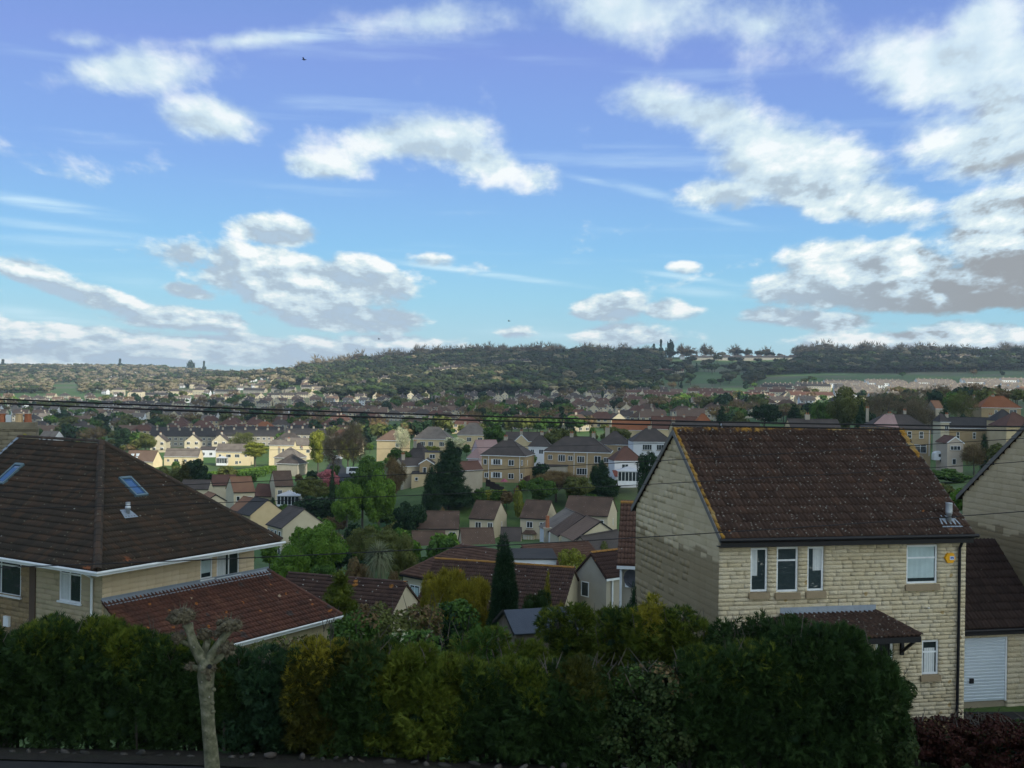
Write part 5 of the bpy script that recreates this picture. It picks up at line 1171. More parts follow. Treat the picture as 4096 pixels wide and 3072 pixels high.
house('small dark gable with white edge behind the sunlit houses', 280.5, 437.5, 540, -30, 5, 8, 4, 1.4, 'gable_y', 'grey', 'dark', anchor='gy')
house('wide bungalow with grey-brown pyramid roof in front of the sunlit houses', 273.5, 457.5, 430, -10, 9.6, 10, 2.8, 3.6, 'hip', 'grey', 'grey', chim=[(1, 3, -.2), (9.2, 5, .1)])
house('dark brown hipped bungalow in the shade below the green hedge bank', 276, 463.2, 400, -16, 8.4, 8, 2.8, 3.0, 'hip', 'grey', 'dark')
house('sunlit low house behind the bare street trees', 338, 446.5, 480, 0, 10, 8, 4, 3, wall='yellow', roof='pinkbrown', group=Y_)
house('bright sunlit wall fragment right of the yellow tree', 330, 441, 540, 0, 7, 8, 5, 2.4, wall='yellow', roof='grey', group=Y_)
# right
house('big stone house with half pink, half dark hipped roof and three chimneys', 868.5, 427.8, 268, -3, 14.6, 9, 5.9, 3.1, 'hip', 'tan', 'dark', chim=[(1.2, 6, 1.2, .6), (6.0, 4.5, .1, 1.2), (9.8, 5.5, .8, .6)],
      wins=[('f', 9.0, 3.6, 1.0, 1.6, (), (.5,)), ('f', 11.7, 3.6, 1.0, 1.6, (), (.5,)), ('f', 10.6, .2, 2.8, 2.0, (.5,), (.8,))], pipes=(('f', 14.0),),
      extra=lambda t, L: (MB().poly([(1.0, .6, 5.9 + .6), (7.0, .1, 5.9 + .16), (7.0, 4.3, 5.9 + 3.1), (4.8, 4.3, 5.9 + 3.1)]).build('pink_roof_half', RF['pink'], t)))
house('brown stone terrace with two tall white windows behind the gabled extension', 949.5, 427.8, 300, -2, 12.4, 8, 5.4, 2.7, wall='tan', roof='black', chim=[(.6, 4, .6), (12.0, 4, .6)], wins=[('f', 1.9, 2.6, .8, 1.7, (), (.5,)), ('f', 6.1, 2.6, .8, 1.7, (), (.5,))])
house('cream bay wing with little pyramid roof at the left end of the brown terrace', 940.2, 421.8, 296, 0, 2.7, 6, 6, 2.0, 'hip', 'cream', 'dark', wins=[('f', 1.3, 3.7, 1.0, 1.5), ('f', 1.2, -.2, .8, 2.0)])
house('dark hipped wing with tall white window right of the brown terrace', 996.7, 420.8, 292, 0, 5.8, 7, 5.2, 2.8, 'hip', 'ochre', 'black', wins=[('f', .5, 3.0, 1.3, 1.7, (.5,))])
house('beige gabled extension with triple white window beside the caravan', 955.6, 436.5, 258, 0, 4.1, 7, 4.9, 1.5, 'gable_y', 'beige', 'maroon', anchor='gy', wins=[('f', .95, 3.3, 2.3, 1.0, (.33, .66)), ('f', 1.4, .1, .9, 1.3)])
house('brown-red roofed house cut by the right picture edge', 1006, 426.2, 258, 6, 8, 8, 5, 3, 'hip', 'ochre', 'maroon')
house('long bright orange-red hipped roof on the right slope', 981, 407.4, 390, -3, 13.6, 9, 4.6, 3.9, 'hip', 'tan', 'orange', chim=[(5.5, 4.5, .2, 1.2)], wins=[('f', 4.6, 2.6, 1.0, 1.2), ('f', 9.6, 2.6, 2.4, 1.4)])
house('brown roof left of the bright orange-red hipped roof', 961, 408, 400, -10, 9, 8, 4.6, 3.6, 'hip', 'tan', 'maroon', chim=[(5, 4, .6)])
house('small house with orange roof among bare trees', 935.5, 408.6, 350, 10, 2.9, 6, 4, 2.4, 'gable', 'grey', 'orangebrown')
house('dark roof and gable showing over the left part of the near ridge', 674, 431, 262, 2, 11, 8, 5, 1.9, roof='dark', wall='ochre', chim=[(.5, 4, .4)])
house('dark roof with white gable line rising above the near ridge', 724, 431.5, 255, 0, 8.6, 8, 5, 2.0, roof='dark', wall='white')
house('brown roof with large chimney above the near ridge', 792, 431, 258, 2, 11.6, 8, 5, 2.6, roof='dark', wall='ochre', chim=[(4.6, 4, .9, 1.1)])
house('long orange-red roof left of the main roof ridge', 612, 429.8, 430, -3, 20, 8, 4.6, 3.4, roof='orange', wall='ochre')
house('dark red roof with one orange patch right of the long orange roof', 652, 429, 420, -2, 17, 8, 5, 4.6, roof='maroon', wall='ochre', chim=[(4, 4, .3), (12, 4, .3)])
house('orange hipped roof between dark roofs near the bushy pine', 690, 427, 400, -8, 9, 8, 5, 4.6, 'hip', roof='orange', wall='ochre')
house('brown tiled roof corner on the green bank at the right', 998, 491, 130, -20, 5, 5, 3, 2.4, roof='pinkbrown', wall='grey')

def caravan():
    b = P(934.0, 461.6, 262); t = thing('caravan', 'white touring caravan parked beside the beige gabled extension', 'caravan', b, R(-4))
    prof = [(0, .35), (3.3, .35), (3.55, .9), (3.2, 1.9), (2.7, 2.25), (.7, 2.25), (.12, 2.0), (0, 1.5)]
    m = MB(); m.poly([(x, 0, z) for x, z in prof]); m.poly([(x, 1.9, z) for x, z in prof[::-1]])
    for i in range(len(prof)): a, c = prof[i], prof[(i + 1) % len(prof)]; m.poly([(c[0], 0, c[1]), (a[0], 0, a[1]), (a[0], 1.9, a[1]), (c[0], 1.9, c[1])])
    m.build('body', white, t); MB().box((1.0, -.03, 1.1), (1.9, -.005, 1.75)).build('window', glassd, t); MB().box((.6, .4, 2.25), (2.4, 1.4, 2.38)).build('roof_vent', white, t)
    for x in (1.6,): MB().tube([(x, -.05, .3), (x, .15, .3)], .3, 12).build('wheel', black, t)
    MB().box((3.4, .85, .3), (4.6, .95, .42)).build('hitch', black, t)
caravan()
def car(label, x, y, Y, yaw, mat, van=False):
    b = P(x, y, Y); t = thing('parked_van' if van else 'parked_car', label, 'van' if van else 'car', b, R(yaw))
    h = 2.0 if van else 1.45; L = 4.8 if van else 4.2
    prof = [(0, .3), (L, .3), (L, .85), (L * .80, 1.0), (L * .66, h), (L * (.02 if van else .16), h), (0, 1.0)]
    m = MB(); m.poly([(px_, 0, z) for px_, z in prof]); m.poly([(px_, 1.75, z) for px_, z in prof[::-1]])
    for i in range(len(prof)): a, c = prof[i], prof[(i + 1) % len(prof)]; m.poly([(c[0], 0, c[1]), (a[0], 0, a[1]), (a[0], 1.75, a[1]), (c[0], 1.75, c[1])])
    m.build('body', mat, t); MB().poly([(L * .12, -.02, .95), (L * .76, -.02, .95), (L * .66, -.02, h - .12), (L * .18, -.02, h - .12)]).poly([(L * .79, .15, 1.04), (L * .79, 1.6, 1.04), (L * .675, 1.6, h - .05), (L * .675, .15, h - .05)]).build('window', glassd, t)
    w = MB().tube([(0, -.05, 0), (0, .15, 0)], .31, 12).mesh('wheel', black)
    for wx_ in (L * .2, L * .8):
        for wy_ in (0, 1.65): link('wheel', w, t, Matrix.Translation((wx_, wy_, .31)))
def pick(x, y, Y0=18, Y1=4200):
    """first point of the ground seen under a picture point"""
    ys = np.geomspace(Y0, Y1, 900); r_ = ray(x, y); zr = ys * r_.z; zg = gz(ys * r_.x, ys)
    k = np.argmax(zr < zg)
    if zr[k] >= zg[k]: return None
    return Vector((ys[k] * r_.x, ys[k], float(zg[k])))

LAND = [(40, 'the old chimney'), (90, 'the left ridge end'), (140, 'the roof hip'), (200, 'the half-hidden sunlit pair'), (260, 'the sunroom pair'), (310, 'the bright cream fronts'), (345, 'the valley street'), (405, 'the willow-like trees'), (450, 'the tall tiered conifer'), (500, 'the buff gable'), (550, 'the shuttered pair'), (610, 'the ochre terrace'), (670, 'the ridge\'s left end'), (740, 'the long near ridge'), (800, 'the ridge pine'), (870, 'the olive spring tree'), (930, 'the pink roof half'), (975, 'the caravan'), (2000, 'the orange hipped roof')]
ORD2 = ['eleventh', 'twelfth', 'thirteenth', 'fourteenth', 'fifteenth', 'sixteenth', 'seventeenth', 'eighteenth', 'nineteenth', 'twentieth']
ORD = ['nearest', 'second', 'third', 'fourth', 'fifth', 'sixth', 'seventh', 'eighth', 'ninth', 'tenth']
def label_apart(items, cat, verb='in line above'):
    """items = (object, what it looks like, group phrase): say which landmark it lies above, and its rank going away from the viewer"""
    by = {}
    for o, what, grp in items:
        x = topix(o.location)[0]; lm = next(n for lim, n in LAND if x < lim); by.setdefault((what, lm), []).append((o.location.y, o, grp))
    for (what, lm), L in by.items():
        L.sort(key=lambda q: q[0])
        for i, (_, o, grp) in enumerate(L):
            r_ = '' if len(L) == 1 else (ORD[i] if i < 10 else ORD2[i - 10] if i < 20 else 'far') + ' '
            tag(o, f'{r_}{what} {verb} {lm}', cat, grp)
# ------------------------------------------------------------------ roads in the valley and the road at the foot of the picture
asph = pmat('asphalt', [(0.0108, 0.0108, 0.0102), (0.0156, 0.0156, 0.0150), (0.0216, 0.0210, 0.0198)], nscale=2, rnd=0, bump=.3, bscale=60)
def strip(name, L, R_, mat, lift=.06, n=14, kind='structure'):
    V = []; 
    def samp(pts, t):
        t *= len(pts) - 1; i = min(int(t), len(pts) - 2); a = t - i; p = pts[i] * (1 - a) + pts[i + 1] * a
        return Vector((p.x, p.y, gzf(p.x, p.y) + lift))
    for i in range(n + 1):
        a, b = samp(L, i / n), samp(R_, i / n)
        V += [a, (a + b) / 2 + Vector((0, 0, .03)), b]
    V = np.array(V); F_ = []
    for i in range(n):
        for k in (0, 1): F_.append((3 * i + k, 3 * i + k + 1, 3 * i + k + 4, 3 * i + k + 3))
    return tag(link(name, np_mesh(name, V, np.array(F_), mat, smooth=True)), kind=kind)
A_ = [at(x, Y) for x, Y in ((338, 300), (331, 350), (326, 420), (334, 480))]; B_2 = [at(x, Y) for x, Y in ((360, 300), (351, 350), (342, 420), (342, 480))]
strip('side_road', A_, B_2, asph, .5)
strip('road', [Vector((x, 17.2, 0)) for x in (-60, -20, 20, 60)], [Vector((x, 22.80 - x * .055, 0)) for x in (-60, -20, 20, 60)], asph, .11, 40)
soilm = pmat('verge_soil', [(0.0090, 0.0075, 0.0050), (0.0175, 0.0140, 0.0090), (0.0150, 0.0175, 0.0075)], nscale=2, rnd=0, bump=.6, bscale=15)
strip('verge', [Vector((x, 22.75 - x * .055, 0)) for x in (-60, -20, 20, 60)], [Vector((x, 24.6 - x * .055, 0)) for x in (-60, -20, 20, 60)], soilm, .14, 40)
strip('driveway', [Vector((x, 30.0, 0)) for x in (11, 14, 18, 22)], [Vector((x, 36.5, 0)) for x in (11, 14, 18, 22)], asph, .08, 12)
car('silver car parked on the valley street behind the bare trees', 330.5, 459.4, 440, -20, pmat('silver_paint', [(.5, .52, .54)], rough=.3, metal=.3))
car('small pale car parked further up the valley street', 322, 456.0, 475, -10, pmat('pale_paint', [(.6, .6, .6)], rough=.3))
car('white van parked at the near end of the valley street', 346.5, 474.6, 320, 12, white, True)

# ------------------------------------------------------------------ the hedge along the road: plants grown together
HX = lambda x: 25.0 - (x - 512) * .0022          # distance of the hedge line on a bearing
def hedge_noise(p, s):
    return (np.sin(p[:, 0] * 2.1 * s + p[:, 2] * 1.3 * s) + np.sin(p[:, 1] * 1.7 * s - p[:, 2] * 2.6 * s + 1.3) + np.sin(p[:, 0] * 4.7 * s + p[:, 2] * 3.9 * s + 2) * .6) / 2.6
def hedge_plant(label, x, hw, ytop, mat, n=5200, sz=.20, kind='spray', mat2=None, Y=None, ybot=None, low=.35, cat='conifer', thick=1.05, nm='conifer_bush', group='conifers of the roadside hedge'):
    Y = Y or HX(x); g = at(x, Y); top = P(x, ytop, Y).z; h = top - g.z; rx = hw / FX * Y * 1.3
    rng = np.random.default_rng(int(x * 3 + ytop)); t = thing(nm, label, cat, g, 0, group)
    nl = 26; L = []
    for k in range(nl):
        z = h * rng.uniform(.18, .93); q = 1 - max(0, z / h - .75) * 1.3
        L.append((rng.uniform(-.55, .55) * rx * q, rng.uniform(-.4, .35) * thick, z, rx * rng.uniform(.22, .40) * q, thick * rng.uniform(.42, .8) * q, h * rng.uniform(.09, .17)))
    L += [(0, .1, h * .46, rx * .8, thick * .55, h * .36)]
    L += [(rng.uniform(-.7, .7) * rx, rng.uniform(-.2, .5), h * rng.uniform(.84, .97), rx * .28, .35, h * .09) for _ in range(7)]
    p, nn = lumps_sample(n, L, rng, (.80, 1.10), zmin=h * .03)
    keep = rng.uniform(0, 1, len(p)) < np.clip((p[:, 2] / h - low * .25) / low + .15, .12, 1)
    keep &= (hedge_noise(p + rng.uniform(0, 9), 1.6) > -.50) | (rng.uniform(0, 1, len(p)) < .25)
    p, nn = p[keep], nn[keep]; nn[:, 2] += .25
    zs = (h - .32) / max(h * .6, np.percentile(p[:, 2], 99.3)); p[:, 2] *= zs
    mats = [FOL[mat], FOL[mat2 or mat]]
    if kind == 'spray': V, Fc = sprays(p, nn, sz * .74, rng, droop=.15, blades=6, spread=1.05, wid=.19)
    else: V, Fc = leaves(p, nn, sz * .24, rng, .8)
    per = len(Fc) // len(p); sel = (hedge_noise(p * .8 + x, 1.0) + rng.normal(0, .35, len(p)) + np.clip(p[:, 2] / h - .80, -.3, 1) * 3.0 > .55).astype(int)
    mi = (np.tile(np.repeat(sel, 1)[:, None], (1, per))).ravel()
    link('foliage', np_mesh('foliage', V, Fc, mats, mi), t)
    tw = MB()
    for _ in range(9):
        bx = rng.uniform(-.5, .5) * rx; tw.tube([(bx, rng.uniform(-.2, .2), -.3), (bx + rng.normal(0, .1), 0, h * .4), (bx * 1.3 + rng.normal(0, .2), rng.normal(0, .2), h * .86)], [.05, .035, .01], 5)
    for _ in range(14):
        bx = rng.uniform(-.8, .8) * rx; z0 = h * rng.uniform(.7, .9); tw.tube([(bx, rng.uniform(-.3, .3), z0), (bx + rng.normal(0, .12), rng.normal(0, .2), z0 + h * rng.uniform(.06, .14))], [.012, .004], 4)
    tw.build('stems', bark, t)
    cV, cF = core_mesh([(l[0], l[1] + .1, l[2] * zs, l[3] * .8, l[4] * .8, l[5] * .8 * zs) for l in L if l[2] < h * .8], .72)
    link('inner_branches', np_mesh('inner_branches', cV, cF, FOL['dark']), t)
    return t
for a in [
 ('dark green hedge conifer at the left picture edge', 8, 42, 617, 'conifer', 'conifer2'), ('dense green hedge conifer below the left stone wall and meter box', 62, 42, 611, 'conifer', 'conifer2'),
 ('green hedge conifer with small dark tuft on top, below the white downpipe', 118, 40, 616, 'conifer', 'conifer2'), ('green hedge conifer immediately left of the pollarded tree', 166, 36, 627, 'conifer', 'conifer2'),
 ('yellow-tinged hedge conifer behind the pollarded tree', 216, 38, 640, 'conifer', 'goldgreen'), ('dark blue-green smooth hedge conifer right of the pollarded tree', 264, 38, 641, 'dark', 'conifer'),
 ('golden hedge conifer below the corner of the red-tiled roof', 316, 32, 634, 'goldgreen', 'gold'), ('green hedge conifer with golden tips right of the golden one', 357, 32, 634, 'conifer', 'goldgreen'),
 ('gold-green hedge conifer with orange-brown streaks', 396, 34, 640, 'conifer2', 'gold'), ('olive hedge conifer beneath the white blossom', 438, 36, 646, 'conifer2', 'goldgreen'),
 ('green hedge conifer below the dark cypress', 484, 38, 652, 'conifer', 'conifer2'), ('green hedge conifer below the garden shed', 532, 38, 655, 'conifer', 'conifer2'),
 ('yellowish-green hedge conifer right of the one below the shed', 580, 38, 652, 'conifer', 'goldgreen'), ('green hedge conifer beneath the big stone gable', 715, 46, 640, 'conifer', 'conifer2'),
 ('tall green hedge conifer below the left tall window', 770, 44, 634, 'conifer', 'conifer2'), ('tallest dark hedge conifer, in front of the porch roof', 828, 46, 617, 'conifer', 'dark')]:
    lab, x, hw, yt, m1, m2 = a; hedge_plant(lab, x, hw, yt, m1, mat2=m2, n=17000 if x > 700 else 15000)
hedge_plant('ivy-covered gap in the hedge with bare pale stalks on top', 632, 40, 655, 'ivy', n=14000, kind='leaf', sz=.2, mat2='mid', cat='ivy', nm='ivy_mound', group=None)
hedge_plant('sagging ivy mound with dead twigs, left of the tall green hedge conifers', 672, 34, 652, 'ivy', n=12000, kind='leaf', sz=.2, mat2='brown', cat='ivy', nm='ivy_mound', group=None)
hedge_plant('variegated ivy at the right end of the conifer hedge, below the porch', 882, 30, 668, 'ivy', n=14000, kind='leaf', sz=.2, mat2='conifer', cat='ivy', nm='ivy_mound', group=None)
hedge_plant('drooping green conifer shoulder right of the tallest hedge conifer', 868, 30, 640, 'conifer', n=6500, mat2='conifer', group='conifers of the roadside hedge')
# second row: garden shrubs behind the hedge
for lab, x, hw, yt, m1, m2, Y, kd, n, nm, ct in [
 ('brown-budded shrub below the left end of the lichened roof', 352, 30, 600, 'mid', 'brown', 31, 'leaf', 6000, 'shrub', 'shrub'), ('pale twiggy shrub behind the golden hedge conifer', 300, 34, 628, 'olive', 'brown', 29, 'leaf', 3500, 'shrub', 'shrub'),
 ('shrub with white blossom sprays behind the hedge', 420, 26, 620, 'mid', 'white', 29, 'leaf', 2600, 'shrub', 'shrub'), ('dense brown and green garden shrub below the golden tree', 398, 34, 598, 'olive', 'brown', 34, 'leaf', 7000, 'shrub', 'shrub'),
 ('rounded dark evergreen shrub at the foot of the golden conifer', 452, 26, 592, 'dark', 'mid', 36, 'leaf', 6000, 'shrub', 'shrub'), ('light green shrub left of the garden shed', 482, 26, 622, 'conifer2', 'mid', 31, 'spray', 3600, 'shrub', 'shrub'),
 ('spreading green conifer hiding the right side of the garden shed', 580, 34, 598, 'conifer2', 'conifer', 33, 'spray', 7000, 'conifer_bush', 'conifer'), ('green conifer top in front of the pale garage', 620, 26, 604, 'conifer2', 'conifer', 31, 'spray', 6000, 'conifer_bush', 'conifer'),
 ('yellow-green conifer tips against the dark gable stain', 646, 18, 590, 'conifer2', 'gold', 29.5, 'spray', 3200, 'conifer_bush', 'conifer'), ('green conifer in front of the lower gable wall', 678, 26, 603, 'conifer2', 'conifer', 29.5, 'spray', 4600, 'conifer_bush', 'conifer'),
 ('low green shrub in front of the shed gable', 520, 24, 634, 'conifer2', 'mid', 29, 'spray', 3200, 'shrub', 'shrub'), ('feathery conifer tip in front of the stone wall corner', 735, 20, 612, 'conifer', 'conifer', 28, 'spray', 2400, 'conifer_bush', 'conifer'),
 ('feathery conifer tips in front of the porch flashing', 780, 30, 610, 'conifer', 'conifer', 28, 'spray', 3600, 'conifer_bush', 'conifer'), ('green bramble tangle behind the left part of the hedge', 222, 40, 632, 'olive', 'mid', 29, 'leaf', 3500, 'shrub', 'shrub')]:
    hedge_plant(lab, x, hw, yt, m1, mat2=m2, Y=Y, kind=kd, n=int(n * 1.6), nm=nm, cat=ct, sz=.22 if kd == 'spray' else .24, thick=1.0, group=None, low=.1)
hedge_plant('low purple-leaved hedge in front of the garage and stone wall', 940, 34, 709, 'red', mat2='brown', n=11000, kind='leaf', sz=.18, Y=28.5, nm='low_hedge', cat='hedge', group=None, thick=.8, low=.1)
hedge_plant('low purple-leaved hedge with pale variegated clump at the right picture edge', 1003, 36, 707, 'red', mat2='ivy', n=11000, kind='leaf', sz=.18, Y=28.5, nm='low_hedge', cat='hedge', group=None, thick=.8, low=.1)
def edging():
    t = thing('stone_edging', 'low rubble stone edging along the foot of the dark hedge', 'edging', (0, 0, 0))
    st = pmat('rubble_stone', [(.018, .018, .014), (.032, .03, .025), (.075, .068, .058), (.04, .026, .02)], nscale=3, rnd=.8, bump=.5)
    ms = []
    for k in range(6):
        V, Fc = core_mesh([(0, 0, 0, .5, .5, .5)], 1.0); V = V * np.array([1, .7, .6]) ; ms.append(np_mesh('stone', V, Fc, st))
    x = -13.0; rg = random.Random(3)
    while x < 14:
        w = rg.uniform(.09, .38); y = 23.65 - x * .055 + rg.uniform(-.04, .04)
        link('stone', rg.choice(ms), t, Matrix.Translation((x + w / 2, y, gzf(x, y) + rg.uniform(.10, .2))) @ Matrix.Rotation(rg.uniform(-.5, .5), 4, 'Y') @ Matrix.Rotation(rg.uniform(-.6, .6), 4, 'Z') @ Matrix.Diagonal((w, rg.uniform(.16, .3), rg.uniform(.1, .3), 1)))
        x += w * rg.uniform(.85, 2.4)
    for x_, zt in ((136, 717), (224, 722), (323, 733), (428, 735)):
        b = at(x_, HX(x_) - .75); p = thing('fence_post', 'slim iron fence post in front of the hedge, ' + {136: 'left of the pollarded tree', 224: 'beside the pollarded trunk', 323: 'below the golden conifer', 428: 'farthest along towards the shed'}[x_], 'fence post', b)
        MB().box((-.025, -.025, -.2), (.025, .025, P(x_, zt, b.y).z - b.z)).build('post', pmat('rusty_iron', [(.05, .04, .035)], nscale=8), p)
    V = RNG.uniform(0, 1, (2600, 3)) * np.array([27, 1.1, 0]) + np.array([-13.5, 23.9, 0]); V[:, 1] -= V[:, 0] * .055; V[:, 2] = gz(V[:, 0], V[:, 1]) + .03
    v, f = leaves(V, np.tile([0, 0, 1.0], (2600, 1)), .05, RNG, .7, .5)
    tag(link('leaf_litter', np_mesh('leaf_litter', v, f, pmat('dead_leaves', [(.05, .035, .02), (.09, .06, .03), (.12, .10, .06)], rnd=.9))), kind='stuff')
edging()

# ------------------------------------------------------------------ the pollarded street tree
def pollard():
    Y = 22.0; b = at(212, Y); t = thing('pollarded_tree', 'pollarded street tree with knobbly cut branch heads, bare of leaves', 'tree', b)
    bk = pmat('pollard_bark', [(.05, .055, .03), (.11, .11, .065), (.20, .19, .13)], nscale=7, rnd=0, bump=.7, bscale=22, spots=[((.07, .08, .04), 5, .25, .4), ((.2, .19, .16), 7, .16, .3)])
    kn = pmat('knuckle_bark', [(.05, .042, .025), (.09, .075, .045), (.15, .13, .085)], nscale=9, rnd=0, bump=1.0, bscale=35)
    L = lambda px, py, dy=0.0: P(px, py, Y + dy) - b
    rg = random.Random(5)
    def limb(pts, rads, name, mat, n=14, knob=0):
        mb = MB(); mb.tube(pts, rads, n); o = mb.build(name, mat, t, True)
        for v in o.data.vertices:
            q = v.co * 6; v.co += Vector((mnoise.noise(q), mnoise.noise(q + Vector((9, 0, 0))), mnoise.noise(q + Vector((0, 9, 0))) * .5)) * .036
        return o
    path = [(0, 0, -.3)] + [tuple(L(px, py)) for px, py in ((212, 765), (210.5, 748), (209, 728), (207.5, 705), (206.5, 690), (205.8, 676), (206.5, 665), (207, 658))]
    limb(path, [.165, .147, .132, .13, .13, .136, .155, .17, .14], 'trunk', bk)
    limb([L(206, 666), L(200, 656), L(194, 644), L(190, 632), L(187.5, 624)], [.13, .105, .085, .082, .10], 'branch', bk)
    limb([L(208, 664), L(212, 655), L(219, 644), L(225, 636), L(229, 629)], [.13, .10, .085, .075, .09], 'branch', bk)
    limb([L(207, 662), L(205, 652, .2), L(207, 642, .25), L(205, 636, .25)], [.10, .075, .06, .07], 'branch', bk)
    limb([L(209, 664), L(217, 660), L(224, 652)], [.10, .07, .08], 'branch', bk); limb([L(204, 672), L(197, 668), L(192, 667)], [.08, .055, .06], 'branch', bk)
    limb([L(196, 648), L(188, 644), L(180, 640)], [.05, .04, .05], 'branch', bk)
    def knuckle(c, r, sq=(1, 1, .75), n=26):
        n *= 2; V0, F0 = core_mesh([(0, 0, 0, 1, 1, 1)], 1.0); Vs, Fs = [], []; off = 0; rng = np.random.default_rng(int(r * 1000) + n)
        for k in range(n):
            d = rng.normal(0, 1, 3); d /= np.linalg.norm(d); q = d * r * .78 * np.array(sq) if k else np.zeros(3); s = r * (rng.uniform(.13, .30) if k else .8)
            Vs.append(V0 * s * rng.uniform(.8, 1.2, 3) * (1 if k else np.array(sq)) + q); Fs.append(F0 + off); off += len(V0)
            if k:        # cut twig stubs
                a = d / (abs(d).max()) * r * .25; side = np.cross(d, [0, 0, 1.0]); side /= np.linalg.norm(side) + 1e-6; w = r * .045
                e = q + d * s * .8; T = np.array([e - side * w, e + side * w, e + np.cross(side, d) * w, e + d * r * rng.uniform(.25, 1.0) + np.array([0, 0, .3]) * r * rng.uniform(0, 1) + rng.normal(0, .02, 3)])
                Vs.append(T); Fs.append(np.array([(0, 1, 3), (1, 2, 3), (2, 0, 3)]) + off); off += 4
        link('knuckle', np_mesh('knuckle', np.concatenate(Vs), np.concatenate(Fs), kn), t, Matrix.Translation(c))
    knuckle(L(183, 616), .20, (1.35, 1, .8), 34); knuckle(L(229, 625), .19, (1.45, 1, .75), 34); knuckle(L(226.5, 649), .165, (1.2, 1, .95), 30); knuckle(L(204, 634, .25), .15, (1.3, 1, .8), 24)
    knuckle(L(191, 667), .11, (1.2, 1, .9), 18); knuckle(L(178, 638), .13, (1.2, 1, .9), 20); knuckle(L(174, 619), .13, (1.2, 1, .8), 18); knuckle(L(207, 671, -.12), .10, (1.3, .8, .9), 16); knuckle(L(208, 678, -.13), .07, (1.1, .8, 1), 12); knuckle(L(213, 668, -.08), .08, (1, 1, 1), 12); knuckle(L(220, 634, .1), .14, (1.2, 1, .7), 20)
    # dark rotted hollow and old pruning collars
    h = MB().tube([L(209.6, 666.5, -.185), L(209.6, 666.5, -.14)], [.045, .045], 10).build('hollow', dark, t)
    for px, py in ((212, 703), (205.5, 700), (213, 712), (206, 731), (213.5, 690)):
        q = L(px, py, -.13); MB().tube([q + Vector((0, .03, 0)), q - Vector((0, .012, .0))], [.045, .028], 8).build('pruning_scar', bk, t, True)
pollard()

# ------------------------------------------------------------------ individual trees and shrubs of the gardens
T = tree
T('conifer with yellow tip in front of the long lichened roof', 338, 568, 60, 'spray', 'conifer2', 'cone', 9000, .045, 52, 'conifer_tree', seed=2)
T('large golden conifer with ragged spiky top', 459, 556, 52, 'spray', 'gold', 'bush', 20000, .06, 84, 'conifer_tree', seed=3, cat='conifer')
T('golden-tipped upper spike of the second golden conifer, left', 436, 560, 54, 'spray', 'gold', 'tall', 6000, .06, 32, 'conifer_tree', seed=4, cat='conifer')
T('tall narrow near-black cypress in front of the bungalow roofs', 503, 539, 50, 'spray', 'dark', 'column', 14000, .030, 29, 'cypress_tree', seed=5)
T('dark green shrubby conifer right of the narrow cypress', 532, 575, 54, 'spray', 'conifer', 'bush', 9000, .06, 48, 'conifer_tree', seed=6, cat='conifer')
T('small golden spire conifer against the brown roof', 546, 568, 56, 'spray', 'gold', 'cone', 3500, .05, 15, 'conifer_tree', seed=7, cat='conifer')
T('golden-green shrub at the right foot of the brown roof', 556, 590, 52, 'spray', 'gold', 'bush', 4500, .08, 30, 'shrub', cat='shrub', seed=8)
T('dark slim conifer standing against the damp gable', 632, 587, 37, 'spray', 'dark', 'column', 4000, .04, 13, 'conifer_tree', seed=9, cat='conifer')
T('big bright spring-green tree behind the left lichened roof', 312, 517, 100, 'leaf', 'bright', 'round', 16000, .012, 66, seed=10)
T('bright green tree crowding the first one on its left side', 290, 540, 96, 'leaf', 'bright', 'round', 9000, .015, 44, seed=11)
T('olive-green tree right of the bright green tree', 372, 519, 112, 'leaf', 'olive', 'wide', 12000, .013, 60, seed=12)
T('green bushy tree above the cordyline palm', 402, 530, 106, 'leaf', 'olive', 'round', 7000, .015, 34, seed=13)
T('rust-tinged shrub left of the cordyline palm', 358, 550, 88, 'leaf', 'brown', 'bush', 5000, .03, 34, 'shrub', cat='shrub', seed=14)
T('rust-tinged shrub right of the cordyline palm', 396, 562, 86, 'leaf', 'brown', 'bush', 3500, .03, 24, 'shrub', cat='shrub', seed=15)
T('green shrub filling the slope below the bright tree', 322, 556, 84, 'leaf', 'mid', 'bush', 7000, .028, 52, 'shrub', cat='shrub', seed=16)
T('green shrub between the bright tree and the palm', 345, 565, 82, 'leaf', 'mid', 'bush', 5000, .028, 34, 'shrub', cat='shrub', seed=17)
T('yellow-green bush in front of the mid-brown roof and cream gable', 570, 538, 88, 'leaf', 'yellow', 'bush', 9000, .02, 54, 'shrub', cat='shrub', seed=18)
T('green bush below the orange-lichened tile strip', 604, 536, 118, 'leaf', 'olive', 'bush', 4500, .02, 26, 'shrub', cat='shrub', seed=19)
T('tall dark tiered conifer rising above the buff houses', 448, 439, 232, 'spray', 'dark', 'cone', 12000, .045, 38, 'conifer_tree', seed=20)
T('black-green columnar cypress at the left foot of the tiered conifer', 430, 466, 222, 'spray', 'dark', 'column', 6000, .035, 15, 'cypress_tree', seed=21)
T('dark conifer in front of the right end of the ochre terrace', 602, 460, 236, 'spray', 'dark', 'cone', 8000, .05, 24, 'conifer_tree', seed=22)
T('small dark conifer left of the one by the ochre terrace', 594, 462, 240, 'spray', 'dark', 'tall', 2500, .06, 9, 'conifer_tree', seed=23)
T('dense dark round tree against the left edge of the near gable', 648, 440, 185, 'leaf', 'dark', 'round', 7000, .018, 28, seed=24)
T('olive-brown shrubbery below the ochre terrace', 556, 470, 235, 'twig', 'brown', 'wide', 6000, .09, 56, seed=25)
T('green garden tree below the white conservatory wall', 540, 474, 226, 'leaf', 'mid', 'wide', 4000, .03, 36, seed=26)
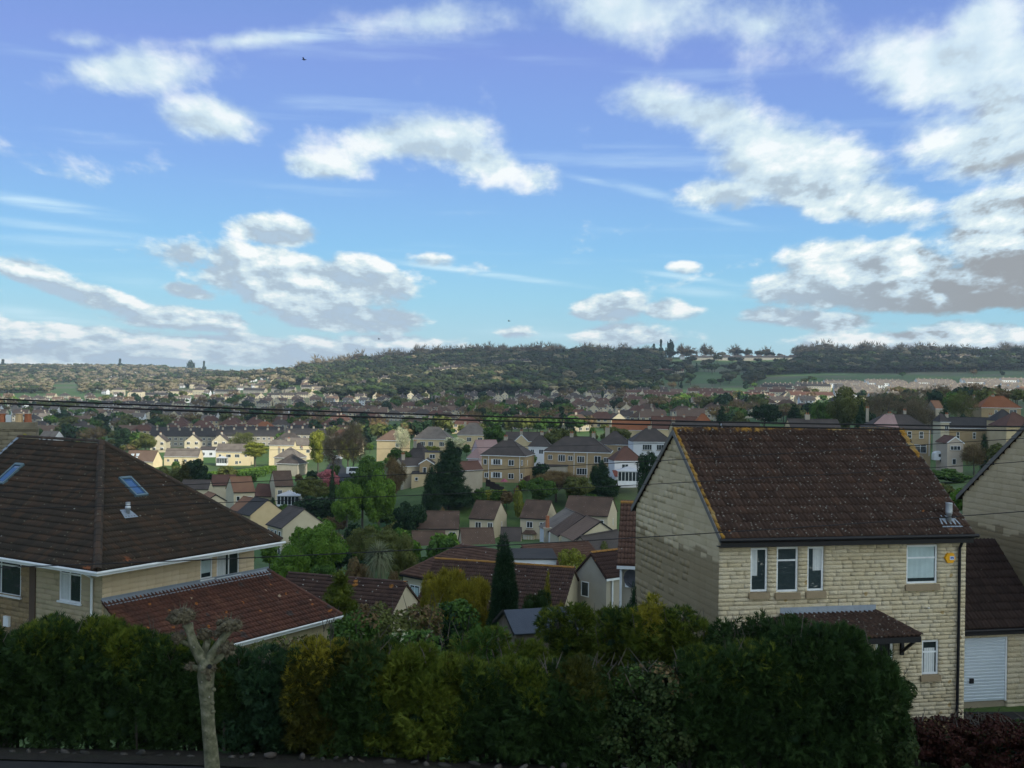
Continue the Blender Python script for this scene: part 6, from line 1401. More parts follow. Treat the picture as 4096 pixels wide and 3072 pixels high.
T('green garden tree before the chimney of the ochre terrace', 578, 473, 230, 'leaf', 'olive', 'wide', 4000, .03, 34, seed=27)
T('golden shrub at the corner of the shuttered pair garden', 519, 482, 225, 'leaf', 'yellow', 'bush', 1800, .05, 14, 'shrub', cat='shrub', seed=28)
T('tall thin green willow-like tree in the middle gardens', 362, 452, 220, 'leaf', 'mid', 'round', 9000, .016, 42, seed=29)
T('second willow-like tree, lower and greener', 378, 468, 215, 'leaf', 'bright', 'round', 6000, .02, 36, seed=30)
T('light green tree left of the willow-like pair', 347, 476, 212, 'leaf', 'bright', 'round', 5000, .02, 32, seed=31)
T('brown bare tree beside the cream gable with grey roof', 394, 456, 240, 'twig', 'brown', 'round', 5000, .08, 26, seed=32)
T('round dark green bush above the wide cream house', 408, 495, 205, 'leaf', 'dark', 'bush', 6000, .035, 40, 'shrub', cat='shrub', seed=33)
T('orange-brown shrub right of the columnar cypress foot', 443, 502, 214, 'leaf', 'brown', 'bush', 1500, .06, 12, 'shrub', cat='shrub', seed=34)
T('round green bush topping the bank left of the dark conifer', 398, 447, 300, 'leaf', 'mid', 'round', 4500, .025, 28, seed=35)
T('tall bare tree by the valley street, left one', 333, 424, 330, 'twig', 'bare', 'tall', 1400, .10, 24, seed=36, name_t='bare')
T('tall bare tree by the valley street, right one', 353, 421, 330, 'twig', 'bare', 'tall', 1400, .10, 26, seed=37, name_t='bare')
T('sunlit yellow-green tree among the cream houses', 318, 428, 395, 'leaf', 'yellow', 'round', 3500, .02, 22, seed=38)
T('bright yellow blossoming tree by the valley street', 348, 434, 400, 'leaf', 'yellow', 'round', 2500, .025, 24, seed=39)
T('pink blossom tree in front of the dark garage roof', 328, 466, 268, 'leaf', 'pink', 'wide', 3500, .03, 26, seed=40)
T('thin black-green cypress in the middle gardens', 331.5, 466, 232, 'spray', 'dark', 'column', 2500, .04, 6, 'cypress_tree', seed=41)
T('brownish round tree left of the thin cypress', 311, 474, 245, 'leaf', 'olive', 'wide', 5000, .02, 38, seed=42)
T('dark shrub bank below the brownish round tree', 312, 492, 230, 'leaf', 'dark', 'bush', 4000, .05, 46, 'shrub', cat='shrub', seed=43)
T('dark evergreen beside the white conservatory', 271, 493, 240, 'leaf', 'dark', 'bush', 1500, .06, 9, 'shrub', cat='shrub', seed=44)
T('bush in front of the white conservatory', 284, 501, 235, 'leaf', 'mid', 'bush', 1500, .06, 20, 'shrub', cat='shrub', seed=45)
T('dark conifer clump above the near hip, behind the golden conifer', 194, 456, 330, 'leaf', 'dark', 'round', 3500, .03, 26, seed=46)
T('golden-green conifer above the near hip', 184, 460, 320, 'spray', 'goldgreen', 'cone', 3000, .07, 17, 'conifer_tree', seed=47)
T('dark green tree left of the golden-green conifer', 169, 464, 325, 'leaf', 'olive', 'round', 2500, .03, 26, seed=48)
T('dark clipped shrub on the green hedge bank', 226, 464, 370, 'leaf', 'olive', 'bush', 2000, .05, 26, 'shrub', cat='shrub', seed=49)
T('pale sunlit willow left of the bright cream house', 255, 440, 455, 'leaf', 'yellow', 'wide', 3500, .02, 34, seed=50)
T('olive round tree behind the sunlit pair', 242, 430, 520, 'twig', 'olive', 'round', 3500, .07, 32, seed=51)
T('large dark cedar left of the dark terraces', 124, 427, 560, 'leaf', 'dark', 'round', 4500, .02, 22, seed=52)
T('brown-green round tree beside the dark cedar', 145, 432, 540, 'leaf', 'olive', 'round', 3500, .02, 22, seed=53)
T('pale blossom tree between two hipped houses', 401, 425, 400, 'twig', 'white', 'round', 2200, .08, 18, seed=54)
T('white-flowering tree before the right hipped house', 455, 436, 370, 'leaf', 'white', 'round', 2500, .03, 24, seed=55)
T('dark green hedge shrub at the broad hipped house', 432, 444, 372, 'leaf', 'yellow', 'bush', 1200, .06, 20, 'shrub', cat='shrub', seed=56)
T('dark broad tree on the left bank of the near ridge', 560, 425, 330, 'leaf', 'olive', 'round', 3000, .03, 34, seed=57)
T('dark pointed conifer behind the ochre terrace', 572, 424, 345, 'spray', 'dark', 'cone', 2500, .07, 14, 'conifer_tree', seed=58)
T('green tree above the buff gable', 495, 424, 370, 'leaf', 'mid', 'round', 3000, .03, 26, seed=59)
T('brown-green trees behind the brown pyramid roof', 616, 424, 350, 'leaf', 'olive', 'wide', 3000, .03, 36, seed=60)
T('round dark yew in the middle town', 480, 405, 620, 'leaf', 'dark', 'round', 1500, .035, 14, seed=61)
# right-hand belt of trees above the main ridge
for lab, x, yt, Y, kd, m, sh, n, lf, w, sd in [
 ('wide olive spring tree above the middle of the main ridge', 848, 383, 370, 'leaf', 'olive', 'round', 5000, .02, 44, 62), ('dark pointed conifer right of the olive spring tree', 861, 400, 330, 'spray', 'dark', 'cone', 3000, .06, 16, 63),
 ('dark green tree left of the olive spring tree', 822, 398, 400, 'leaf', 'mid', 'round', 3000, .025, 28, 64), ('tall bare brown tree above the pink-roofed house', 885, 388, 350, 'twig', 'bare', 'round', 5000, .06, 44, 65),
 ('second bare brown tree right of the pink-roofed house', 915, 386, 350, 'twig', 'bare', 'round', 5000, .06, 42, 66), ('dark conifer behind the bare trees', 905, 396, 380, 'leaf', 'dark', 'tall', 2500, .03, 18, 67),
 ('thin tree group at the foot of the orange hipped roof', 962, 388, 385, 'twig', 'olive', 'round', 3000, .07, 34, 68), ('dark fir before the orange hipped roof', 944, 404, 340, 'spray', 'dark', 'cone', 2000, .08, 16, 69),
 ('dark bush beside the brown terrace chimney', 966, 410, 330, 'leaf', 'dark', 'round', 2000, .03, 16, 70), ('two-stemmed dark conifer left of the olive tree', 794, 403, 420, 'spray', 'dark', 'cone', 2500, .07, 20, 71),
 ('bushy dark pine above the near ridge', 764, 401, 420, 'leaf', 'dark', 'wide', 3500, .025, 36, 72), ('dark fir standing alone above the near ridge', 722, 404, 420, 'spray', 'dark', 'cone', 2200, .08, 14, 73),
 ('dark-leaved tree between pine and olive tree', 738, 410, 430, 'leaf', 'olive', 'round', 2500, .03, 22, 74), ('brown-red shrub above the ridge chimney', 805, 416, 360, 'leaf', 'red', 'round', 1800, .03, 22, 75),
 ('slim dark cypress before the brown terrace', 984, 434, 262, 'spray', 'dark', 'column', 2000, .05, 8, 76), ('brown garden tree beside the slim cypress', 974, 442, 255, 'twig', 'brown', 'round', 3000, .09, 24, 77),
 ('green garden tree at the right of the slim cypress', 999, 440, 250, 'leaf', 'olive', 'round', 2500, .04, 24, 78), ('green shrubs on the bank below the caravan', 948, 467, 235, 'leaf', 'mid', 'bush', 3000, .06, 52, 79),
 ('yellow-green bank shrub beside the main roof', 938, 480, 150, 'leaf', 'olive', 'bush', 4000, .05, 36, 80), ('bramble-green bush left of the brown roof corner', 962, 486, 140, 'leaf', 'bright', 'bush', 3500, .05, 34, 81),
 ('bare tangle above the brown terrace roof end', 930, 404, 400, 'twig', 'bare', 'wide', 3000, .08, 30, 82), ('dark tree left of the pink-roofed house', 868, 408, 335, 'leaf', 'dark', 'round', 2500, .03, 20, 83)]:
    T(lab, x, yt, Y, kd, m, sh, n, lf, w, 'conifer_tree' if sh == 'cone' else ('shrub' if sh == 'bush' else 'tree'), 'shrub' if sh == 'bush' else 'tree', seed=sd)
# slope shrubs filling the garden ground between the rows
gid = random.Random(9); cols_ = ['mid', 'bright', 'dark', 'mid', 'olive', 'bright', 'mid', 'brown']; adj = {'mid': 'green', 'olive': 'olive', 'dark': 'dark', 'brown': 'brown-budded', 'bright': 'spring-green'}
GARD = [(x, Y) for Y, xs in ((125, range(300, 470, 17)), (140, range(250, 420, 26)), (165, range(300, 400, 24)), (182, range(290, 400, 22)), (195, list(range(300, 400, 20))), (225, range(290, 425, 16)), (238, range(460, 640, 18)), (262, range(230, 400, 24)), (290, list(range(195, 400, 22))), (305, range(430, 640, 22)), (340, range(200, 480, 20)), (372, range(380, 640, 22)), (405, range(180, 300, 22)), (430, list(range(480, 700, 22)) + list(range(180, 330, 40))), (465, range(350, 700, 24)))
        for x in xs]
BL = []
for x, Y in GARD:
    x += gid.uniform(-9, 9); Yj = Y * gid.uniform(.97, 1.03); c = gid.choice(cols_); h = gid.uniform(2.2, 5.2)
    if 205 < x < 300 and 380 < Y < 475 and gid.random() < .6: continue
    g = at(x, Yj); py = topix(g)[1]
    where = 'in the cul-de-sac gardens' if Y < 200 else ('in the gardens on the rise' if Y < 320 else 'between the hipped houses and the town')
    b_ = T(f'{adj[c]} garden bush {where}', x, 0, Yj, 'leaf', c, 'bush' if h < 3.4 else 'round', 900, .06, None, 'garden_bush', 'bush', seed=gid.randrange(1, 4), group=f'{adj[c]} bushes {where}', loc=g, h=h); BL.append((b_, f'{adj[c]} bush ' + {'in the cul-de-sac gardens': 'in the near gardens', 'in the gardens on the rise': 'on the rise'}.get(where, 'beyond the rise'), f'{adj[c]} bushes {where}'))

label_apart(BL, 'bush', 'in line below' if False else 'on the bearing of')
def cordyline():
    Y = 84; b = at(378, Y); h = P(377, 558, Y).z - b.z; t = thing('cordyline_palm', 'cabbage palm with drooping sword leaves on a pale trunk', 'palm', b)
    MB().tube([(0, 0, -.5), (.1, 0, h * .5), (0, 0, h)], [.16, .12, .12], 8).build('trunk', bark, t, True)
    rng = np.random.default_rng(4); V = []; 
    for k in range(620):
        d = rng.normal(0, 1, 3); d[2] = d[2] * .8 + rng.uniform(-.3, .7); d /= np.linalg.norm(d); L = rng.uniform(1.1, 1.5); s = np.cross(d, [0, 0, 1.0]); s /= np.linalg.norm(s) + 1e-6; s *= .03
        o = np.array([0, 0, h + rng.uniform(-.35, .35)]); m = o + d * L * .55; e = o + d * L * .95 + np.array([0, 0, -.35 * L * (1.1 - d[2])])
        V += [o - s * .6, o + s * .6, m + s, m - s, m - s, m + s, e, e]
    V = np.array(V); F_ = np.arange(len(V)).reshape(-1, 4); F_ = np.concatenate([F_[::2][:, [0, 1, 2]], F_[::2][:, [0, 2, 3]], F_[1::2][:, :3]])
    link('sword_leaf', np_mesh('sword_leaf', V, F_, foliage('sword_leaves', [(.10, .13, .06), (.18, .20, .11), (.28, .28, .18)])), t)['kind'] = 'stuff'
cordyline()
def banks():
    """clipped hedges: long box-like foliage bodies"""
    def hd(label, pts, h, w, mat, n, nm='clipped_hedge'):
        rng = np.random.default_rng(n); P_ = []; N_ = []
        pts = [at(x, Y) for x, Y in pts]; b = pts[0].copy(); t = thing(nm, label, 'hedge', b)
        for a, c in zip(pts, pts[1:]):
            d = c - a; s = Vector((-d.y, d.x, 0)).normalized(); k = int(n * (c - a).length / sum((q - p).length for p, q in zip(pts, pts[1:])))
            for _ in range(k):
                f = a + d * rng.uniform(0, 1); u = rng.uniform(-1, 1); z = rng.uniform(0, 1)
                if rng.random() < .4: q = f + s * u * w / 2; q.z = gzf(q.x, q.y) + h; nn = (0, 0, 1)
                else: sg = 1 if rng.random() < .5 else -1; q = f + s * sg * w / 2; q.z = gzf(q.x, q.y) + h * z; nn = tuple(s * sg)
                P_.append(tuple(q - b)); N_.append(nn)
        v, f = leaves(np.array(P_), np.array(N_, float), .38, rng, .8); link('foliage', np_mesh('foliage', v, f, FOL[mat]), t)
    hd('long clipped green hedge running below the sunlit pairs', [(203, 385), (240, 395), (274, 430)], 2.4, 4.0, 'bright', 3200)
    hd('second green hedge line parallel below the first', [(203, 372), (235, 380), (262, 400)], 2.2, 3.0, 'mid', 2000)
    hd('low clipped yellow-green hedge above the gabled cream house', [(478, 236), (506, 236)], 1.6, 2.5, 'yellow', 900)
    hd('hedge of mixed green behind the wide cream house', [(385, 214), (414, 224)], 2.2, 2.0, 'olive', 1100)
    hd('dark hedge between wide cream house and steps', [(396, 198), (413, 204)], 2.0, 2.0, 'mid', 700)
    fm = pmat('fence_panel', [(.13, .11, .09), (.20, .18, .15), (.26, .24, .21)], nscale=3, rnd=.8)
    def fence(label, pts, h=1.6, m=fm):
        pts = [at(x, Y) for x, Y in pts]; b = pts[0].copy(); t = thing('garden_fence', label, 'fence', b)
        me = MB().box((.02, -.02, 0), (1.78, .02, h)).mesh('panel', m); po = MB().box((-.05, -.05, -.4), (.05, .05, h + .1)).mesh('post', m)
        for a, c in zip(pts, pts[1:]):
            d = c - a; n = max(1, int(d.length / 1.8)); d = d.normalized(); an = math.atan2(d.y, d.x)
            for i in range(n):
                q = a + d * 1.8 * i; z = gzf(q.x, q.y) - b.z; M = Matrix.Translation((q.x - b.x, q.y - b.y, z)) @ Matrix.Rotation(an, 4, 'Z'); link('panel', me, t, M); link('post', po, t, M)
    fence('grey board fence zigzagging below the willow-like trees', [(318, 206), (336, 199), (352, 199), (384, 213)])
    fence('pale diagonal fence of weathered boards', [(333, 178), (352, 190), (384, 205)])
    fence('red-brown board fence right of the shuttered pair', [(514, 238), (530, 250)], 1.8, pmat('red_fence', [(.10, .05, .035)], nscale=3))
    fence('dark fence at the lawn of the shuttered pair', [(486, 245), (507, 238)], 1.5, pmat('dark_fence', [(.04, .03, .028)], nscale=3))
    lawn = pmat('mown_lawn', [(.03, .10, .02), (.045, .13, .03)], nscale=.5, rnd=0); soil = pmat('bare_soil', [(.08, .055, .035), (.11, .08, .05)], nscale=.8, rnd=0)
    V_ = lambda *a: [at(x, Y) for x, Y in a]
    strip('lawn', V_((497, 231), (503, 242)), V_((508, 231), (508, 242)), lawn, .12, 6); strip('lawn', V_((374, 216), (386, 232)), V_((392, 216), (393, 232)), lawn, .12, 6)
    strip('vegetable_bed', V_((468, 212), (482, 236)), V_((476, 212), (497, 236)), soil, .10, 8); strip('lawn', V_((196, 330), (200, 380)), V_((216, 330), (240, 372)), lawn, .15, 8)
    strip('lawn', V_((225, 300), (232, 325)), V_((262, 305), (268, 330)), lawn, .15, 8)
banks()
def steps():
    a, c = at(464, 186), at(467, 206); t = thing('garden_steps', 'flight of pale garden steps climbing between two cream houses', 'steps', a)
    m = pmat('concrete_step', [(.26, .25, .22), (.34, .33, .30)], nscale=3); me = MB().box((-.6, -.17, -.3), (.6, .17, .12)).mesh('step', m)
    for i in range(22):
        q = a.lerp(c, i / 22) - a; q.z = gzf(a.x + q.x, a.y + q.y) - a.z; link('step', me, t, Matrix.Translation(q))
steps()
def washing():
    b = at(504, 243); t = thing('garden_umbrella', 'small dusky pink garden parasol before the shuttered pair', 'parasol', b); MB().tube([(0, 0, -.3), (0, 0, 2.2)], .04, 6).build('pole', wood, t)
    m = MB()
    for k in range(8):
        a0, a1 = k * math.pi / 4, (k + 1) * math.pi / 4; m.poly([(math.cos(a0) * .9, math.sin(a0) * .9, 1.6), (math.cos(a1) * .9, math.sin(a1) * .9, 1.6), (0, 0, 2.3)])
    m.build('canopy', pmat('dusky_pink', [(.25, .07, .10)]), t)
    b = at(500.5, 233); t = thing('water_tank', 'round cream water tank on the lawn', 'tank', b + Vector((0, 0, .2)))
    MB().tube([(0, -.8, .75), (0, -.7, .75), (0, .7, .75), (0, .8, .75)], [.5, .75, .75, .5], 14).build('body', pmat('cream_plastic', [(.55, .50, .40)], rough=.5), t, True)
washing()

# ------------------------------------------------------------------ the town on the valley floor and the far slopes
def town_template(kind, W_, D, H, rise, wall, roof, nw=4, chim=1, units=1, lit=False):
    m = MB(); mats = [wall, roof, dark, white, terracotta, WL['grey']]
    m.mat(0); b = -5
    pts = [(0, 0), (W_, 0), (W_, D), (0, D)]
    for i in range(4):
        p, q = pts[i], pts[(i + 1) % 4]; gab = (kind == 'gable' and i in (1, 3)) or (kind == 'gy' and i in (0, 2))
        m.poly([(*p, b), (*q, b), (*q, H)] + ([((p[0] + q[0]) / 2, (p[1] + q[1]) / 2, H + rise - .1)] if gab else []) + [(*p, H)])
    m.mat(1); o = .3
    if kind == 'gable':
        m.poly([(-.1, -o, H - .15), (W_ + .1, -o, H - .15), (W_ + .1, D / 2, H + rise), (-.1, D / 2, H + rise)]).poly([(W_ + .1, D + o, H - .15), (-.1, D + o, H - .15), (-.1, D / 2, H + rise), (W_ + .1, D / 2, H + rise)])
    elif kind == 'gy':
        m.poly([(-o, D, H - .15), (-o, -.1, H - .15), (W_ / 2, -.1, H + rise), (W_ / 2, D, H + rise)]).poly([(W_ + o, -.1, H - .15), (W_ + o, D, H - .15), (W_ / 2, D, H + rise), (W_ / 2, -.1, H + rise)])
    else:
        k = min(D / 2, W_ / 2 - .2); a, c = (k, D / 2, H + rise), (W_ - k, D / 2, H + rise); q = [(-o, -o, H - .1), (W_ + o, -o, H - .1), (W_ + o, D + o, H - .1), (-o, D + o, H - .1)]
        m.poly([q[0], q[1], c, a]).poly([q[2], q[3], a, c]).poly([q[1], q[2], c]).poly([q[3], q[0], a])
    m.mat(3)
    for r in (0, 1) if H > 4 else (0,):
        for i in range(nw):
            x = W_ * (i + .5) / nw; z = .9 + r * 2.6
            m.mat(3).box((x - .75, -.06, z), (x + .75, .01, z + 1.35)); m.mat(2).box((x - .62, -.08, z + .12), (x - .06, -.05, z + 1.22)).box((x + .06, -.08, z + .12), (x + .62, -.05, z + 1.22))
    for i in range(chim):
        x = W_ * ((i + .5) / chim if chim > 1 else .5); zc = H + rise
        m.mat(5).box((x - .5, D / 2 - .3, zc - .6), (x + .5, D / 2 + .3, zc + .9)); m.mat(4).box((x - .3, D / 2 - .1, zc + .9), (x - .1, D / 2 + .1, zc + 1.2)).box((x + .1, D / 2 - .1, zc + .9), (x + .3, D / 2 + .1, zc + 1.2))
    me = m.mesh('town_house', mats); return me
TW = []
def tt(desc, *a, **k): TW.append((desc, town_template(*a, **k)))
gw, cw, yw_, tw_ = WL['grey'], WL['cream'], WL['yellow'], WL['ochre']
tt('cream pair with brown hipped roof', 'hip', 13, 8, 5, 3.2, cw, RF['brown']); tt('buff pair with maroon hipped roof', 'hip', 13, 8, 5, 3.4, tw_, RF['maroon']); tt('grey pair with dark hipped roof', 'hip', 12, 8, 5, 3.2, gw, RF['dark'])
tt('cream gabled pair with brown roof', 'gable', 13, 8, 5, 3, cw, RF['pinkbrown']); tt('cream gabled pair with dark roof', 'gable', 14, 8, 5, 3, cw, RF['dark'], 5, 2); tt('gable-fronted cream house with dark roof', 'gy', 7.5, 10, 5, 3.2, cw, RF['dark'], 2)
tt('gable-fronted pale house with maroon roof', 'gy', 7.5, 9, 5, 3, yw_, RF['maroon'], 2); tt('low bungalow with brown roof', 'hip', 10, 9, 2.8, 3, cw, RF['brown'], 3); tt('white house with grey roof', 'gable', 9, 8, 5, 3, WL['white'], RF['grey'], 3)
tt('grey stone terrace with slate roof', 'gable', 34, 8, 5.6, 3, gw, RF['black'], 12, 6); tt('cream terrace with brown roof', 'gable', 38, 8, 5.4, 3, cw, RF['maroon'], 13, 5); tt('pale terrace with grey roof', 'gable', 46, 8, 5.6, 3, yw_, RF['grey'], 16, 6)
tt('large villa with dark roof', 'hip', 16, 11, 8, 3.5, cw, RF['dark'], 4, 2); tt('orange-roofed house', 'hip', 11, 8, 5, 3.4, tw_, RF['orange'], 3)
tt('white terrace with blue-grey roof', 'gable', 44, 8, 5.6, 2.8, WL['white'], RF['grey'], 16, 6)
rg = random.Random(21); PLACE = []       # (size in the picture, kind index, position, yaw, district)
def put(k, x, Y, yaw, dist):
    g = at(x, Y); px, py = topix(g)
    if not (-25 < px < 1050): return
    w = max(v.co.x for v in TW[k][1].vertices) ; PLACE.append((w / Y, k, g, yaw, dist))
def row(Y0, Y1, xa, xb, kinds, yaw, dist, gap=4.5, prob=.9):
    X = xa; run = rg.choice(kinds); left = rg.randint(3, 8)
    while X < xb:
        f = (X - xa) / max(1, xb - xa); Y = Y0 + (Y1 - Y0) * f
        if left <= 0: run = rg.choice(kinds); left = rg.randint(2, 7)
        k = run if rg.random() < .85 else rg.choice(kinds); w = {9: 34, 10: 38, 11: 46, 12: 16, 14: 44}.get(k, 12)
        if rg.random() < prob: put(k, X, Y + rg.uniform(-4, 4), R(yaw + rg.gauss(0, 4)), dist)
        X += (w + gap) * FX / Y * (1 + rg.uniform(-.05, .25)); left -= 1
VN = 'on the valley floor'
ll = [(570, 0, 118, (2, 8), 'left valley'), (600, -10, 110, (12, 2, 4), 'left valley')]
# the dark terraces and maroon hipped pairs left of centre
row(560, 556, 150, 290, (5, 5, 2), 3, 'in front of the dark slate terraces', 2, .95)
for i, Y in enumerate((592, 625)): row(Y, Y * .99, 150, 290, (9,), 3, 'in the dark slate terraces left of centre', 1.5, 1)
for i, Y in enumerate((655, 690, 725, 765, 805)): row(Y, Y * .97, 130 + i * 4, 330, (1, 1, 1, 13 if i == 1 else 1, 2), rg.uniform(-6, 8), 'in the maroon-roofed estate left of centre')
for Y in (600, 660, 730, 800, 880): row(Y, Y, -10, 140, (2, 8, 4, 3, 7), 0, 'among trees at the left edge of the valley', 12, .6)
for Y in np.geomspace(860, 1560, 13): row(Y, Y * rg.uniform(.95, 1.05), -10, 330, (0, 2, 4, 5, 8, 9, 3, 2), rg.uniform(-8, 8), 'in the pale streets at the foot of the left hill', 5, .85)
for Y in np.geomspace(500, 780, 7): row(Y, Y * .98, 470, 640, (0, 2, 5, 7, 1), rg.uniform(-10, 10), 'in the town behind the ochre terraces', 6, .7)
for Y in np.geomspace(560, 800, 6): row(Y, Y * .98, 330, 480, (0, 2, 4, 1), rg.uniform(-10, 10), 'in the town behind the hipped houses', 6, .7)
for Y in (830, 870, 915, 960, 1010): row(Y, Y * rg.uniform(.97, 1.04), 300, 640, (0, 1, 0, 3, 0), rg.uniform(-4, 8), 'in the long brown-roofed streets of the middle valley')
for Y in np.geomspace(1050, 1330, 6): row(Y, Y * .96, 325, 660, (0, 2, 4, 5, 5, 8), rg.uniform(-8, 8), 'below the wooded hillside', 5, .85)
for Y in np.geomspace(560, 980, 8): row(Y, Y, 640, 800, (5, 4, 2, 5, 3, 0), rg.uniform(-10, 10), 'in the town above the near ridge', 6, .75)
for Y in (1010, 1070, 1140, 1210): row(Y, Y * .97, 625, 800, (10, 3, 10), 4, 'in the brown-roofed terraces right of centre', 6, .9)
for Y in (1000, 1050, 1100, 1150, 1200, 1260, 1320, 1380): row(Y, Y * .98, 835 if Y < 1250 else 825, 1045, (11, 14, 14, 8, 6, 14), 0, 'in the pale terraces on the right slope', 6, .95)
for Y in (640, 720, 800, 880): row(Y, Y, 800, 1035, (3, 6, 13, 8, 5), 0, 'among trees on the right slope', 10, .6)
row(1240, 1240, 762, 820, (9, 9), 6, 'in the grey double terrace below the green hill', 1, 1); row(1290, 1290, 764, 820, (9, 9), 6, 'in the grey double terrace below the green hill', 1, 1)
# hillside rows, ridge-top rows and the left hill
for i in range(11): put(rg.choice((12, 12, 14, 8)), 350 + i * 5.2, 1560 + i * 22, R(18), 'in the pale crescent halfway up the wood')
for i in range(7): put(12, 427 + i * 5, 1800 + i * 10, R(10), 'in the second crescent under the wooded ridge')
for i in range(7): put(12, 490 + i * 6, 1960 + i * 12, R(6), 'among the big mansions below the ridge trees')
put(12, 545, 2010, 0, 'as a lone pale villa below the ridge trees'); put(10, 659, 1800, R(-14), 'as a lone pale building at the edge of the green hill')
for X_ in range(680, 800, 11): put(rg.choice((3, 8, 4)), X_, 2230, R(rg.uniform(-8, 8)), 'along the skyline of the green hill')
for X_ in range(690, 790, 14): put(9, X_, 2180, R(rg.uniform(-5, 5)), 'along the skyline of the green hill')
for X_ in range(905, 1030, 10): put(rg.choice((12, 4, 9)), X_, 2140, R(rg.uniform(-8, 8)), 'along the ridge at the right')
for _ in range(190):
    X_ = rg.uniform(90, 325); Y = rg.uniform(1600, 3300) if X_ < 300 else rg.uniform(1500, 1800); put(rg.choice((8, 12, 8, 3, 11, 6, 12)), X_, Y, R(rg.uniform(-25, 25)), 'dotted over the sunlit left hill')
for X_ in range(180, 300, 9): put(11, X_, 3500, R(rg.uniform(-6, 6)), 'along the flat top of the left hill')
def dense_clear(px, py, Y):
    """keep the modelled middle-distance houses clear"""
    return not (Y < 500)
PLACE = [p for p in PLACE if dense_clear(0, 0, p[2].y) and not (p[2].y < 545 and 150 < topix(p[2])[0] < 345)]
PLACE.sort(key=lambda p: -p[0])
NIND = 215; HL = []
for s_, k, g, yaw, dist in PLACE[:NIND]:
    o = link('town_house', TW[k][1]); o.location = g; o.rotation_euler = (0, 0, yaw)
    HL.append((o, TW[k][0], f'{TW[k][0]}s {dist}'))
label_apart(HL, 'house')
def bake(name, inst, meshes, matlists=None):
    """join many placed copies into one mesh: inst = [(k, M)]"""
    data = []
    allm = []; 
    for me in meshes:
        me.calc_loop_triangles(); v = np.empty(len(me.vertices) * 3, np.float32); me.vertices.foreach_get('co', v)
        tr = np.empty(len(me.loop_triangles) * 3, np.int32); me.loop_triangles.foreach_get('vertices', tr); pm = np.array([t.material_index for t in me.loop_triangles])
        lut = []
        for m in me.materials:
            if m not in allm: allm.append(m)
            lut.append(allm.index(m))
        data.append((v.reshape(-1, 3), tr.reshape(-1, 3), np.array(lut)[pm]))
    V, Fc, MI = [], [], []; off = 0
    for k, M in inst:
        v, f, mi = data[k]; A = np.array(M); V.append(v @ A[:3, :3].T + A[:3, 3]); Fc.append(f + off); MI.append(mi); off += len(v)
    return tag(link(name, np_mesh(name, np.concatenate(V), np.concatenate(Fc), allm, np.concatenate(MI))), kind='stuff')
bake('distant_houses', [(k, frame_to_world(g, yaw)) for s_, k, g, yaw, d in PLACE[NIND:]], [m for _, m in TW])

# ------------------------------------------------------------------ trees of the town and the woods
def clump_mesh(mat, n, seed, shape='round', leaf=.11, kind='leaf', core=.84):
    rng = np.random.default_rng(seed)
    if shape == 'cone': L = [(0, 0, z, .26 * (1 - z) + .03, .26 * (1 - z) + .03, .10) for z in (.15, .3, .45, .6, .75, .88)]
    else: L = crown_lumps(.5, .5, .34, .60, 5, rng, .55, (.4, .6))
    p, nn = lumps_sample(n, L, rng, (.85, 1.08))
    if kind == 'twig': nn[:, 2] += .6; V, Fc = sprays(p, nn, leaf, rng, droop=-.3, blades=2, spread=.4, wid=.16)
    else: V, Fc = leaves(p, nn, leaf, rng, .75); Fc = np.concatenate([Fc[:, [0, 1, 2]], Fc[:, [0, 2, 3]]])
    cV, cF = core_mesh(L, core)
    tm = MB().tube([(0, 0, -.2), (0, 0, .5)], .025, 4).mesh('t', bark); tv = np.array([v.co[:] for v in tm.vertices]); tm.calc_loop_triangles(); tf = np.array([t.vertices[:] for t in tm.loop_triangles]); bpy.data.meshes.remove(tm)
    F_ = np.concatenate([Fc, cF + len(V), tf + len(V) + len(cV)]); mi = np.concatenate([np.zeros(len(Fc) + len(cF), int), np.ones(len(tf), int)])
    return np_mesh('town_tree', np.concatenate([V, cV, tv]), F_, [FOL[mat], bark], mi)
FOL['wood_dark'] = foliage('hillside_wood_dark', [(0.0187, 0.0306, 0.0112), (0.0289, 0.0432, 0.0160), (0.0442, 0.0468, 0.0240), (0.0340, 0.0558, 0.0160)], nscale=.035, rnd=.12)
FOL['wood_pale'] = foliage('hillside_wood_pale', [(.12, .125, .05), (.18, .155, .09), (.24, .20, .125), (.12, .165, .045)], nscale=.03, rnd=.12)
TK = [('dark evergreen', clump_mesh('dark', 110, 1)), ('olive-green', clump_mesh('olive', 110, 2)), ('mid-green', clump_mesh('mid', 110, 3)), ('bare brown', clump_mesh('brown', 150, 4, leaf=.2, kind='twig')), ('bright green', clump_mesh('bright', 110, 5)), ('dark pointed', clump_mesh('dark', 120, 6, 'cone', .09))]
wr = np.random.default_rng(5); TP = []
for _ in range(2500):
    Y = float(np.exp(wr.uniform(math.log(500), math.log(1650)))); x = wr.uniform(-20, 1044)
    if math.sin(x * .031 + Y * .006) + math.sin(x * .013 - Y * .011 + 2) + wr.normal(0, .5) < .1: continue
    if Y < 560 and 140 < x < 350: continue
    if 760 < x and Y > 930 and wr.random() < .88: continue
    k = int(wr.choice(6, p=[.16, .27, .24, .20, .06, .07])); h = wr.uniform(5, 13) * (1 if Y > 700 else .85)
    g = at(x, Y); TP.append((h / Y, k, g, h, float(wr.uniform(0, 6.28)), 'left' if x < 330 else ('middle' if x < 640 else 'right')))
TP.sort(key=lambda p: -p[0])
TL = []
for s_, k, g, h, a, d in TP[:190]:
    o = link('town_tree', TK[k][1]); o.location = g; o.rotation_euler = (0, 0, a); o.scale = (h, h, h)
    TL.append((o, f'{TK[k][0]} tree among far houses', f'{TK[k][0]} trees among the {d} valley houses'))
label_apart(TL, 'tree')
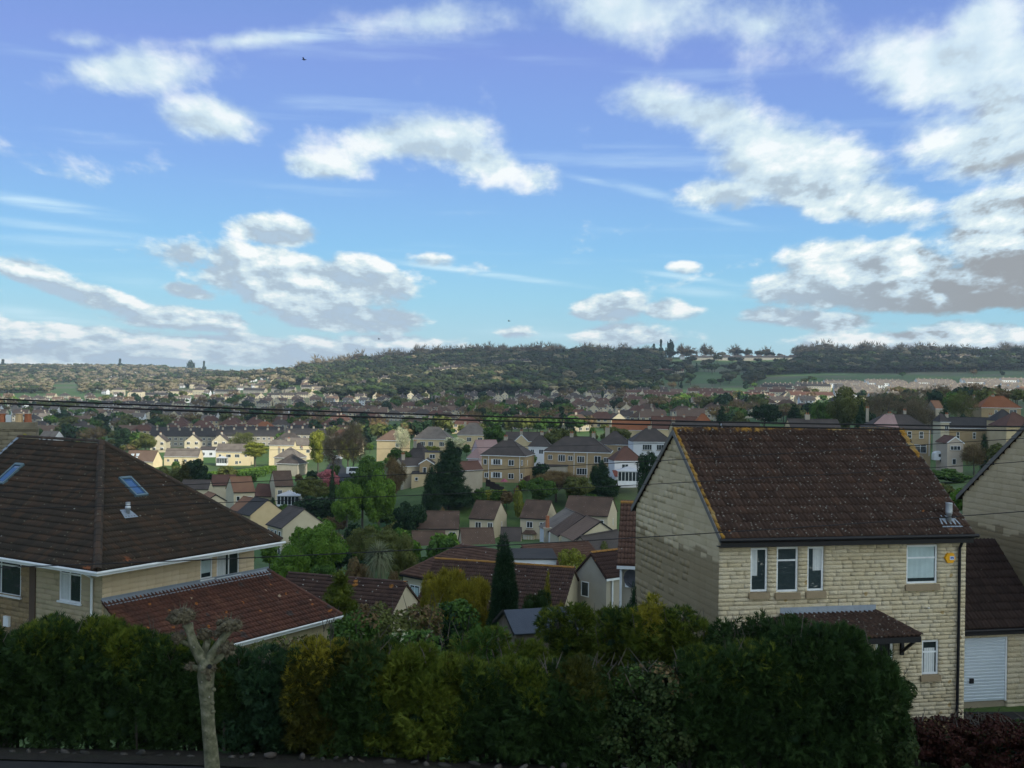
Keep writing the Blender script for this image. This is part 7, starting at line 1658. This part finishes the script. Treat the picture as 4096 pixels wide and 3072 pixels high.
woods = [(k, Matrix.Translation(g) @ Matrix.Rotation(a, 4, 'Z') @ Matrix.Scale(h, 4)) for s_, k, g, h, a, d in TP[190:]]
bake('distant_trees', woods, [m for _, m in TK])
FOL['wood_green'] = foliage('hillside_wood_green', [(.028, .050, .015), (.045, .075, .02), (.065, .095, .03), (.05, .065, .03)], nscale=.03, rnd=.1)
FOL['wood_olive'] = foliage('hillside_wood_olive', [(.055, .06, .026), (.08, .082, .036), (.10, .095, .05)], nscale=.03, rnd=.1)
WKT = clump_mesh('bare', 60, 21, leaf=.3, kind='twig')
WK = [clump_mesh('wood_dark', 26, 11, leaf=.13, core=1.0), clump_mesh('wood_dark', 26, 12, leaf=.13, core=1.0), clump_mesh('wood_pale', 26, 13, leaf=.13, core=1.0), clump_mesh('wood_pale', 26, 14, leaf=.13, core=1.0), clump_mesh('wood_green', 24, 15, leaf=.13, core=1.0), clump_mesh('wood_olive', 24, 16, leaf=.13, core=1.0), clump_mesh('dark', 24, 17, 'cone', .12), WKT]
def poly_in(x, y, pts): return in_poly(x, y, pts)
FIELDS = [[(664, 353), (790, 353), (800, 358), (788, 367), (735, 371), (655, 373), (660, 362)], [(638, 377), (742, 370), (762, 389), (648, 391)], [(828, 373), (1030, 373), (1030, 376.5), (800, 377), (780, 375)], [(50, 384), (80, 382), (78, 394), (50, 395)]]
inst = []; HP_ = np.array([(p[2].x, p[2].y) for p in PLACE if p[2].y > 1300])
step = 12.5
for Y in np.arange(1340, 2440, step):
    for X in np.arange(-.185 * Y, .475 * Y, step):
        X_ = X + wr.uniform(-4, 4); Y_ = Y + wr.uniform(-4, 4); z = gzf(X_, Y_); px, py = topix((X_, Y_, z))
        lo = np.interp(px, [300, 330, 400, 470, 560, 620, 700, 755, 762, 830, 1030], [392, 401, 403, 405, 399, 392, 389, 389, 376, 374, 371])
        if py > lo or px < 300 or px > 1040: continue
        if any(poly_in(px, py, f) for f in FIELDS) and wr.random() < .93: continue
        if Y_ > 2330 and wr.random() < .3: continue
        if len(HP_) and ((np.abs(HP_[:, 0] - X_) < 13) & (HP_[:, 1] - Y_ < 95) & (HP_[:, 1] - Y_ > -7)).any(): continue
        if px > 900 and 2040 < Y_ < 2200 and wr.random() < .8: continue
        k = int(wr.choice(7, p=[.35, .29, .02, .02, .16, .12, .04])); h = wr.uniform(11, 19) * (1.1 if Y_ > 2250 else 1)
        if Y_ > 2270 and wr.random() < .4: k = 7; h *= wr.uniform(1.1, 1.45)
        inst.append((k, Matrix.Translation((X_, Y_, z)) @ Matrix.Rotation(wr.uniform(0, 6.28), 4, 'Z') @ Matrix.Diagonal((h * wr.uniform(1.0, 1.35), h * 1.15, h * wr.uniform(.75, 1.15), 1))))
bake('hillside_wood', inst, WK)
inst = []
for Y in np.concatenate([np.arange(1560, 2600, 15), np.arange(2600, 3900, 22)]):
    sp = 14 if Y < 2600 else 19
    for X in np.arange(-.50 * Y, -.165 * Y, sp):
        X_ = X + wr.uniform(-6, 6); Y_ = Y + wr.uniform(-6, 6); z = gzf(X_, Y_); px, py = topix((X_, Y_, z))
        if py > 394 or px < -20 or px > 312 or any(poly_in(px, py, f) for f in FIELDS): continue
        if px > 120 and wr.random() < .35: continue
        if len(HP_) and ((np.abs(HP_[:, 0] - X_) < 12) & (HP_[:, 1] - Y_ < 85) & (HP_[:, 1] - Y_ > -7)).any(): continue
        bl = math.sin(X_ * .006 + 1) + math.sin(Y_ * .005 + X_ * .003)
        k = int(wr.choice(7, p=[.12, .08, .28, .24, .14, .11, .03] if bl > -.3 else [.28, .22, .12, .08, .18, .08, .04])); h = wr.uniform(9, 17)
        inst.append((k, Matrix.Translation((X_, Y_, z)) @ Matrix.Rotation(wr.uniform(0, 6.28), 4, 'Z') @ Matrix.Diagonal((h * 1.15, h * 1.15, h * wr.uniform(.75, 1.1), 1))))
bake('left_hill_wood', inst, WK)
# trees that stand out on the skyline
for i, (x, yt, Y, k, w, lab) in enumerate([(418, 346, 2280, 3, 12, 'tall pale bare tree rising highest over the dark ridge'), (661, 341, 2300, 5, 7, 'first dark fir on the skyline right of centre'), (670, 341.5, 2300, 0, 9, 'dark round pine on the skyline beside the fir'),
        (683, 345, 2300, 3, 14, 'wide bare skyline tree right of the dark pines'), (706, 345, 2300, 3, 14, 'second wide bare skyline tree further right'), (654, 345, 2290, 5, 6, 'small fir left of the skyline pines'), (597, 348, 2290, 5, 5, 'lone slim fir on the dark ridge'),
        (748, 349, 2300, 3, 8, 'small bare tree on the green hill skyline'), (120, 359.5, 3600, 5, 7, 'conifer poking above the left skyline'), (3, 360, 3500, 5, 8, 'dark conifer at the left end of the skyline'), (190, 361, 3600, 0, 9, 'round tree on the left plateau skyline'), (204, 362, 3600, 5, 6, 'pointed tree on the left plateau skyline'),
        (800, 347, 2300, 3, 20, 'broad bare crown on the right skyline'), (835, 348, 2300, 3, 16, 'bare crown above the dark right wood')]):
    g = at(x, Y); h = P(x, yt, Y).z - g.z; o = link('skyline_tree', TK[k][1]); o.location = g - Vector((0, 0, h * .55)); h *= 1.58; w *= 1.1; f_ = 1.7 if k == 5 else 1.0; o.scale = (w / FX * Y * f_, w / FX * Y * f_, h * 1.04); tag(o, lab, 'tree')
SPEC = [(730, 378, 'dark'), (782, 352, 'dark'), (726, 352, 'dark'), (738, 354, 'dark')]
for x, y, m in SPEC[:1]: pass

# ------------------------------------------------------------------ overhead wires
def wire(label, pts, Y, rad, pair=None):
    """a cable hung through the given picture points, sagging between poles outside the frame"""
    co = np.polyfit([p[0] for p in pts], [p[1] for p in pts], 2 if len(pts) > 2 else 1)
    o = MB().tube([P(x, float(np.polyval(co, x)), Y + (x - 512) * .002) for x in np.linspace(-260, 1284, 70)], rad, 6).build('overhead_wire', pmat('wire_black', [(.012, .012, .013)], rough=.6), None, True)
    return tag(o, label, 'wire')
wire('upper of the two thick black cables crossing the far town', [(0, 399.2), (350, 411.9), (675, 421.2), (1024, 426.6)], 25, .019)
wire('lower of the two thick black cables crossing the far town', [(0, 403.4), (350, 415.9), (650, 425.2), (1024, 430.5)], 25, .019)
wire('uppermost thin wire, rising to the right across the near ridge', [(0, 492.5), (325, 478.6), (600, 463.7), (1024, 438.2)], 27, .009)
wire('middle thin wire, crossing the roof slope of the main stone house', [(0, 508.7), (325, 499.2), (625, 485.2), (1024, 461.7)], 27, .009)
wire('lowest thin wire, passing in front of the house eaves', [(0, 567.5), (325, 554.3), (650, 536.9), (1024, 511.3)], 24, .0105)
wire('very faint highest thin wire over the valley houses', [(0, 449), (450, 448), (1024, 429)], 60, .010)
for x, y, Y, s, lab in ((304, 59.5, 60, .22, 'dark bird high in the violet-blue sky'), (509, 321, 150, .35, 'tiny bird low over the centre of the skyline'), (379, 339, 150, .3, 'tiny bird just above the wooded ridge')):
    o = thing('bird', lab, 'bird', P(x, y, Y)); m = MB().tube([(-s * .5, 0, 0), (0, 0, -.02), (s * .6, 0, 0)], [s * .05, s * .14, s * .04], 6).poly([(-s * .1, 0, 0), (s * .2, 0, 0), (-s * .1, s * .5, s * .45), (-s * .3, s * .8, s * .2)]).poly([(-s * .1, 0, 0), (s * .2, 0, 0), (-s * .1, -s * .5, s * .45), (-s * .3, -s * .8, s * .2)]); m.build('body', black, o)

# ------------------------------------------------------------------ broken cloud overhead (outside the picture) that puts parts of the valley in shade
def cloud_field():
    cm = bpy.data.materials.new('cloud_white'); cm.use_nodes = True; b = cm.node_tree.nodes['Principled BSDF']; b.inputs['Base Color'].default_value = (.85, .86, .88, 1); b.inputs['Roughness'].default_value = 1
    N = NT(cm.node_tree); tr = N.n('ShaderNodeBsdfTranslucent', ins={0: (.95, .95, .95, 1)}); mx = N.n('ShaderNodeMixShader', ins={0: .6, 1: b.outputs[0], 2: tr.outputs[0]}); cm.node_tree.links.new(mx.outputs[0], cm.node_tree.nodes['Material Output'].inputs[0])
    # ground patches in shade: centre x, y, half sizes; lifted along the sun's direction to the cloud base
    SH = [(0, 30, 330, 120), (60, 200, 300, 120), (-200, 640, 210, 90), (160, 330, 190, 110), (330, 560, 240, 260), (120, 640, 190, 130), (-60, 900, 250, 150), (-330, 760, 260, 90), (90, 1150, 260, 170), (-330, 1150, 180, 150), (-560, 1000, 190, 120), (300, 1560, 330, 190), (200, 1980, 480, 230), (760, 1900, 330, 260), (60, 2350, 400, 130), (680, 2350, 400, 130)]
    V, Fc = [], []; off = 0; t = (1 + 5 ** .5) / 2
    base = bpy.data.meshes.new('tmp'); import bmesh
    bm = bmesh.new(); bmesh.ops.create_icosphere(bm, subdivisions=3, radius=1); bv = np.array([v.co[:] for v in bm.verts]); bf = np.array([[v.index for v in f.verts] for f in bm.faces]); bm.free()
    for i, (X, Y, rx, ry) in enumerate(SH):
        hgt = 720 + (Y > 1400) * 260 + i * 6; s = hgt / SUN_DIR.z; c = np.array([X, Y, 0]) + np.array(SUN_DIR) * s
        n = 1 + .13 * np.sin(bv[:, 0] * 5 + i) * np.cos(bv[:, 1] * 4 + i * 2) + .08 * np.sin(bv[:, 1] * 11 + bv[:, 0] * 9 + i)
        v = bv * n[:, None] * np.array([rx, ry, 34 + .08 * rx]); v[:, 2] = np.where(v[:, 2] < 0, v[:, 2] * .35, v[:, 2])
        V.append(v + c); Fc.append(bf + off); off += len(bv)
    cm2 = cm.copy(); cm2.name = 'cloud_thin'; N2 = NT(cm2.node_tree)
    mo = cm2.node_tree.nodes['Material Output']; tp = N2.n('ShaderNodeBsdfTransparent'); m2 = N2.n('ShaderNodeMixShader', ins={0: .30, 1: mo.inputs[0].links[0].from_socket, 2: tp.outputs[0]}); cm2.node_tree.links.new(m2.outputs[0], mo.inputs[0])
    mi = np.repeat(np.array([0 if Y < 50 else 1 for X, Y, rx, ry in SH]), len(bf))
    tag(link('clouds', np_mesh('clouds', np.concatenate(V), np.concatenate(Fc), [cm, cm2], mi, smooth=True)), kind='stuff')
cloud_field()

# ------------------------------------------------------------------ thin air haze
def haze():
    m = bpy.data.materials.new('haze'); m.use_nodes = True; t = m.node_tree; t.nodes.clear(); N = NT(t)
    v = N.n('ShaderNodeVolumePrincipled', ins={'Color': (.74, .84, .94, 1), 'Density': .00008, 'Anisotropy': .2}); o = N.n('ShaderNodeOutputMaterial'); t.links.new(v.outputs[0], o.inputs['Volume'])
    MBx = MB().box((-5200, -300, -150), (5200, 6900, 140)); tag(MBx.build('haze', m), kind='stuff')
haze()
